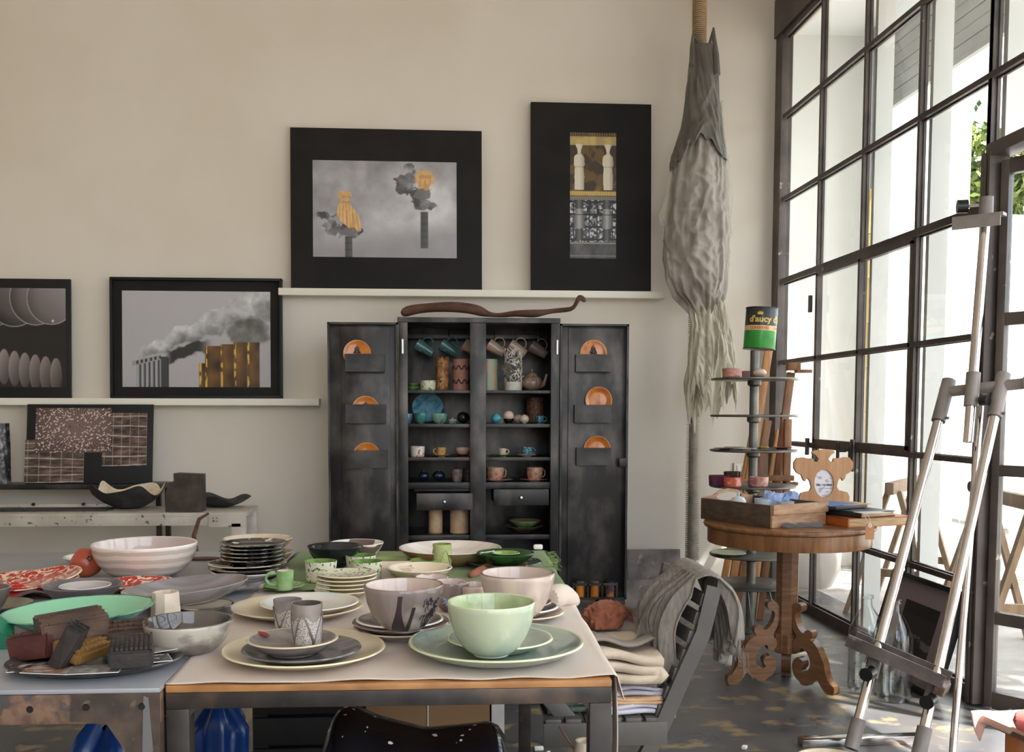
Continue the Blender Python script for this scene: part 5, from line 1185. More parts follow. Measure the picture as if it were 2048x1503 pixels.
p = onZ(1750, 1026, z2+.025); obj('loose_sheet', MB().box((0, .0, .0), (.13, .07, .0015)), M['paper'], label='loose white sheet lying on the black book', cat='paper', loc=(p.x, p.y+.03, z2+.0258), rot=(0, 0, an2-.2))
# hang tag
p = onY(1737, 1046, RC.y-.41)
t = thing('paper_tag', 'brown paper tag on a string hanging from the books over the table edge', 'tag', (p.x, RC.y-.42, p.z))
s = depth(p)/FPX
poly = [(-8*s, -32*s), (10*s, -32*s), (10*s, -6*s), (5*s, 0), (-4*s, 0), (-8*s, -6*s)]
obj('card', MB().prism(poly, .0012), pm('manila_tag', (186, 138, 100), (176, 128, 92), scale=30, rough=.8), t)
obj('eyelet', MB().lathe([(.0035, 0), (.008, 0), (.008, .0012), (.0035, .0012)], n=16), M['paper'], t, loc=(1*s, -.0003, -4*s), rot=(PI/2, 0, 0))
m = MB(); m.tube([(1*s, -.001, -3*s), (-3*s, .02, 8*s), (-1*s, .06, 20*s)], .0009, 5); m.tube([(1*s, -.001, -3*s), (5*s, .02, 9*s), (4*s, .06, 20*s)], .0009, 5); obj('string', m, M['paper'], t)
# scroll-cut oval photo frame behind the tray
FY = RC.y+.30
L_ = [(1650, 915), (1630, 917), (1626, 921), (1634, 925), (1640, 932), (1637, 937), (1631, 937), (1628, 931), (1618, 931), (1607, 929), (1596, 930), (1589, 938), (1589, 948), (1595, 956), (1604, 960), (1607, 968), (1611, 971), (1615, 965), (1621, 971), (1624, 982), (1620, 988), (1610, 990), (1602, 992), (1598, 1000), (1600, 1012)]
pts = [(x-1650, 1030-y) for x, y in L_]; pts = pts[:-1]+[(-48, 0)]
full = pts+[(-x, y) for x, y in pts[::-1]][:-1]
p = onY(1650, 1030, FY); s = depth(p)/FPX
full = [(x*s*1.04, max(0, y)*s*1.13) for x, y in full]
ovc = (0, (1030-972)*s*1.06); ov = [(ovc[0]+21*s*math.cos(a), ovc[1]+28*s*math.sin(a)) for a in [2*PI*i/40 for i in range(40)]]
t = thing('oval_picture', 'scroll cut wooden photo frame with an oval opening standing behind the tray', 'frame', (p.x, FY, RTZ+.001), rot=(-.10, 0, .10))
obj('frame_board', MB().prism(full, .012, holes=[ov]), M['framewood'], t)
def img_oval(u, v, asp):
    n = fbm(u*6, v*18, 3); c = np.zeros(u.shape+(3,)); c[:] = (206, 204, 210); c = over(c, (150, 148, 158), ss(.52, .64, n)*.9)
    y = 1-v; return over(c, (70, 68, 76), (np.abs(y-.55) < .035)*(vnoise(u*38, v*6, 4) > .45)*ss(.1, .15, u)*ss(.92, .88, u)*1.0)
print_mesh('oval_print', 46*s, 60*s, img_oval, 1500, t, (ovc[0], .008, ovc[1]-30*s))
obj('strut', MB().bar((0, .012, .10), (0, .055, .0), .03, .004), M['framewood'], t)

# ------------------------------------------------------------------ glass bottles and the framed print leaning on the window
M['clear'] = thin_glass('bottle_glass', (.975, .985, .98), 1.5)
def bottle(label, px, yb, w, ytop, dx=0):
    p = onZ(px, yb, 0); s = depth(p)/FPX; R = w*s/2; h = onY(px, ytop, p.y).z
    t = thing('glass_bottle', label, 'bottle', (p.x, p.y+R*.6, 0), group='clear glass demijohns by the window')
    P = [(0, .004), (R*.85, 0), (R, .02), (R, h*.60), (R*.97, h*.66), (R*.6, h*.80), (R*.27, h*.88), (R*.22, h*.96), (R*.30, h*.97), (R*.30, h), (R*.22, h)]
    Q = [(r-.003, z+.003) for r, z in P[:-3] if r > .01]
    obj('body', MB().lathe(P+[(R*.19, h*.96)]+[(max(r-.003, .004), z+.002) for r, z in P[7:0:-1]]+[(0, .007)], n=40), M['clear'], t)
    obj('lip', MB().lathe([(R*.22, h*.965), (R*.31, h*.965), (R*.31, h), (R*.22, h)], n=32), M['clear'], t); return t
bottle('clear glass demijohn on the floor nearest the round table', 1740, 1388, 70, 1193); bottle('clear glass demijohn in front of the leaning framed print', 1797, 1404, 68, 1203)
a, b = onX(1808, 1143, 2.20), onX(1925, 1187, 2.20)
y0, y1 = 3.98, 4.60; fz = .455; fh = math.hypot(fz, .13); fw_ = y1-y0
t = thing('framed_print', 'black framed print with wide grey mount leaning against the window on the floor', 'picture', (2.075, (y0+y1)/2, .002), rot=(-math.atan2(.13, fz), 0, -PI/2))
m = MB(); e = .022
for (cx, cz, sx, sz) in ((0, e/2, fw_, e), (0, fh-e/2, fw_, e), (-fw_/2+e/2, fh/2, e, fh), (fw_/2-e/2, fh/2, e, fh)): m.box((cx, .02, cz), (sx, .045, sz), bev=.002)
obj('frame', m, M['frame'], t); obj('mount', MB().box((0, .03, fh/2), (fw_-.03, .006, fh-.03)), pm('lilac_mount', (150, 138, 144), rough=.6), t)
def img_dark(u, v, asp):
    n = fbm(u*5, v*7, 9); c = np.zeros(u.shape+(3,)); c[:] = (46, 42, 44); c = over(c, (120, 114, 114), ss(.56, .66, n)*(v < .55)); return over(c, (26, 24, 26), ss(.80, .82, v))
print_mesh('photo_print', fw_*.50, fh*.64, img_dark, 300, t, (.0, .026, fh*.12))

# ------------------------------------------------------------------ chromed studio easel
ez = thing('studio_easel', 'tall chromed tube studio easel with a channel ledge in front of the window', 'easel', (1.7, 3.5, 0))
def E_(p): return Vector(p)-ez.location
la, lb = onZ(1702, 1497, 0.02), onY(1893, 780, 3.80); ra, rb = onZ(1836, 1515, 0.02), onY(2003, 768, 3.66)
def lerp(a, b, t): return Vector(a)+(Vector(b)-Vector(a))*t
TR = .0185
def tat(a, b, y):
    lo_, hi_ = -.2, 1.1
    for _ in range(40):
        md = (lo_+hi_)/2
        if proj(lerp(a, b, md))[1] > y: lo_ = md
        else: hi_ = md
    return lo_
T_L = {'l': (tat(la, lb, 1310), tat(la, lb, 1338)), 'r': (tat(ra, rb, 1362), tat(ra, rb, 1392))}
for a, b, tl_ in ((la, lb, T_L['l']), (ra, rb, T_L['r'])):
    obj('leg', MB().tube([E_(lerp(a, b, .05)), E_(b)], TR, 18), M['chrome'], ez)
    obj('foot_sleeve', MB().tube([E_(a), E_(lerp(a, b, .075))], TR+.007, 18), M['putty'], ez)
    obj('top_sleeve', MB().tube([E_(lerp(a, b, .905)), E_(lerp(a, b, 1.03))], TR+.0075, 18), M['putty'], ez)
    obj('leg_sleeve', MB().tube([E_(lerp(a, b, tl_[1]-.02)), E_(lerp(a, b, tl_[0]))], TR+.007, 18), M['putty'], ez)
    q = lerp(a, b, tl_[1])
    k_ = obj('knob', MB().tube([E_(q+Vector((-.02, -.035, .0))), E_(q+Vector((-.055, -.07, 0)))], .024, 16), M['knob'], ez)
    obj('knob_stem', MB().tube([E_(q), E_(q+Vector((-.03, -.045, 0)))], .007, 8), M['steel'], k_, )
    q = lerp(a, b, .915); obj('set_screw', MB().tube([E_(q), E_(q+Vector((.022, -.032, 0)))], .006, 8), M['putty'], ez)
d = (rb-lb).normalized()
obj('crossbar', MB().tube([E_(lerp(la, lb, .995)-d*.02), E_(lerp(ra, rb, .995)+d*.085)], .021, 20), M['putty'], ez)
obj('crossbar_cap', MB().tube([E_(lerp(ra, rb, .995)+d*.08), E_(lerp(ra, rb, .995)+d*.105)], .026, 20), M['putty'], ez)
mb0, mt = onY(1936, 884, 3.66), onY(1972, 428, 3.80)
obj('mast', MB().tube([E_(mb0), E_(mt)], .0185, 18), M['chrome'], ez)
mc = lerp(mb0, mt, .24); obj('mast_sleeve', MB().tube([E_(lerp(mb0, mt, .155)), E_(lerp(mb0, mt, .30))], .026, 18), M['putty'], ez)
q = lerp(mb0, mt, .18); obj('knob', MB().tube([E_(q+Vector((.02, -.03, 0))), E_(q+Vector((.035, -.055, 0)))], .020, 14), M['knob'], ez)
q = mt; obj('clamp_sleeve', MB().tube([E_(q-Vector((0, 0, .01))), E_(q+Vector((0, 0, .065)))], .026, 18), M['putty'], ez)
dd = Vector((d.x, d.y, 0)).normalized()
obj('top_channel', MB().bar(E_(q-dd*.10+Vector((-.02, -.02, -.012))), E_(q+dd*.075+Vector((-.02, -.02, -.012))), .05, .012).bar(E_(q-dd*.10+Vector((-.045, -.035, -.032))), E_(q+dd*.075+Vector((-.045, -.035, -.032))), .006, .05), M['putty'], ez)
kq = obj('knob', MB().tube([E_(q-dd*.055+Vector((-.02, -.01, .035))), E_(q-dd*.085+Vector((-.035, -.02, .035)))], .026, 16), M['knob'], ez)
obj('knob_stem', MB().tube([E_(q+Vector((0, 0, .035))), E_(q-dd*.06+Vector((-.02, -.01, .035)))], .007, 8), M['steel'], kq)
# rear leg and ledge
rl0 = onZ(1903, 1530, 0.0); rl1 = lerp(lerp(la, lb, .97), lerp(ra, rb, .97), .62)+Vector((.02, .03, 0))
rl1 = onY(1962, 800, 3.74)
obj('rear_leg', MB().tube([E_(rl0), E_(rl1)], .0125, 14), M['chrome'], ez)
c1, c2 = lerp(la, lb, T_L['l'][0]), lerp(ra, rb, T_L['r'][0]); dl_ = (c2-c1)
s0, s1 = c1-dl_*.42+Vector((-.02, -.035, .018)), c2+dl_*.20+Vector((-.02, -.035, .018))
m = MB(); m.bar(E_(s0), E_(s1), .10, .005); nrm = Vector((dl_.y, -dl_.x, 0)).normalized()
m.bar(E_(s0-nrm*-.048+Vector((0, 0, .018))), E_(s1-nrm*-.048+Vector((0, 0, .018))), .005, .045); m.bar(E_(s0+nrm*-.048+Vector((0, 0, .014))), E_(s1+nrm*-.048+Vector((0, 0, .014))), .005, .04)
obj('ledge_channel', m, M['stone'], ez)
obj('ledge_bracket', MB().bar(E_(s1-dl_*.16+Vector((0, 0, -.02))), E_(s1+Vector((0, 0, -.02))), .09, .035, bev=.004), M['rust'], ez)
fa = onZ(1600, 1490, .0); fb = onZ(1850, 1482, .0)
obj('base_bar', MB().bar(E_((fa.x, fa.y, .014)), E_((fb.x, fb.y, .014)), .05, .028, bev=.003), M['chrome'], ez)
obj('base_foot', MB().bar(E_((ra.x, ra.y, .014)), E_((ra.x+.12, ra.y-.35, .014)), .045, .028, bev=.003), M['chrome'], ez)

# ------------------------------------------------------------------ folding chair with scarf
chy0, chy1 = 2.44, 2.80
ch_ = thing('folding_chair', 'grey green folding chair standing sideways at the end of the tables', 'chair', (.5, 2.62, 0))
def Cc(x, y, z): return Vector((x-.5, y-2.62, z))
tp = onZ(1428, 1176, .765); bx = onY(1300, 1500, chy0)
def rail(y, off):
    top = Vector((tp.x+off, y, .77)); mid = onY(1366, 1350, chy0); mid2 = onY(1325, 1445, chy0); 
    pts = [top, Vector((onY(1404, 1265, chy0).x+off, y, onY(1404, 1265, chy0).z)), Vector((mid.x+off, y, mid.z)), Vector((mid2.x+off, y, mid2.z)), Vector((bx.x+off-.02, y, bx.z-.03)), Vector((bx.x+off-.24, y, .0))]
    m = MB()
    P = []
    def fn(u, v):
        i = min(int(v*(len(pts)-1)), len(pts)-2); t_ = v*(len(pts)-1)-i; c = pts[i]*(1-t_)+pts[i+1]*t_
        dirn = (pts[min(i+1, len(pts)-1)]-pts[i]); nx = Vector((dirn.z, 0, -dirn.x)).normalized(); q = [(-1, -1), (1, -1), (1, 1), (-1, 1)][int(round(u*4)) % 4]
        return Cc(*(c+nx*q[0]*.019+Vector((0, q[1]*.011, 0))))
    m.grid(fn, 4, 21, 0, True); k = len(m.v); m.f += [(0, 1, 2, 3), (k-4, k-3, k-2, k-1)]; m.m += [0, 0]
    return m
obj('back_rail', rail(chy0, 0), M['chair'], ch_, sharp=30); obj('back_rail', rail(chy1, -.025), M['chair'], ch_, sharp=30)
for k in range(7):
    z = .735-.047*k; x = np.interp(z, [.30, .44, .60, .77], [bx.x, onY(1325, 1445, chy0).x, onY(1380, 1310, chy0).x, tp.x])
    obj('back_slat', MB().bar(Cc(x-.013, chy0, z), Cc(x-.034, chy1, z), .014, .034, bev=.003, up=(.3, 0, 1)), M['chair'], ch_)
sa, sb = onY(1086, 1455, chy0), onY(1325, 1452, chy0); sz = .425
for y in (chy0, chy1): obj('seat_rail', MB().bar(Cc(sa.x, y, sz-.025), Cc(sb.x+.01, y, sz-.025), .024, .06, bev=.003), M['chair'], ch_)
for k in range(6):
    x = sa.x+.025+(sb.x-sa.x-.05)*k/5; obj('seat_slat', MB().box(Cc(x, (chy0+chy1)/2, sz+.008), (.040, chy1-chy0+.02, .014), bev=.003), M['chair'], ch_)
for y, o_ in ((chy0+.03, 0), (chy1-.03, 0)): obj('front_leg', MB().bar(Cc(sa.x-.01, y, sz+.10), Cc(sb.x+.10, y, 0), .022, .045, bev=.003), M['chair'], ch_)
obj('stretcher', MB().bar(Cc(sb.x-.03, chy0+.03, .16), Cc(sb.x-.03, chy1-.03, .16), .02, .03), M['chair'], ch_)
# grey linen scarf draped over the back
def scarf_part(y0, y1, zfront, zback, seed, nf, inb=.03, spread=0):
    R_ = np.random.default_rng(seed); ph = R_.random(6)*6.28
    xtop = tp.x-.018
    def fn(u, v):
        y = y0+(y1-y0)*u; f = .015*math.sin(nf*2*PI*u+ph[0]+2.5*v+1.5*math.sin(5*u))+.008*math.sin((nf*2+1)*2*PI*u+ph[1]-3*v)+.008*mnoise.noise((u*5, v*4, seed))
        zt = .792+.004*math.sin(nf*2*PI*u+ph[2])
        if v < .5:
            s_ = (.5-v)/.5; zz = zt-(zt-zfront-.05*math.sin(2.2*u*PI+ph[3]))*s_; x = xtop-.030-.30*max(0, (zt-zz))-inb*math.sin(PI*min(1, s_*1.3))+f
            yy = y+(y-(y0+y1)/2)*(-.45*s_)+spread*s_
        else:
            s_ = (v-.5)/.5; zz = zt-(zt-zback-.03*math.sin(9*u+ph[4]))*s_; x = xtop+.030+.05*s_+.02*math.sin(PI*s_)+f; yy = y+spread*s_*.2
        if abs(v-.5) < .06: x = xtop+(v-.5)/.06*.032; zz = zt+.012*math.cos((v-.5)/.06*PI/2)
        return Vector((x, yy, zz))
    m = MB(); m.grid(fn, 90, 44); return m
o_ = Vector((tp.x, 2.58, .78))
sct = thing('linen_scarf', 'crumpled grey linen scarf draped over the back of the folding chair', 'scarf', o_)
def relo(m): m.v = [(x-o_.x, y-o_.y, z-o_.z) for x, y, z in m.v]; return m
obj('scarf_fold', relo(scarf_part(2.42, 2.68, .54, .60, 3, 6)), M['greylinen'], sct, solid=.004)
obj('scarf_fold', relo(scarf_part(2.48, 2.64, .50, .565, 5, 4, .055)), M['greylinen'], sct, solid=.004)
m = MB(); R_ = np.random.default_rng(6)
for k in range(46):
    y = 2.42+.26*R_.random(); x = tp.x+.065+.03*R_.random(); z = .60-.03*R_.random(); L_f = .015+.03*R_.random()
    m.tube([(x, y, z+.02), (x+.004*R_.normal(), y, z-L_f*.5), (x+.008*R_.normal(), y+.004*R_.normal(), z-L_f)], .0007, 4, cap=False)
obj('fringe', relo(m), M['greylinen'], sct, kind='stuff')
# folded linens stacked on the seat
def folded(w, d, th, layers, seed, wav=.006):
    """cloth folded back and forth: serpentine profile in x-z, swept along y"""
    R_ = np.random.default_rng(seed); ph = R_.random(8)*6.28; P = []; lt = th/layers
    for l in range(layers):
        z = lt*(l+.5); xs = np.linspace(-w/2, w/2, 12); xs = xs if l % 2 == 0 else xs[::-1]
        for x in xs: P.append((x+.004*math.sin(l*2.1+ph[0]), z))
        if l < layers-1:
            xe = (w/2 if l % 2 == 0 else -w/2)
            for a in (-.5, 0, .5): P.append((xe+(lt*.55*math.cos(a*PI))*(1 if l % 2 == 0 else -1), z+lt*.5+lt*.5*math.sin(a*PI)))
    n = len(P); ny = 16; vs = []
    def fn(u, v):
        i = int(round(u*(n-1))); x, z = P[i]; y = (v-.5)*d
        return Vector((x+.004*math.sin(9*v+ph[1]+z*90), y+.003*math.sin(x*60+ph[2]), z+wav*(z/th)*math.sin(x*24+v*7+ph[3])+wav*.5*math.sin(v*15+ph[4])*(z/th)))
    m = MB(); m.grid(fn, n, ny); return m
zst = sz+.016; cys = (chy0+chy1)/2
def linen(label, x0, x1, th, layers, mat, seed, y=None, d=.34, rz=0, z=None, wav=.006):
    global zst
    z_ = zst if z is None else z
    o = obj('folded_linen', folded(x1-x0, d, th, layers, seed, wav), mat, label=label, cat='linen', group='folded linens on the folding chair', loc=((x0+x1)/2, y or cys, z_+.002), rot=(0, 0, rz), solid=th/layers*.8)
    if z is None: zst += th+.002
    return o
linen('sage green folded linen lowest at the left of the stack on the chair', .285, .39, .030, 2, M['teal'], 1, z=zst, d=.30, rz=.05)
linen('white folded linen lowest at the right of the stack on the chair', .40, .585, .024, 2, M['whitelinen'], 2, wav=.010)
linen('peach folded linen low in the stack on the chair', .37, .60, .018, 2, M['peach'], 3, wav=.008, rz=-.04)
linen('pale lilac folded linen in the middle of the stack on the chair', .345, .585, .022, 2, M['lilac'], 4, wav=.012, rz=.06)
linen('grey checked linen under the cream rolls on the chair', .36, .575, .012, 1, M['greylinen'], 5, wav=.012)
linen('cream folded linen with rolled folds high in the stack on the chair', .36, .565, .078, 3, M['cream'], 6, y=cys-.03, wav=.014, rz=.05)
zt_ = zst
m = MB()
def flapfn(u, v): # taupe cloth lying over the stack and hanging down at its right
    L_ = .36*v; y = cys-.15+.26*u+.02*math.sin(3*v); f = .010*math.sin(7*u+3*v)+.006*math.sin(17*u)
    if L_ < .19: return Vector((.385+L_, y, zt_+.008+f*.8+.012*math.sin(12*L_*3.1+u*2)))
    d_ = L_-.19; return Vector((.575+.030*min(1, d_/.03)+.06*d_+f, y-.10*d_, zt_+.004-d_*1.05+.004*math.sin(9*u)))
m.grid(flapfn, 36, 44); obj('taupe_linen', m, M['taupe'], label='taupe linen spread over the stack and hanging down its right side', cat='linen', solid=.007)
ptc = onY(1212, 1296, 2.70)
obj('terracotta_cloth', crumple(.042, .052, 8), M['terracotta'], label='frayed terracotta cloth crumpled on top of the linen stack', cat='cloth', loc=(ptc.x, 2.70, zst+.012), rot=(0, 0, .5))
m = MB(); R_ = np.random.default_rng(21)
for k in range(60):
    a = Vector((ptc.x+.045+.015*R_.random(), 2.70+.05*(R_.random()-.5), zst+.02+.035*R_.random())); m.tube([a, a+Vector((.010, .006*R_.normal(), .006*R_.normal())), a+Vector((.018, .008*R_.normal(), -.006+.008*R_.normal()))], .0007, 4, cap=False)
obj('frayed_edge', m, M['terracotta'], label='frayed threads at the right edge of the terracotta cloth', cat='fringe', kind='stuff')

# ------------------------------------------------------------------ right table
TZ = .750; rx0, rx1, ry0, ry1 = -.432, .318, 1.668, 3.25
rtab = thing('dining_table', 'right table with rusted steel frame and plywood top under the linen cloth', 'table', ((rx0+rx1)/2, (ry0+ry1)/2, 0), -.012)
hx, hy = (rx1-rx0)/2, (ry1-ry0)/2
obj('plywood_top', MB().box((0, 0, TZ-.006), (2*hx, 2*hy, .012), bev=.002), M['twood'], rtab)
ft = .028
for y in (-hy+.018, hy-.018): obj('frame_bar', MB().box((0, y, TZ-.012-ft/2), (2*hx, .036, ft), bev=.002), M['tsteel'], rtab)
for x in (-hx+.018, hx-.018): obj('frame_bar', MB().box((x, 0, TZ-.012-ft/2), (.036, 2*hy-.08, ft), bev=.002), M['tsteel'], rtab)
for x in (-1, 1):
    for y in (-1, 1):
        lg = obj('leg', MB().box((x*(hx-.019), y*(hy-.019), (TZ-.012-ft)/2), (.038, .038, TZ-.012-ft), bev=.002), M['tsteel'], rtab)
        c = [(0, 0), (.016, 0), (.010, -.003), (.005, -.007), (.002, -.012), (0, -.018)]
        obj('corner_fillet', MB().prism([(-x*px+x*(hx-.038), pz+TZ-.012-ft) for px, pz in c], .03, Matrix.Translation((0, y*(hy-.019)-.015, 0))), M['tsteel'], rtab)
# cloths
def cloth(name, label, x0, x1, y0, y1, z, mat, seed, cat='tablecloth', over_x1=0.0, over_y0=0.0, nu=90, nv=110, amp=.0016, skew=0.0, group=None):
    R_ = np.random.default_rng(seed); ph = R_.random(12)*6.28
    xe = rx1+.002
    def fn(u, v):
        y = y0+(y1-y0)*v; x = x0+(x1-x0)*u+skew*v
        x += .004*math.sin(9*v+ph[0])*(u > .98); y += (.004*math.sin(13*u+ph[1])+.003*math.sin(29*u+ph[2]))*(1-v)**6+.012*math.sin(7*u+ph[3])*v**8
        zz = z+amp*(1+math.sin(7*x*6+ph[4]+4*v)*math.sin(9*v+ph[5]+5*x))+amp*.7*(1+math.sin(31*x+17*y+ph[6]))
        xc = xe+.045*max(0, (y-1.67)/1.5)
        if x > xc:
            dx = x-xc; zz -= dx*1.0 if dx < .02 else dx*1.0; x = xc+min(dx*.25, .012)+.004*math.sin(20*y+ph[7])*min(1, dx*20)
        return Vector((x, y, zz))
    m = MB(); m.grid(fn, nu, nv)
    return obj(name, m, mat, label=label, cat=cat, solid=.0016, sharp=80, group=group)
CZ_ = TZ+.001
cloth('linen_cloth', 'natural beige linen tablecloth over the near half of the right table', -.442, .36, 1.674, 2.66, CZ_, M['linen'], 2, over_x1=.05)
cloth('green_cloth', 'green linen cloth over the far half of the right table', -.42, .455, 2.50, 3.16, CZ_+.006, M['greencloth'], 5)
# hump of linen spilling over the right edge, fringe of the green cloth, hanging white strip
m = MB(); q = [onZ(1098, 1197, .775), onZ(1115, 1190, .778), onZ(1132, 1188, .778), onZ(1148, 1196, .77), onY(1153, 1207, 2.47)]
m.tube(q, [.028, .030, .026, .018, .008], 14); obj('cloth_hump', m, M['linen'], label='rolled hump of beige linen at the right table edge behind the pink bowl', cat='cloth', sub=1)
m = MB(); R_ = np.random.default_rng(9)
for k in range(70):
    a = onZ(1082+22*R_.random(), 1102+34*R_.random(), CZ_+.008); m.tube([a, a+Vector((.010+.010*R_.random(), .008*R_.normal(), .002*R_.random())), a+Vector((.018+.014*R_.random(), .010*R_.normal(), -.016*R_.random()))], .0009, 4, cap=False)
obj('cloth_fringe', m, M['greencloth'], label='frayed green fringe at the far right corner of the green cloth', cat='fringe', kind='thing')
m = MB(); e_ = rtab.location; xr = rx1+.008
m.grid(lambda u, v: Vector((xr-.004+.004*math.sin(5*v)+.003*u, 1.70+.06*u, CZ_-.005-.36*v)), 4, 20); obj('cloth_strip', m, M['linen'], label='narrow strip of linen hanging down the right front table leg', cat='cloth', solid=.002)
m = MB(); q = [onZ(x, y, .768) for x, y in ((938, 1152), (952, 1145), (975, 1136), (1000, 1132), (1030, 1127), (1060, 1130))]
m.tube(q, [.010, .013, .017, .020, .018, .010], 10); obj('rust_gauze', m, M['rustcloth'], label='twisted rust coloured gauze lying behind the pink bowl', cat='cloth', sub=1)

# ------------------------------------------------------------------ left table
LZ = .7525; lx1 = -.440; lx0 = -1.55; ly0, ly1 = 1.655, 3.26
ltab = thing('workshop_table', 'left table with grey zinc top and rusted steel apron', 'table', ((lx0+lx1)/2, (ly0+ly1)/2, 0), -.006)
hx, hy = (lx1-lx0)/2, (ly1-ly0)/2
obj('zinc_top', MB().box((0, 0, LZ-.004), (2*hx, 2*hy, .008), bev=.0015), M['zinc'], ltab)
for y in (-hy+.012, hy-.012): obj('apron', MB().box((0, y, LZ-.034), (2*hx, .020, .050), bev=.002), M['rust'], ltab)
for x in (-hx+.012, hx-.012): obj('apron', MB().box((x, 0, LZ-.034), (.020, 2*hy-.05, .050), bev=.002), M['rust2'], ltab)
for s in (-1, 1):
    for yy in (-1, 1):
        poly = [(0, 0), (.142, 0), (.142, -.045), (.085, -.052), (.055, -.10), (.048, -.20), (.048, -(LZ-.008)), (0, -(LZ-.008))]
        m = MB().prism([(s*(hx-.001)-s*px, LZ-.008+pz) for px, pz in poly], .006, Matrix.Translation((0, yy*(hy+.001)-(0 if yy < 0 else .006), 0)))
        m.box((s*(hx-.010), yy*(hy-.022), (LZ-.06)/2), (.018, .04, LZ-.06))
        lg = obj('leg', m, M['rust2'], ltab)
        m = MB()
        for px in (.028, .118): m.lathe([(0, -.003), (.005, -.003), (.006, 0), (0, 0)], n=12); m.v[-26:] = [(a+s*(hx-.001)-s*px, c*yy*-1+yy*(hy+.0015)-(.0 if yy < 0 else 0), b+LZ-.03) for a, b, c in m.v[-26:]]
        obj('bolt', m, M['knob'], lg, kind='stuff')
obj('bolt', MB().lathe([(0, -.003), (.005, -.003), (.006, 0), (0, 0)], n=12), M['knob'], ltab, loc=(hx-.21, -hy+.0015, LZ-.033), rot=(PI/2, 0, 0))
obj('tape', MB().prism([(hx-.018, LZ-.015), (hx-.026, LZ-.012), (hx-.030, LZ-.11), (hx-.012, LZ-.105)], .0008, Matrix.Translation((0, -hy-.003, 0))), pm('grey_tape', (108, 106, 104), rough=.4), ltab)

# ------------------------------------------------------------------ ceramics on the tables
T1 = CZ_+.0045; T2 = CZ_+.0105; T0 = LZ+.0005
G['creampl'] = glaze('cream_plate_glaze', (212, 196, 168), (204, 186, 156), scale=6, rough=.16)
G['creamrim'] = glaze('pale_yellow_rim', (224, 212, 172), rough=.16)
G['greypl'] = glaze('brushed_grey_glaze', (112, 106, 106), (92, 86, 86), scale=14, stretch=(1, 5, 1), rough=.16)
G['greybr'] = glaze('taupe_brushed_glaze', (150, 138, 130), (120, 110, 104), scale=9, stretch=(1, 4, 1), rough=.14)
G['redspot'] = glaze('red_brush_spot', (150, 46, 36), rough=.16)
G['tumb'] = glaze('carved_mauve_grey', (150, 138, 130), (122, 108, 102), scale=9, rough=.12)
G['carve'] = glaze('dark_carved_line', (60, 48, 46), rough=.3); G['carvedots'] = glaze('dotted_relief', (70, 58, 56), (188, 178, 168), scale=430, lo=.2, hi=.5, kind='voro', rough=.2)
G['skyin'] = glaze('cream_with_sky_wash', (214, 208, 196), (168, 202, 200), scale=6, lo=.5, hi=.66, rough=.12)
G['greenspk'] = glaze('white_green_splatter', (216, 208, 184), (76, 112, 62), scale=95, lo=.585, hi=.61, rough=.14)
G['cuprim'] = glaze('fresh_green_rim', (140, 172, 104), (108, 144, 76), scale=14, rough=.1)
G['grn1'] = glaze('mottled_green', (122, 164, 98), (158, 188, 132), scale=16, rough=.12)
G['blk'] = glaze('jet_glaze', (24, 24, 26), (44, 44, 46), scale=14, rough=.07)
G['brnblob'] = glaze('white_brown_blobs', (226, 214, 204), (104, 84, 78), scale=11, lo=.56, hi=.58, detail=1, rough=.12)
G['terra'] = pm('bare_terracotta', (168, 112, 82), (150, 130, 88), scale=9, rough=.6)
G['bigwhite'] = glaze('big_dish_white', (222, 210, 198), (206, 192, 180), scale=9, stretch=(1, 6, 1), rough=.12)
G['carvegreen'] = glaze('yellow_green_carved', (180, 184, 130), (152, 162, 106), scale=14, rough=.12); G['carveg2'] = glaze('olive_carving', (84, 96, 52), rough=.3); G['carvedotsg'] = glaze('green_relief_dots', (96, 110, 56), (190, 196, 128), scale=430, lo=.2, hi=.5, kind='voro', rough=.2)
G['olive'] = glaze('pale_olive', (158, 170, 104), (140, 156, 88), scale=12, rough=.14)
G['creambowl'] = glaze('cream_bowl', (222, 206, 178), (84, 78, 60), scale=30, lo=.66, hi=.68, detail=1, rough=.12)
G['ribbed'] = pm('ribbed_bisque', (222, 204, 182), (210, 190, 166), scale=20, rough=.5)
G['mauve'] = glaze('mauve_glaze', (146, 132, 124), (116, 102, 97), scale=7, stretch=(3, 3, .6), lo=.4, hi=.62, rough=.1, c3=(178, 164, 154), scale3=9, lo3=.58, hi3=.68)
G['mauvein'] = glaze('mauve_pink_inside', (206, 188, 174), (186, 166, 154), scale=6, rough=.1)
G['mauverim'] = glaze('rosy_rim', (142, 114, 106), rough=.14)
G['drip'] = glaze('dark_drip', (58, 50, 56), rough=.1)
G['rose'] = glaze('rose_beige_glaze', (208, 188, 172), (184, 164, 152), scale=8, stretch=(3, 3, .5), lo=.4, hi=.62, rough=.08, c3=(150, 132, 128), scale3=9, lo3=.62, hi3=.7)
G['jade'] = glaze('jade_glaze', (188, 196, 164), (164, 176, 158), scale=6, lo=.42, hi=.62, distort=.6, rough=.08, c3=(152, 166, 158), scale3=7, lo3=.6, hi3=.68)
G['jadein'] = glaze('crystalline_jade', (186, 196, 156), (162, 176, 132), scale=22, lo=.45, hi=.6, rough=.07)
G['seagreen'] = glaze('sea_green_glaze', (162, 172, 154), (148, 162, 156), scale=12, lo=.4, hi=.66, rough=.1, c3=(126, 138, 112), scale3=60, lo3=.66, hi3=.72)
G['jaderim'] = glaze('pale_jade_rim', (206, 210, 170), rough=.12)
G['bottle'] = glaze('deep_bottle_green', (42, 82, 40), (28, 60, 30), scale=14, rough=.05)
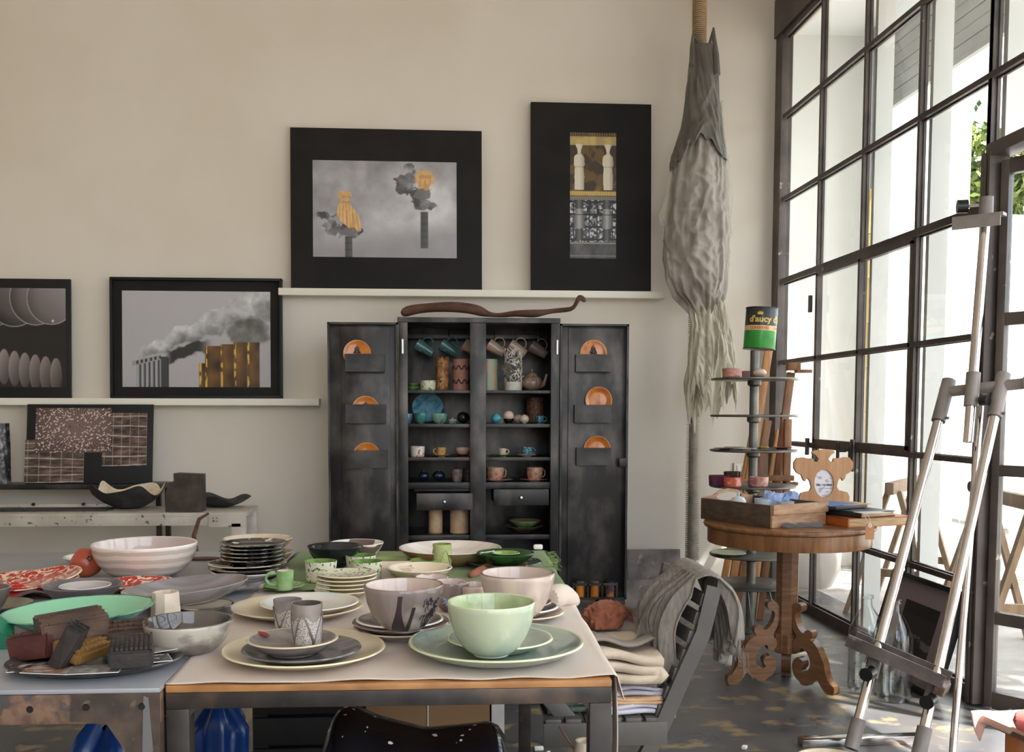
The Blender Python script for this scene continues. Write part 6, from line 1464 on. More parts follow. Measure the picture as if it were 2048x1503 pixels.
G['bottle2'] = glaze('black_green_streaks', (34, 44, 34), (60, 84, 56), scale=24, stretch=(6, 1, 1), lo=.5, hi=.6, rough=.07)
G['oliveinside'] = glaze('bright_olive_inside', (150, 164, 92), (116, 134, 62), scale=12, rough=.06)
G['mint'] = glaze('mint_green_glaze', (134, 194, 156), (156, 204, 166), scale=3, lo=.4, hi=.6, rough=.08); G['mintout'] = glaze('mint_dark_streaks', (110, 172, 144), (52, 100, 88), scale=8, lo=.5, hi=.62, distort=1.2, rough=.08)
G['whtgrey'] = glaze('white_grey_rimmed', (186, 178, 164), (120, 112, 106), scale=7, stretch=(1.5, 1.5, 2.5), lo=.5, hi=.62, rough=.08, c3=(140, 44, 36), scale3=7, lo3=.735, hi3=.745)
G['darkin'] = glaze('dark_brown_inside', (74, 66, 60), (104, 94, 86), scale=8, rough=.05)
G['pale'] = glaze('pale_pinkish_white', (216, 200, 186), (190, 172, 158), kind='wave', scale=14, distort=2, detail=2, rough=.1)
G['paleplate'] = glaze('white_plate_glaze', (226, 218, 208), rough=.12)
G['majolica'] = glaze('red_majolica', (176, 30, 30), (222, 202, 172), scale=34, lo=.515, hi=.54, detail=2, distort=2.2, rough=.1, stretch=(1, 1, .4))
G['majrim'] = glaze('cream_red_rim', (222, 202, 172), (176, 34, 32), scale=40, lo=.56, hi=.6, rough=.12)
G['plum'] = glaze('grey_plum_glaze', (118, 108, 108), (98, 90, 90), scale=6, stretch=(1, 4, 1), rough=.3)
G['silver'] = glaze('pale_silver_inside', (176, 166, 160), (140, 130, 124), kind='ring', scale=6, distort=1, rough=.1)
G['streak'] = glaze('black_white_streaks', (58, 56, 54), (34, 34, 34), scale=14, lo=.4, hi=.6, rough=.07, c3=(206, 200, 188), scale3=16, lo3=.60, hi3=.64)
G['streakrim'] = glaze('broken_rim', (150, 140, 124), (64, 60, 58), scale=24, lo=.45, hi=.55, rough=.1)
G['beigeplate'] = glaze('beige_black_rim', (190, 178, 152), (80, 74, 66), scale=10, lo=.55, hi=.6, rough=.1)

def dish(style, name, label, cat, x1, x2, yc, z0, h, mats, th=.005, k=.6, foot=.45, well=.62, Rb=.8, belly=0, sx=1, rz=0, n=64, group=None, rot=None, rs=1.0, dx=0, dy=0, handle=None):
    X, Y, R = place(x1, x2, yc, z0+h); R *= rs; X += dx; Y += dy
    if style == 'bowl': prof = bowl_prof(R, h, R*foot, th, k)
    elif style == 'plate': prof = plate_prof(R, h, th, well)
    else: prof = cup_prof(R, h, R*Rb, th, belly=belly)
    o = vessel(name, label, cat, X, Y, z0, prof, mats, n=n, sx=sx, rz=rz, group=group, tilt=rot, handle=None if handle is None else handle(R, h))
    return X, Y, R, o
# --- right table, front left place setting
X, Y, R, o = dish('plate', 'plate', 'large cream plate lowest in the front left setting on linen', 'plate', 448, 770, 1294, T1, .020, [G['creampl'], G['creampl'], G['creamrim']], well=.68)
dish('plate', 'plate', 'dark grey plate resting on the large cream plate', 'plate', 485, 722, 1295, T1+.010, .018, [G['greypl']], well=.66)
sp = dish('plate', 'small_plate', 'small taupe plate with a red brush mark under a tumbler', 'plate', 495, 676, 1276, T1+.020, .026, [G['greybr'], G['greybr'], G['creampl']], well=.60)
def spot(parent_xy, z, ang, r, mat, size=.014, name='brush_mark', R_=0, par=None, tilt=0):
    m = MB(); m.lathe([(0, 0), (size, 0), (size*.8, .0008), (0, .001)], n=14, sx=1, sy=.6)
    return obj(name, m, mat, par, loc=(r*math.cos(ang), r*math.sin(ang), z), rot=(0, -tilt, ang))
pm_ = sp[3]; spot(None, .0265, 2.55, sp[2]*.86, G['redspot'], .013, par=pm_, tilt=.25)
def carved_tumbler(label, x1, x2, yc, z0, h, mats, line, dots, name='tumbler', ph=0.0, dy=0):
    X, Y, R = place(x1, x2, yc, z0+h); t = thing(name, label, 'tumbler', (X, Y+dy, z0)); Rb = R*.86
    obj('body', MB().lathe(cup_prof(R, h, Rb, .003), n=48), mats, t)
    def at(a, z, off=.0008): r = Rb+(R-Rb)*(z/h)+off; return Vector((r*math.cos(a), r*math.sin(a), z))
    md, ml, mw = MB(), MB(), MB()
    md.grid(lambda u, v: at(2*PI*u, h*(.09+.64*v), .0006), 48, 8, 0, True)
    for q in range(4):
        a0 = ph+q*PI/2; W_ = PI/4
        for s in (-1, 1):
            for off, bm_, rr in ((0, mw, .0013), (.055, ml, .0008), (-.055, ml, .0008)):
                bm_.tube([at(a0+s*(W_*(1-t_)**.8+off*(1-t_*.6)), h*(.10+.70*t_), .0011) for t_ in [i/12 for i in range(13)]], rr, 4)
        mw.tube([at(a0+W_*(2*i/12-1), h*(.10-.05*math.cos((2*i/12-1)*PI/2)), .0011) for i in range(13)], .0013, 4)
        # plain shoulders between the pointed arches
        mw.grid(lambda u, v, a0=a0: at(a0+W_+(u-.5)*2*(.10+.62*W_*v), h*(.60+.15*v)+h*.02*math.sin(PI*u)*(1-v), .0012), 9, 4)
    obj('dotted_panel', md, dots, t, kind='stuff'); obj('carved_line', ml, line, t, kind='stuff'); obj('relief_line', mw, mats[0], t, kind='stuff'); return t
carved_tumbler('carved mauve grey tumbler standing on the small taupe plate', 582, 645, 1205, T1+.029, .079, [G['tumb'], G['darkin'], G['tumb']], G['carve'], G['carvedots'], ph=-1.75)
carved_tumbler('paler carved tumbler behind the one on the small taupe plate', 542, 600, 1203, T1, .066, [G['greybr'], G['silver'], G['greybr']], G['carve'], G['carvedots'], ph=-1.3, dy=.03)
# --- middle left plates
dish('plate', 'plate', 'wide cream plate under the blue washed plate', 'plate', 465, 725, 1210, T1, .020, [G['creampl'], G['creampl'], G['creampl']], well=.68)
dish('plate', 'plate', 'cream plate with a pale blue wash on the wide cream plate', 'plate', 521, 717, 1203, T1+.010, .020, [G['creampl'], G['skyin'], G['paleplate']], well=.7)
# --- green cup and saucer
dish('plate', 'saucer', 'green saucer under the little green cup', 'saucer', 527, 608, 1169, T2, .012, [G['grn1'], G['green'], G['grn1']], th=.003, well=.5)
dish('cup', 'cup', 'little mottled green cup with pale handle on the green saucer', 'cup', 553, 587, 1140, T2+.008, .047, [G['grn1'], G['creampl'], G['creamrim']], Rb=.94, th=.003, n=36, handle=lambda R, h: (-R*.95, h*.22, -R, h*.92, -.024, .0035))
# --- stack of five splattered plates
for k, lab in enumerate(('lowest plate of the pale stack with green splatter', 'second plate from the bottom of the pale stack with green splatter', 'middle plate of the pale stack with green splatter', 'second plate from the top of the pale stack with green splatter', 'top plate of the pale stack showing green leaf splatter')):
    X, Y, R = place(632, 752, 1146, T2+.051)
    vessel('plate', lab, 'plate', X+.0012*(k-2), Y, T2+.0095*k, plate_prof(R*(1.02 if k == 0 else 1), .013, .0045, .62), [G['creampl'], G['greenspk'], G['creamrim']], group='stack of five splattered plates')
# --- speckled green cups
dish('cup', 'cup', 'green rimmed splattered cup nearest the stack of dark plates', 'cup', 612, 676, 1117, T2, .054, [G['greenspk'], G['greenin'], G['cuprim']], Rb=.9, th=.004, dy=-.03)
dish('cup', 'cup', 'green rimmed splattered cup behind its neighbour in the middle', 'cup', 691, 752, 1109, T2, .050, [G['greenspk'], G['greenin'], G['cuprim']], Rb=.9, th=.004)
dish('cup', 'cup', 'green rimmed splattered cup right behind the pale plate stack', 'cup', 703, 765, 1120, T2, .050, [G['greenspk'], G['greenin'], G['cuprim']], Rb=.9, th=.004, dy=-.01)
dish('bowl', 'bowl', 'lower black bowl of the black pair', 'bowl', 618, 722, 1100, T2, .050, [G['blk']], k=.4, foot=.35)
dish('bowl', 'bowl', 'upper black bowl nested in the lower black bowl', 'bowl', 615, 726, 1091, T2+.018, .050, [G['blk']], k=.4, foot=.35)
dish('bowl', 'bowl', 'white bowl with brown blobs at the far end of the table', 'bowl', 660, 768, 1083, T2-.005, .062, [G['brnblob'], G['brnblob'], G['paleplate']], k=.35, foot=.35, dy=-.02)
dish('bowl', 'dish', 'very wide white dish with terracotta outside at the far end', 'dish', 798, 1003, 1094, T2-.004, .048, [G['terra'], G['bigwhite'], G['paleplate']], k=.3, foot=.55)
carved_tumbler('yellow green carved tumbler in front of the wide white dish', 865, 903, 1085, T2, .072, [G['carvegreen'], G['oliveinside'], G['carvegreen']], G['carveg2'], G['carvedotsg'], ph=-1.2, dy=-.02)
dish('plate', 'plate', 'flat pale olive plate behind the splattered cups', 'plate', 742, 820, 1118, T2, .015, [G['olive']], well=.7)
dish('bowl', 'bowl', 'little yellow green bowl beside the carved green tumbler', 'bowl', 820, 878, 1119, T2, .028, [G['olive'], G['oliveinside'], G['cuprim']], k=.5)
dish('bowl', 'bowl', 'cream bowl with dark spots inside behind the ribbed box', 'bowl', 775, 905, 1134, T2, .036, [G['creampl'], G['creambowl'], G['paleplate']], k=.35, foot=.5)
# ribbed rectangular box
a, b, c = onZ(757, 1156, T2), onZ(821, 1155, T2), onZ(744, 1149, T2)
wv = (b-a).length; s = depth(a)/FPX; hh = 24*s
t = thing('ribbed_box', 'open pale ribbed rectangular box behind the mauve bowl', 'box', (a.x+wv/2, a.y+.045, T2), math.atan2((b-a).y, (b-a).x))
m = MB(); e = .006
for (cx, cy, sx, sy) in ((0, -.045, wv, e), (0, .045, wv, e), (-wv/2, 0, e, .096), (wv/2, 0, e, .096)): m.box((cx, cy, hh/2), (sx, sy, hh), bev=.001)
m.box((0, 0, .003), (wv, .09, .006)); obj('body', m, G['ribbed'], t)
m = MB()
for k in range(20): m.box((-wv/2+wv*(k+.5)/20, -.0485, hh*.47), (wv/20*.55, .003, hh*.8))
obj('rib', m, G['ribbed'], t, kind='stuff')
# --- small mauve bowls
dish('bowl', 'bowl', 'smallest mauve bowl behind the ribbed box and mauve bowls', 'bowl', 829, 898, 1150, T1, .036, [G['mauve'], G['mauvein'], G['mauverim']], k=.8, dy=-.02)
X, Y, R, o = dish('bowl', 'bowl', 'small mauve bowl with a dark spiky blot between the larger bowls', 'bowl', 864, 938, 1158, T1, .066, [G['mauve'], G['mauvein'], G['mauverim']], k=.9, dy=-.03)
m = MB(); R_ = np.random.default_rng(3); pl = [(0, 0)]; poly = []
for i in range(36): a = 2*PI*i/36; r = (.022 if i % 2 else .016)*(.8+.4*R_.random()); poly.append((r*math.cos(a), r*math.sin(a)))
m.prism(poly, .0015); obj('spiky_blot', m, G['drip'], o, loc=(.0, -R*.86, .034), rot=(-.35, 0, 0))
dish('bowl', 'bowl', 'small rose bowl tucked left of the large pink bowl', 'bowl', 914, 984, 1168, T1, .060, [G['rose'], G['mauvein'], G['mauverim']], k=.85)
# --- mauve bowl on three plates
X, Y, R = place(705, 899, 1247, T1+.024)
vessel('plate', 'lowest mauve plate under the mauve bowl with dark drips', 'plate', X, Y, T1, plate_prof(R*.98, .018, .005, .66), [G['mauve'], G['mauve'], G['creampl']])
vessel('plate', 'middle mauve plate under the mauve bowl with dark drips', 'plate', X, Y, T1+.011, plate_prof(R, .018, .005, .66), [G['mauve'], G['mauve'], G['mauverim']])
X2, Y2, R2 = place(712, 887, 1237, T1+.038)
vessel('plate', 'upper smaller mauve plate directly under the mauve bowl', 'plate', X2, Y2, T1+.022, plate_prof(R2, .016, .005, .62), [G['mauve'], G['mauve'], G['paleplate']])
Xb, Yb, Rb_, o = dish('bowl', 'bowl', 'mauve bowl with dark drips and a lace print on three plates', 'bowl', 727, 887, 1169, T1+.029, .088, [G['mauve'], G['mauvein'], G['mauverim']], k=.75, foot=.38, th=.006)
m = MB()
def onbowl(a, t_, off=.0009, R=Rb_, h=.088, k=.75, f=.38):
    an = t_*PI/2; rc = R*f+(R-R*f)*math.sin(an); zc = .0025+(h-.0025)*(1-math.cos(an)); rl = R*f+(R-R*f)*t_; zl = .0025+(h-.0025)*t_
    r = rl+(rc-rl)*k+off; return Vector((r*math.cos(a), r*math.sin(a), zl+(zc-zl)*k))
for (a0, w0, w1, t0) in ((-1.62, .06, .34, .93), (-1.27, .05, .12, .74)):
    m.grid(lambda u, v, a0=a0, w0=w0, w1=w1, t0=t0: onbowl(a0+(u-.5)*2*(w0+(w1-w0)*(.5+.5*math.cos(PI*v))**1.6)-.20*(1-v), .03+(t0-.03)*v), 12, 24)
obj('dark_drip', m, G['drip'], o)
m = MB(); R_ = np.random.default_rng(5)
for k in range(34):
    a = -.72+.46*(R_.random()-.5)*1.1; t_ = .25+.62*R_.random(); r = .03+.05*R_.random()
    m.tube([onbowl(a+r*math.cos(q), min(.97, t_+1.1*r*math.sin(q)), .0008) for q in [2*PI*i/9*(.6+.4*R_.random()) for i in range(8)]], .0009, 3)
obj('lace_print', m, G['drip'], o, kind='stuff')
# --- pink bowl on three plates
X, Y, R = place(958, 1128, 1222, T1+.016)
vessel('plate', 'lowest pale mauve plate under the large pink bowl', 'plate', X, Y, T1, plate_prof(R, .016, .005, .66), [G['mauve'], G['rose'], G['creampl']])
vessel('plate', 'middle pale plate with white rim under the large pink bowl', 'plate', X-.006, Y, T1+.011, plate_prof(R*.93, .017, .005, .66), [G['rose'], G['mauve'], G['paleplate']])
vessel('plate', 'upper mauve plate directly under the large pink bowl', 'plate', X-.014, Y, T1+.022, plate_prof(R*.86, .016, .005, .62), [G['mauve'], G['mauve'], G['mauverim']])
dish('bowl', 'bowl', 'large rose pink bowl on three plates at the right edge', 'bowl', 960, 1110, 1145, T1+.029, .092, [G['rose'], G['mauvein'], G['mauverim']], k=.75, foot=.40, th=.006)
# --- front right green setting
X, Y, R, o = dish('plate', 'charger', 'very large sea green charger plate in the front right setting', 'plate', 817, 1167, 1281, T1, .026, [G['seagreen'], G['seagreen'], G['jaderim']], well=.70, th=.006, n=80)
dish('plate', 'plate', 'sea green plate between the charger and the jade bowl', 'plate', 893, 1106, 1274, T1+.012, .020, [G['jade'], G['seagreen'], G['jaderim']], well=.66)
dish('bowl', 'bowl', 'pale jade green bowl on top of the sea green plates in front', 'bowl', 894, 1071, 1203, T1+.021, .094, [G['jade'], G['jadein'], G['jaderim']], k=.78, foot=.40, th=.006, n=72)
# --- far right green bowls
dish('plate', 'plate', 'black green streaked plate under the dark green bowl', 'plate', 932, 1083, 1122, T2, .018, [G['bottle2']], well=.55)
dish('bowl', 'bowl', 'dark bottle green bowl near the green fringe', 'bowl', 953, 1069, 1105, T2+.008, .040, [G['bottle'], G['bottle'], G['bottle']], k=.4, foot=.35, th=.006)
dish('bowl', 'bowl', 'small olive bowl sitting inside the dark green bowl', 'bowl', 983, 1040, 1105, T2+.020, .030, [G['bottle'], G['oliveinside'], G['cuprim']], k=.5)
obj('chalk_piece', MB().box((0, 0, .008), (.03, .02, .016), bev=.006), M['paper'], label='white lump at the far edge of the green cloth', cat='pebble', loc=onZ(1076, 1098, T2))

# --- left table
t = dish('bowl', 'bowl', 'wide mint green bowl behind the pile of carved blocks', 'bowl', 15, 303, 1217, T0, .048, [G['mintout'], G['mint'], G['mintout']], k=.15, foot=.42, th=.006, n=72, rot=(0, -.035, 0))
dish('bowl', 'bowl', 'white bowl with dark grey rim and red fleck in the front', 'bowl', 297, 469, 1233, T0, .062, [G['whtgrey'], G['darkin'], G['darkin']], k=.75, foot=.48, th=.005, dy=-.03)
dish('plate', 'plate', 'cream plate with fine dark lines behind the dark rimmed bowl', 'plate', 350, 463, 1212, T0, .014, [G['creampl'], G['creampl'], G['streakrim']], well=.6, dy=.02)
X, Y, R = place(310, 362, 1182, T0+.052)
m = MB(); n = 10; t = thing('faceted_cup', 'small faceted cream cup standing behind the dark rimmed bowl', 'cup', (X, Y-.02, T0)); obj('body', MB().lathe(cup_prof(R, .055, R*1.12, .004), n=9), [G['ribbed'], G['ribbed'], G['ribbed']], t, sharp=15)
Xg, Yg, Rg, o = dish('bowl', 'bowl', 'plum grey bowl with a paler inner bowl near the red cloth', 'bowl', 89, 242, 1168, T0+.006, .046, [G['plum'], G['plum'], G['plum']], k=.3, foot=.45, th=.005)
dish('bowl', 'bowl', 'pale glossy bowl nested inside the plum grey bowl', 'bowl', 121, 220, 1170, T0+.018, .032, [G['silver'], G['silver'], G['paleplate']], k=.3, foot=.4, th=.004)
# long grey platter, oval and tilted
X, Y, R = place(250, 497, 1176, T0+.04)
m = MB(); m.lathe(bowl_prof(R, .036, R*.55, .006, .5), n=72, sx=1, sy=.86)
obj('oval_platter', m, [glaze('brushed_grey_platter', (154, 146, 146), (126, 118, 118), scale=5, stretch=(.6, 5, 1), rough=.16), glaze('brushed_grey_platter_in', (150, 142, 142), (118, 110, 108), scale=5, stretch=(.6, 5, 1), rough=.14), G['silver']], label='long oval grey brushed platter propped up in the middle', cat='platter', loc=(X, Y, T0+.012), rot=(0, -.085, .08))
# pointed dish corner under it
p = onZ(462, 1176, T0+.01)
poly = [(-.10, -.02), (.02, -.075), (.115, .055), (.02, .05)]
m = MB().prism(smooth_poly(poly, 1), .006, Matrix.Rotation(-PI/2, 4, 'X'))
obj('pointed_dish', m, [G['greypl']], label='pointed dark dish with red mark peeking out under the oval platter', cat='dish', loc=(p.x, p.y, T0+.014), rot=(-.10, -.16, 0))
# red majolica
dish('plate', 'plate', 'red and cream patterned plate behind the red cloth', 'plate', 200, 346, 1164, T0, .020, [G['majolica'], G['majolica'], G['majrim']], well=.6, dx=-.0)
dish('plate', 'plate', 'lower red and cream plate at the left edge of the table', 'plate', -70, 150, 1158, T0, .020, [G['majolica'], G['majolica'], G['majrim']], well=.62)
X, Y, R = place(8, 162, 1144, T0+.05)
vessel('plate', 'red patterned plate tipped up on the lower red plate and the pomegranate', 'plate', X, Y, T0+.020, plate_prof(R, .016, .005, .62), [G['majolica'], G['majolica'], G['majrim']], tilt=(.10, -.16, .2))
# pomegranate
p = onZ(174, 1152, T0); s = depth(p)/FPX; r = 30*s
t = thing('pomegranate', 'reddish pomegranate between the red plates and the big pale bowl', 'fruit', (p.x, p.y, T0+r*.93), rot=(1.15, 0, .55))
def pomfn(u, v): a = 2*PI*u; th_ = v*PI; rr = r*(1-.03*math.cos(5*a)*math.sin(th_))*(1-.05*math.cos(th_)**2); return Vector((rr*math.sin(th_)*math.cos(a), rr*math.sin(th_)*math.sin(a), rr*math.cos(th_)*.93))
m = MB(); m.grid(pomfn, 36, 20, 0, True); obj('body', m, pm('pomegranate_skin', (168, 72, 52), (188, 104, 66), scale=9, lo=.42, hi=.66, rough=.35, bump=.1), t)
m = MB()
for k in range(6):
    a = k*PI/3; m.add([(.005*math.cos(a-.5), .005*math.sin(a-.5), r*.9), (.005*math.cos(a+.5), .005*math.sin(a+.5), r*.9), (.012*math.cos(a), .012*math.sin(a), r*.9+.012)], [(0, 1, 2)])
obj('calyx', m, pm('calyx', (120, 92, 56), rough=.7), t, solid=.002)
dish('plate', 'plate', 'white plate behind the pomegranate and the big pale bowl', 'plate', 130, 234, 1112, T0, .024, [G['paleplate']], well=.6)
dish('bowl', 'bowl', 'big pale banded bowl, the largest on the left table', 'bowl', 188, 391, 1086, T0, .090, [G['pale'], glaze('pale_mauve_inside', (206, 188, 180), (178, 158, 150), scale=3, rough=.07), G['paleplate']], k=.85, foot=.50, th=.007, n=80)
# stack of dark plates
Xs, Ys, Rs = place(441, 572, 1088, T0+.082)
dish('bowl', 'bowl', 'white shallow bowl at the bottom of the dark plate stack', 'bowl', 424, 576, 1139, T0, .022, [G['paleplate'], G['paleplate'], G['paleplate']], k=.4, foot=.5)
Xl, Yl, Rl = place(418, 573, 1127, T0+.034)
for k, lab in enumerate(('lower of two wide black rimmed plates in the dark stack', 'upper of two wide beige rimmed plates in the dark stack')):
    vessel('plate', lab, 'plate', Xl, Yl, T0+.014+.010*k, plate_prof(Rl, .014, .005, .66), [G['streak'], G['streak'], G['beigeplate'] if k else G['streakrim']])
for k, lab in enumerate(('lowest small streaked plate of the dark stack', 'second small streaked plate of the dark stack', 'third small streaked plate of the dark stack', 'fourth small streaked plate of the dark stack', 'topmost black streaked plate of the dark stack')):
    vessel('plate', lab, 'plate', Xs+.002*math.sin(k*2), Ys-.02+.004*k, T0+.034+.0098*k, plate_prof(Rs*(.97 if k < 4 else 1), .014, .005, .68), [G['streak'], G['streak'], G['streakrim']])
# a second stack hidden behind the first one: only its brown rims show
Xq, Yq, Rq = place(432, 574, 1092, T0+.070)
for k, lab in enumerate(('lower brown rimmed plate of the stack half hidden behind the dark plates', 'upper brown rimmed plate of the stack half hidden behind the dark plates')):
    vessel('plate', lab, 'plate', Xq, Yq+.10, T0+.040*k, bowl_prof(Rq*1.0, .040, Rq*.5, .005, .6), [G['terra'], G['ivory'], G['ivory']])
# brown leather scrap
m = MB(); m.prism(smooth_poly([(-.05, -.02), (.03, -.03), (.06, .01), (.01, .03), (-.06, .02)], 1), .004, Matrix.Rotation(-PI/2, 4, 'X')); p = onZ(408, 1118, T0)
obj('leather_scrap', m, M['branch'], label='dark brown scrap lying between the big pale bowl and the dark stack', cat='scrap', loc=(p.x, p.y, T0+.0045))
# red cloth, dark bowl and dishes at the left edge
p = onZ(62, 1192, T0)
m = MB(); m.grid(lambda u, v: Vector((-.12+.26*u, -.05+.12*v+.01*math.sin(9*u), .004+.008*(1+math.sin(14*u+5*v))+.004*math.sin(23*v))), 40, 24)
obj('red_cloth', m, pm('red_grey_cloth', (186, 32, 36), (96, 78, 76), scale=7, lo=.5, hi=.6, rough=.9), label='crumpled red and grey cloth between the lower red plate and the plum bowl', cat='cloth', loc=(p.x, p.y, T0), solid=.003, rot=(0, 0, .1))
dish('bowl', 'bowl', 'dark brown bowl cut off by the left edge of the picture', 'bowl', -70, 26, 1172, T0+.012, .060, [G['darkin'], G['darkin'], G['mauverim']], k=.4, foot=.4, dy=-.02)
dish('plate', 'plate', 'grey brown plate with black rim under the dark brown bowl', 'plate', -80, 62, 1208, T0, .022, [G['blk'], pm('olive_grey_glaze', (132, 124, 104), (112, 104, 88), scale=9, rough=.2), G['blk']], well=.7, dy=.0)
p = onZ(-30, 1300, T0)
obj('green_sheet', MB().prism([(-.06, 0), (.045, 0), (.046, .02), (.018, .050), (-.06, .056)], .05), pm('green_glass_cloth', (40, 118, 88), rough=.3), label='dark green folded cloth at the left edge of the table', cat='cloth', loc=(p.x, p.y, T0), rot=(.35, 0, .25))
# black oval platter with photo cards and carved printing blocks
X, Y, R = place(22, 360, 1318, T0+.016)
m = MB().lathe(plate_prof(R, .016, .005, .8), n=72, sx=1, sy=.68)
obj('black_platter', m, [glaze('charred_platter', (44, 44, 42), (84, 84, 80), scale=20, lo=.5, hi=.66, rough=.3)], label='oval black platter carrying photo cards and carved wooden blocks', cat='platter', loc=(X, Y, T0), rot=(0, 0, .12))
PZ = T0+.016
def img_card(seed, base):
    def f(u, v, asp):
        n = fbm(u*8, v*8, seed); c = np.zeros(u.shape+(3,)); c[:] = base; return over(c, tuple(255-x*.6 for x in base), ss(.48, .6, n)*.7)
    return f
for k, (px, py, rz, base, lab) in enumerate(((70, 1331, .3, (70, 50, 48), 'dark striped photo card at the left end of the black platter'), (105, 1340, -.2, (150, 104, 70), 'brown photo card under the upright dark block'), (190, 1342, .12, (120, 118, 114), 'grey patterned photo card at the front of the black platter'), (290, 1325, .4, (60, 58, 60), 'dark photo card under the black textured block'), (332, 1302, .7, (140, 132, 120), 'pale photo card at the right end of the black platter'))):
    p = onZ(px, py, PZ); t = thing('photo_card', lab, 'card', (p.x, p.y, PZ+.0022*k), rot=(-PI/2+.02*(k % 3), 0, rz), group='photo cards on the black platter')
    t.rotation_euler = (-PI/2, 0, rz)
    obj('card', MB().box((0, .0008, .0), (.085, .001, .055)), M['paper'], t); pr_ = print_mesh('card_print', .083, .053, img_card(k+3, base), 500, t, (0, 0, -.0265)); pr_.rotation_euler = (0, 0, 0); t.rotation_euler = (PI/2*-1, 0, rz)
def block(label, corners_px, z0, h, mat, rx=0, ry=0, rz=None, depth_=.05, relief=None):
    (x1, y1), (x2, y2) = corners_px; a, b = onZ(x1, y1, z0), onZ(x2, y2, z0)
    w = (b-a).length; ang = math.atan2((b-a).y, (b-a).x) if rz is None else rz
    t = thing('printing_block', label, 'block', ((a.x+b.x)/2, (a.y+b.y)/2, z0), rot=(rx, ry, ang), group='carved printing blocks on the black platter')
    R_ = np.random.default_rng(len(label)); bm = bmesh.new(); bmesh.ops.create_cube(bm, size=1)
    for v in bm.verts: v.co = Vector((v.co.x*w, v.co.y*depth_+depth_/2, v.co.z*h+h/2))+Vector(tuple(R_.normal(size=3)*.0025))
    bmesh.ops.bevel(bm, geom=bm.edges[:], offset=.003, segments=2, affect='EDGES'); bm.verts.index_update()
    m = MB(); m.add([v.co.copy() for v in bm.verts], [tuple(v.index for v in f.verts) for f in bm.faces]); bm.free()
    obj('body', m, mat, t)
    m = MB(); nx, ny = 9, 6
    for i in range(nx):
        for j in range(ny):
            cx = -w/2+w*(i+.5)/nx; cy = depth_*(j+.5)/ny
            if relief == 'pins': m.box((cx, cy, h+.001), (w/nx*.55, depth_/ny*.55, .005))
            elif j % 2 == 0: m.box((cx, cy, h+.0006), (w/nx*.8, depth_/ny*.6, .003), Matrix.Rotation(.4*math.sin(i*2.+j), 3, 'Z'))
    obj('carved_relief', m, mat, t, kind='stuff'); return t
M['blk1'] = pm('red_stained_block', (92, 40, 36), (64, 34, 32), scale=14, rough=.6, bump=.5); M['blk2'] = pm('charred_block', (38, 33, 31), (58, 48, 44), scale=14, rough=.65, bump=.7); M['blk3'] = pm('worn_brown_block', (92, 68, 54), (60, 46, 40), scale=14, rough=.55, bump=.5); M['blk4'] = pm('gilt_worn_block', (150, 112, 62), (98, 72, 48), scale=9, lo=.4, hi=.6, rough=.4, metal=.2)
block('dark red stained block at the left of the pile', ((16, 1312), (98, 1328)), PZ+.002, .046, M['blk1'], ry=-.20, depth_=.085)
block('gilt edged block in the middle of the pile', ((150, 1334), (226, 1310)), PZ+.004, .026, M['blk4'], rx=.28, depth_=.055)
block('textured black block with pinned surface at the right of the pile', ((222, 1339), (306, 1338)), PZ+.006, .034, M['blk2'], relief='pins', rz=.26, depth_=.085, rx=.10)
block('worn brown block behind the textured black one', ((205, 1300), (300, 1292)), PZ+.004, .036, M['blk3'], rx=.15, depth_=.06)
block('upright charred block leaning against the pile', ((90, 1337), (124, 1338)), PZ+.002, .082, M['blk2'], ry=.50, depth_=.035)
block('large charred block lying on top of the pile', ((84, 1290), (222, 1274)), PZ+.034, .038, M['blk3'], ry=-.08, rx=.08, depth_=.075)

# ------------------------------------------------------------------ under the tables
def bag(label, x1, x2, yt, Y, seed, mat, zb=0.0):
    a, b = onY(x1, yt, Y), onY(x2, yt, Y); R = (b.x-a.x)/2; h = a.z
    R_ = np.random.default_rng(seed); ph = R_.random(6)*6.28
    def fn(u, v):
        an = 2*PI*u; r = R*(1-.10*math.sin(v*PI*.5)**2)*(1+.09*math.sin(5*an+ph[0]+3*v)*v+.05*math.sin(11*an+ph[1]-7*v)); 
        if v > .9: r *= 1-.75*((v-.9)/.1)
        return Vector((r*math.cos(an), r*.8*math.sin(an), h*v+.02*math.sin(3*an+ph[2])*v**3))
    m = MB(); m.grid(fn, 56, 30, 0, True); t = thing('plastic_bag', label, 'bag', ((a.x+b.x)/2, Y, 0), group='blue plastic bags under the tables'); obj('body', m, mat, t)
    obj('knot', MB().tube([(0, 0, h), (.01, 0, h+.02), (.03, .01, h+.035)], [.02, .012, .018], 8), mat, t); return t
bag('bright blue plastic bag under the left end of the right table', 378, 498, 1392, 2.15, 4, M['blue'])
bag('shadowed blue plastic bag under the left table', 138, 290, 1440, 2.05, 9, M['blue'])
a, b = onY(733, 1400, 2.62), onY(978, 1400, 2.62)
t = thing('cardboard_box', 'brown cardboard box under the right table', 'box', ((a.x+b.x)/2, 2.78, 0)); wv = b.x-a.x; hh = .50
for s_ in (-1, 1): obj('side', MB().box((s_*wv/2, 0, hh/2), (.004, .32, hh)), M['card'], t); obj('front', MB().box((0, s_*.16, hh/2), (wv, .004, hh)), M['card'], t)
obj('base', MB().box((0, 0, .003), (wv, .32, .004)), M['card'], t)
obj('flap', MB().box((-wv/2-.07, -.05, hh-.06), (.17, .22, .004), Matrix.Rotation(.35, 3, 'Y')), M['card'], t)
obj('tape_strip', MB().box((0, -.1635, hh/2), (.003, .001, hh)), M['paper'], t)
a, b = onY(984, 1400, 2.60), onY(1008, 1400, 2.60)
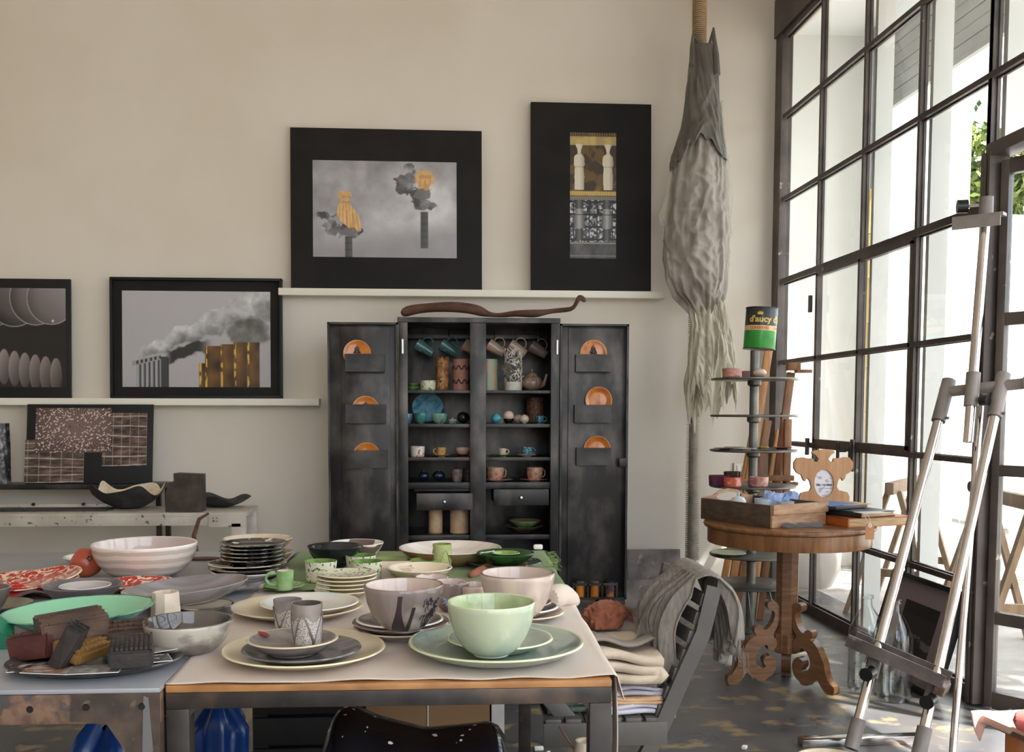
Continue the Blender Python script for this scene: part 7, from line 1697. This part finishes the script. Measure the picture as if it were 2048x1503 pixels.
obj('paper_stack', MB().box((0, 0, .24), (b.x-a.x, .24, .48), bev=.002).box((.004, 0, .24), (b.x-a.x, .20, .47)), M['paper'], label='white papers standing right of the cardboard box', cat='paper', loc=((a.x+b.x)/2, 2.74, 0), rot=(0, 0, 0))
a, b = onY(508, 1400, 3.0), onY(722, 1400, 3.0)
t = thing('black_crate', 'black slatted crate in the shadow under the right table', 'crate', ((a.x+b.x)/2, 3.08, 0)); wv = b.x-a.x
for k in range(5): obj('slat', MB().box((0, -.08, .05+.095*k), (wv, .012, .085), bev=.003), M['blackmatte'], t)
for s_ in (-1, 1): obj('post', MB().box((s_*(wv/2-.02), -.06, .25), (.03, .03, .5)), M['blackmatte'], t)
obj('back_panel', MB().box((0, .07, .25), (wv, .012, .5)), M['blackmatte'], t)
obj('side_panel', MB().box((-wv/2, 0, .25), (.012, .15, .5)), M['blackmatte'], t)
# black saddle stool with white flecks
YS = 2.06; a, b = onY(640, 1470, YS), onY(1022, 1470, YS); wv = b.x-a.x; cx = (a.x+b.x)/2
zl, zm, zr = onY(690, 1424, YS).z, onY(850, 1478, YS).z, onY(985, 1462, YS).z
t = thing('saddle_stool', 'glossy black saddle shaped stool with white flecks in front under the table', 'stool', (cx, YS, 0))
SDX = np.linspace(-1, 1, 81); SDZ = np.interp(SDX, [-1, -.95, -.88, -.74, -.45, .1, .6, .85, .94, 1], [zm-.17, zm-.05, zl-.03, zl, zl-.03, zm, zr-.006, zr, zr-.03, zr-.14]); SDZ = np.convolve(np.pad(SDZ, 4, mode='edge'), np.ones(9)/9, mode='valid')
def sadfn(u, v):
    x = (u-.5)*2; prof = np.interp(x, SDX, SDZ); a_ = (v-.5)*PI*1.0
    d = .13*(1-.12*abs(x)**3); return Vector((x*wv/2, -d*math.sin(-a_), prof-.12+.12*math.cos(a_)**.6 if math.cos(a_) > 1e-6 else prof-.12))
m = MB(); m.grid(sadfn, 48, 24); obj('seat', m, pm('black_lacquer_flecked', (22, 22, 26), rough=.12, c2=(236, 232, 226), scale=44, lo=.70, hi=.715, detail=1), t, solid=.03)
for x in (-.55, .55):
    for y in (-1, 1): obj('leg', MB().tube([(x*wv*.42, y*.07, zm-.10), (x*wv*.5, y*.10, 0)], [.022, .016], 12), M['blackmatte'], t)
# a pale mug-like thing beside the chair leg, crumbs on the floor
p = onY(1165, 1500, 2.2); t = thing('small_vase', 'small pale clay vase on the floor seen beside the table leg', 'vase', (onY(1172, 1500, 2.2).x, 2.2, 0)); hz = onY(1172, 1480, 2.2).z
obj('body', MB().lathe([(0, 0), (.05, 0), (.06, hz*.4), (.045, hz*.8), (.030, hz*.94), (.024, hz), (.018, hz), (.022, hz*.9), (0, hz*.5)], n=32), G['ivory'], t)
obj('twig', MB().tube([(-.01, 0, hz*.9), (-.06, .01, hz+.03)], .0025, 6), M['branch'], t)
for k, (px, py, sz_, lab) in enumerate(((1078, 1497, .02, 'white chip on the floor under the folding chair'), (1097, 1502, .008, 'tiny white chip on the floor beside the larger chip'), (1489, 1494, .016, 'white chip on the dark floor left of the easel'))):
    p = onZ(px, py, .004); obj('plaster_chip', MB().box((0, 0, sz_*.3), (sz_*1.6, sz_, sz_*.6), Matrix.Rotation(.5*k, 3, 'Z'), bev=sz_*.15), M['paper'], label=lab, cat='chip', loc=(p.x, p.y, .0005), group='plaster chips on the floor')
p = onZ(1650, 1512, .05); vessel('basin', 'cream basin on the floor at the bottom edge before the easel', 'bowl', p.x, p.y-.05, .0, bowl_prof(.115, .055, .07, .006, .6), [G['creampl']])
# small table with a sunlit cloth at the bottom right corner
tx0, ty1 = .962, 1.63
t = thing('side_table', 'small turned leg wooden table under a rosy cloth in the right corner', 'table', (tx0+.2, ty1-.2, 0), .12)
obj('tabletop', MB().box((0, 0, .688), (.40, .40, .022), bev=.004), M['wood'], t)
M['turned'] = pm('orange_turned_wood', (176, 110, 62), (150, 88, 46), scale=9, stretch=(4, 4, .6), rough=.35)
for x in (-1, 1):
    for y in (-1, 1): obj('leg', MB().lathe([(0, 0), (.018, 0), (.016, .1), (.018, .5), (.021, .66), (.021, .678), (0, .678)], n=24), M['turned'], t, loc=(x*.165, y*.165, 0))
M['pinkcloth'] = pm('rosy_cotton', (226, 190, 176), (214, 168, 154), scale=12, rough=.9)
def clothfn(u, v):
    x, y = -.214+.43*u, -.22+.435*v; z = .7015+.0015*math.sin(23*x+9*y)
    dx, dy = max(0, -.202-x), max(0, y-.203); d = dx+dy+8*dx*dy*4
    if d > 0: z -= d*.9+.6*min(dx, .02)*(v > .8)
    return Vector((max(x, -.206-.15*dx), min(y, .206+.15*dy), z))
m = MB(); m.grid(clothfn, 60, 60); obj('pink_cloth', m, M['pinkcloth'], label='rosy cotton cloth draped over the small table in the right corner', cat='cloth', loc=(tx0+.2, ty1-.2, 0), rot=(0, 0, .12), solid=.002)
c_ = Matrix.Rotation(.12, 4, 'Z') @ Vector((-.205, .205, 0))+Vector((tx0+.2, ty1-.2, 0))
m = MB(); m.grid(lambda u, v: Vector((c_.x-.003+(u-.5)*.036*(1-v)**.8-.002*math.sin(PI*v), c_.y+.002-.006*abs(u-.5), .702-.052*v)), 8, 10)
obj('cloth_corner', m, M['pinkcloth'], label='pointed corner of the rosy cloth hanging off the small table', cat='cloth', solid=.002)
p = onZ(2044, 1452, .72)
obj('rolled_napkin', MB().tube([(-.005, .02, 0), (.02, .0, .004), (.07, -.02, .0)], [.016, .022, .020], 14), pm('coral_napkin', (214, 120, 112), (196, 96, 92), scale=16, rough=.9), label='coral napkin roll lying on the rosy cloth at the right edge', cat='napkin', loc=(p.x, p.y, .724), sub=1)
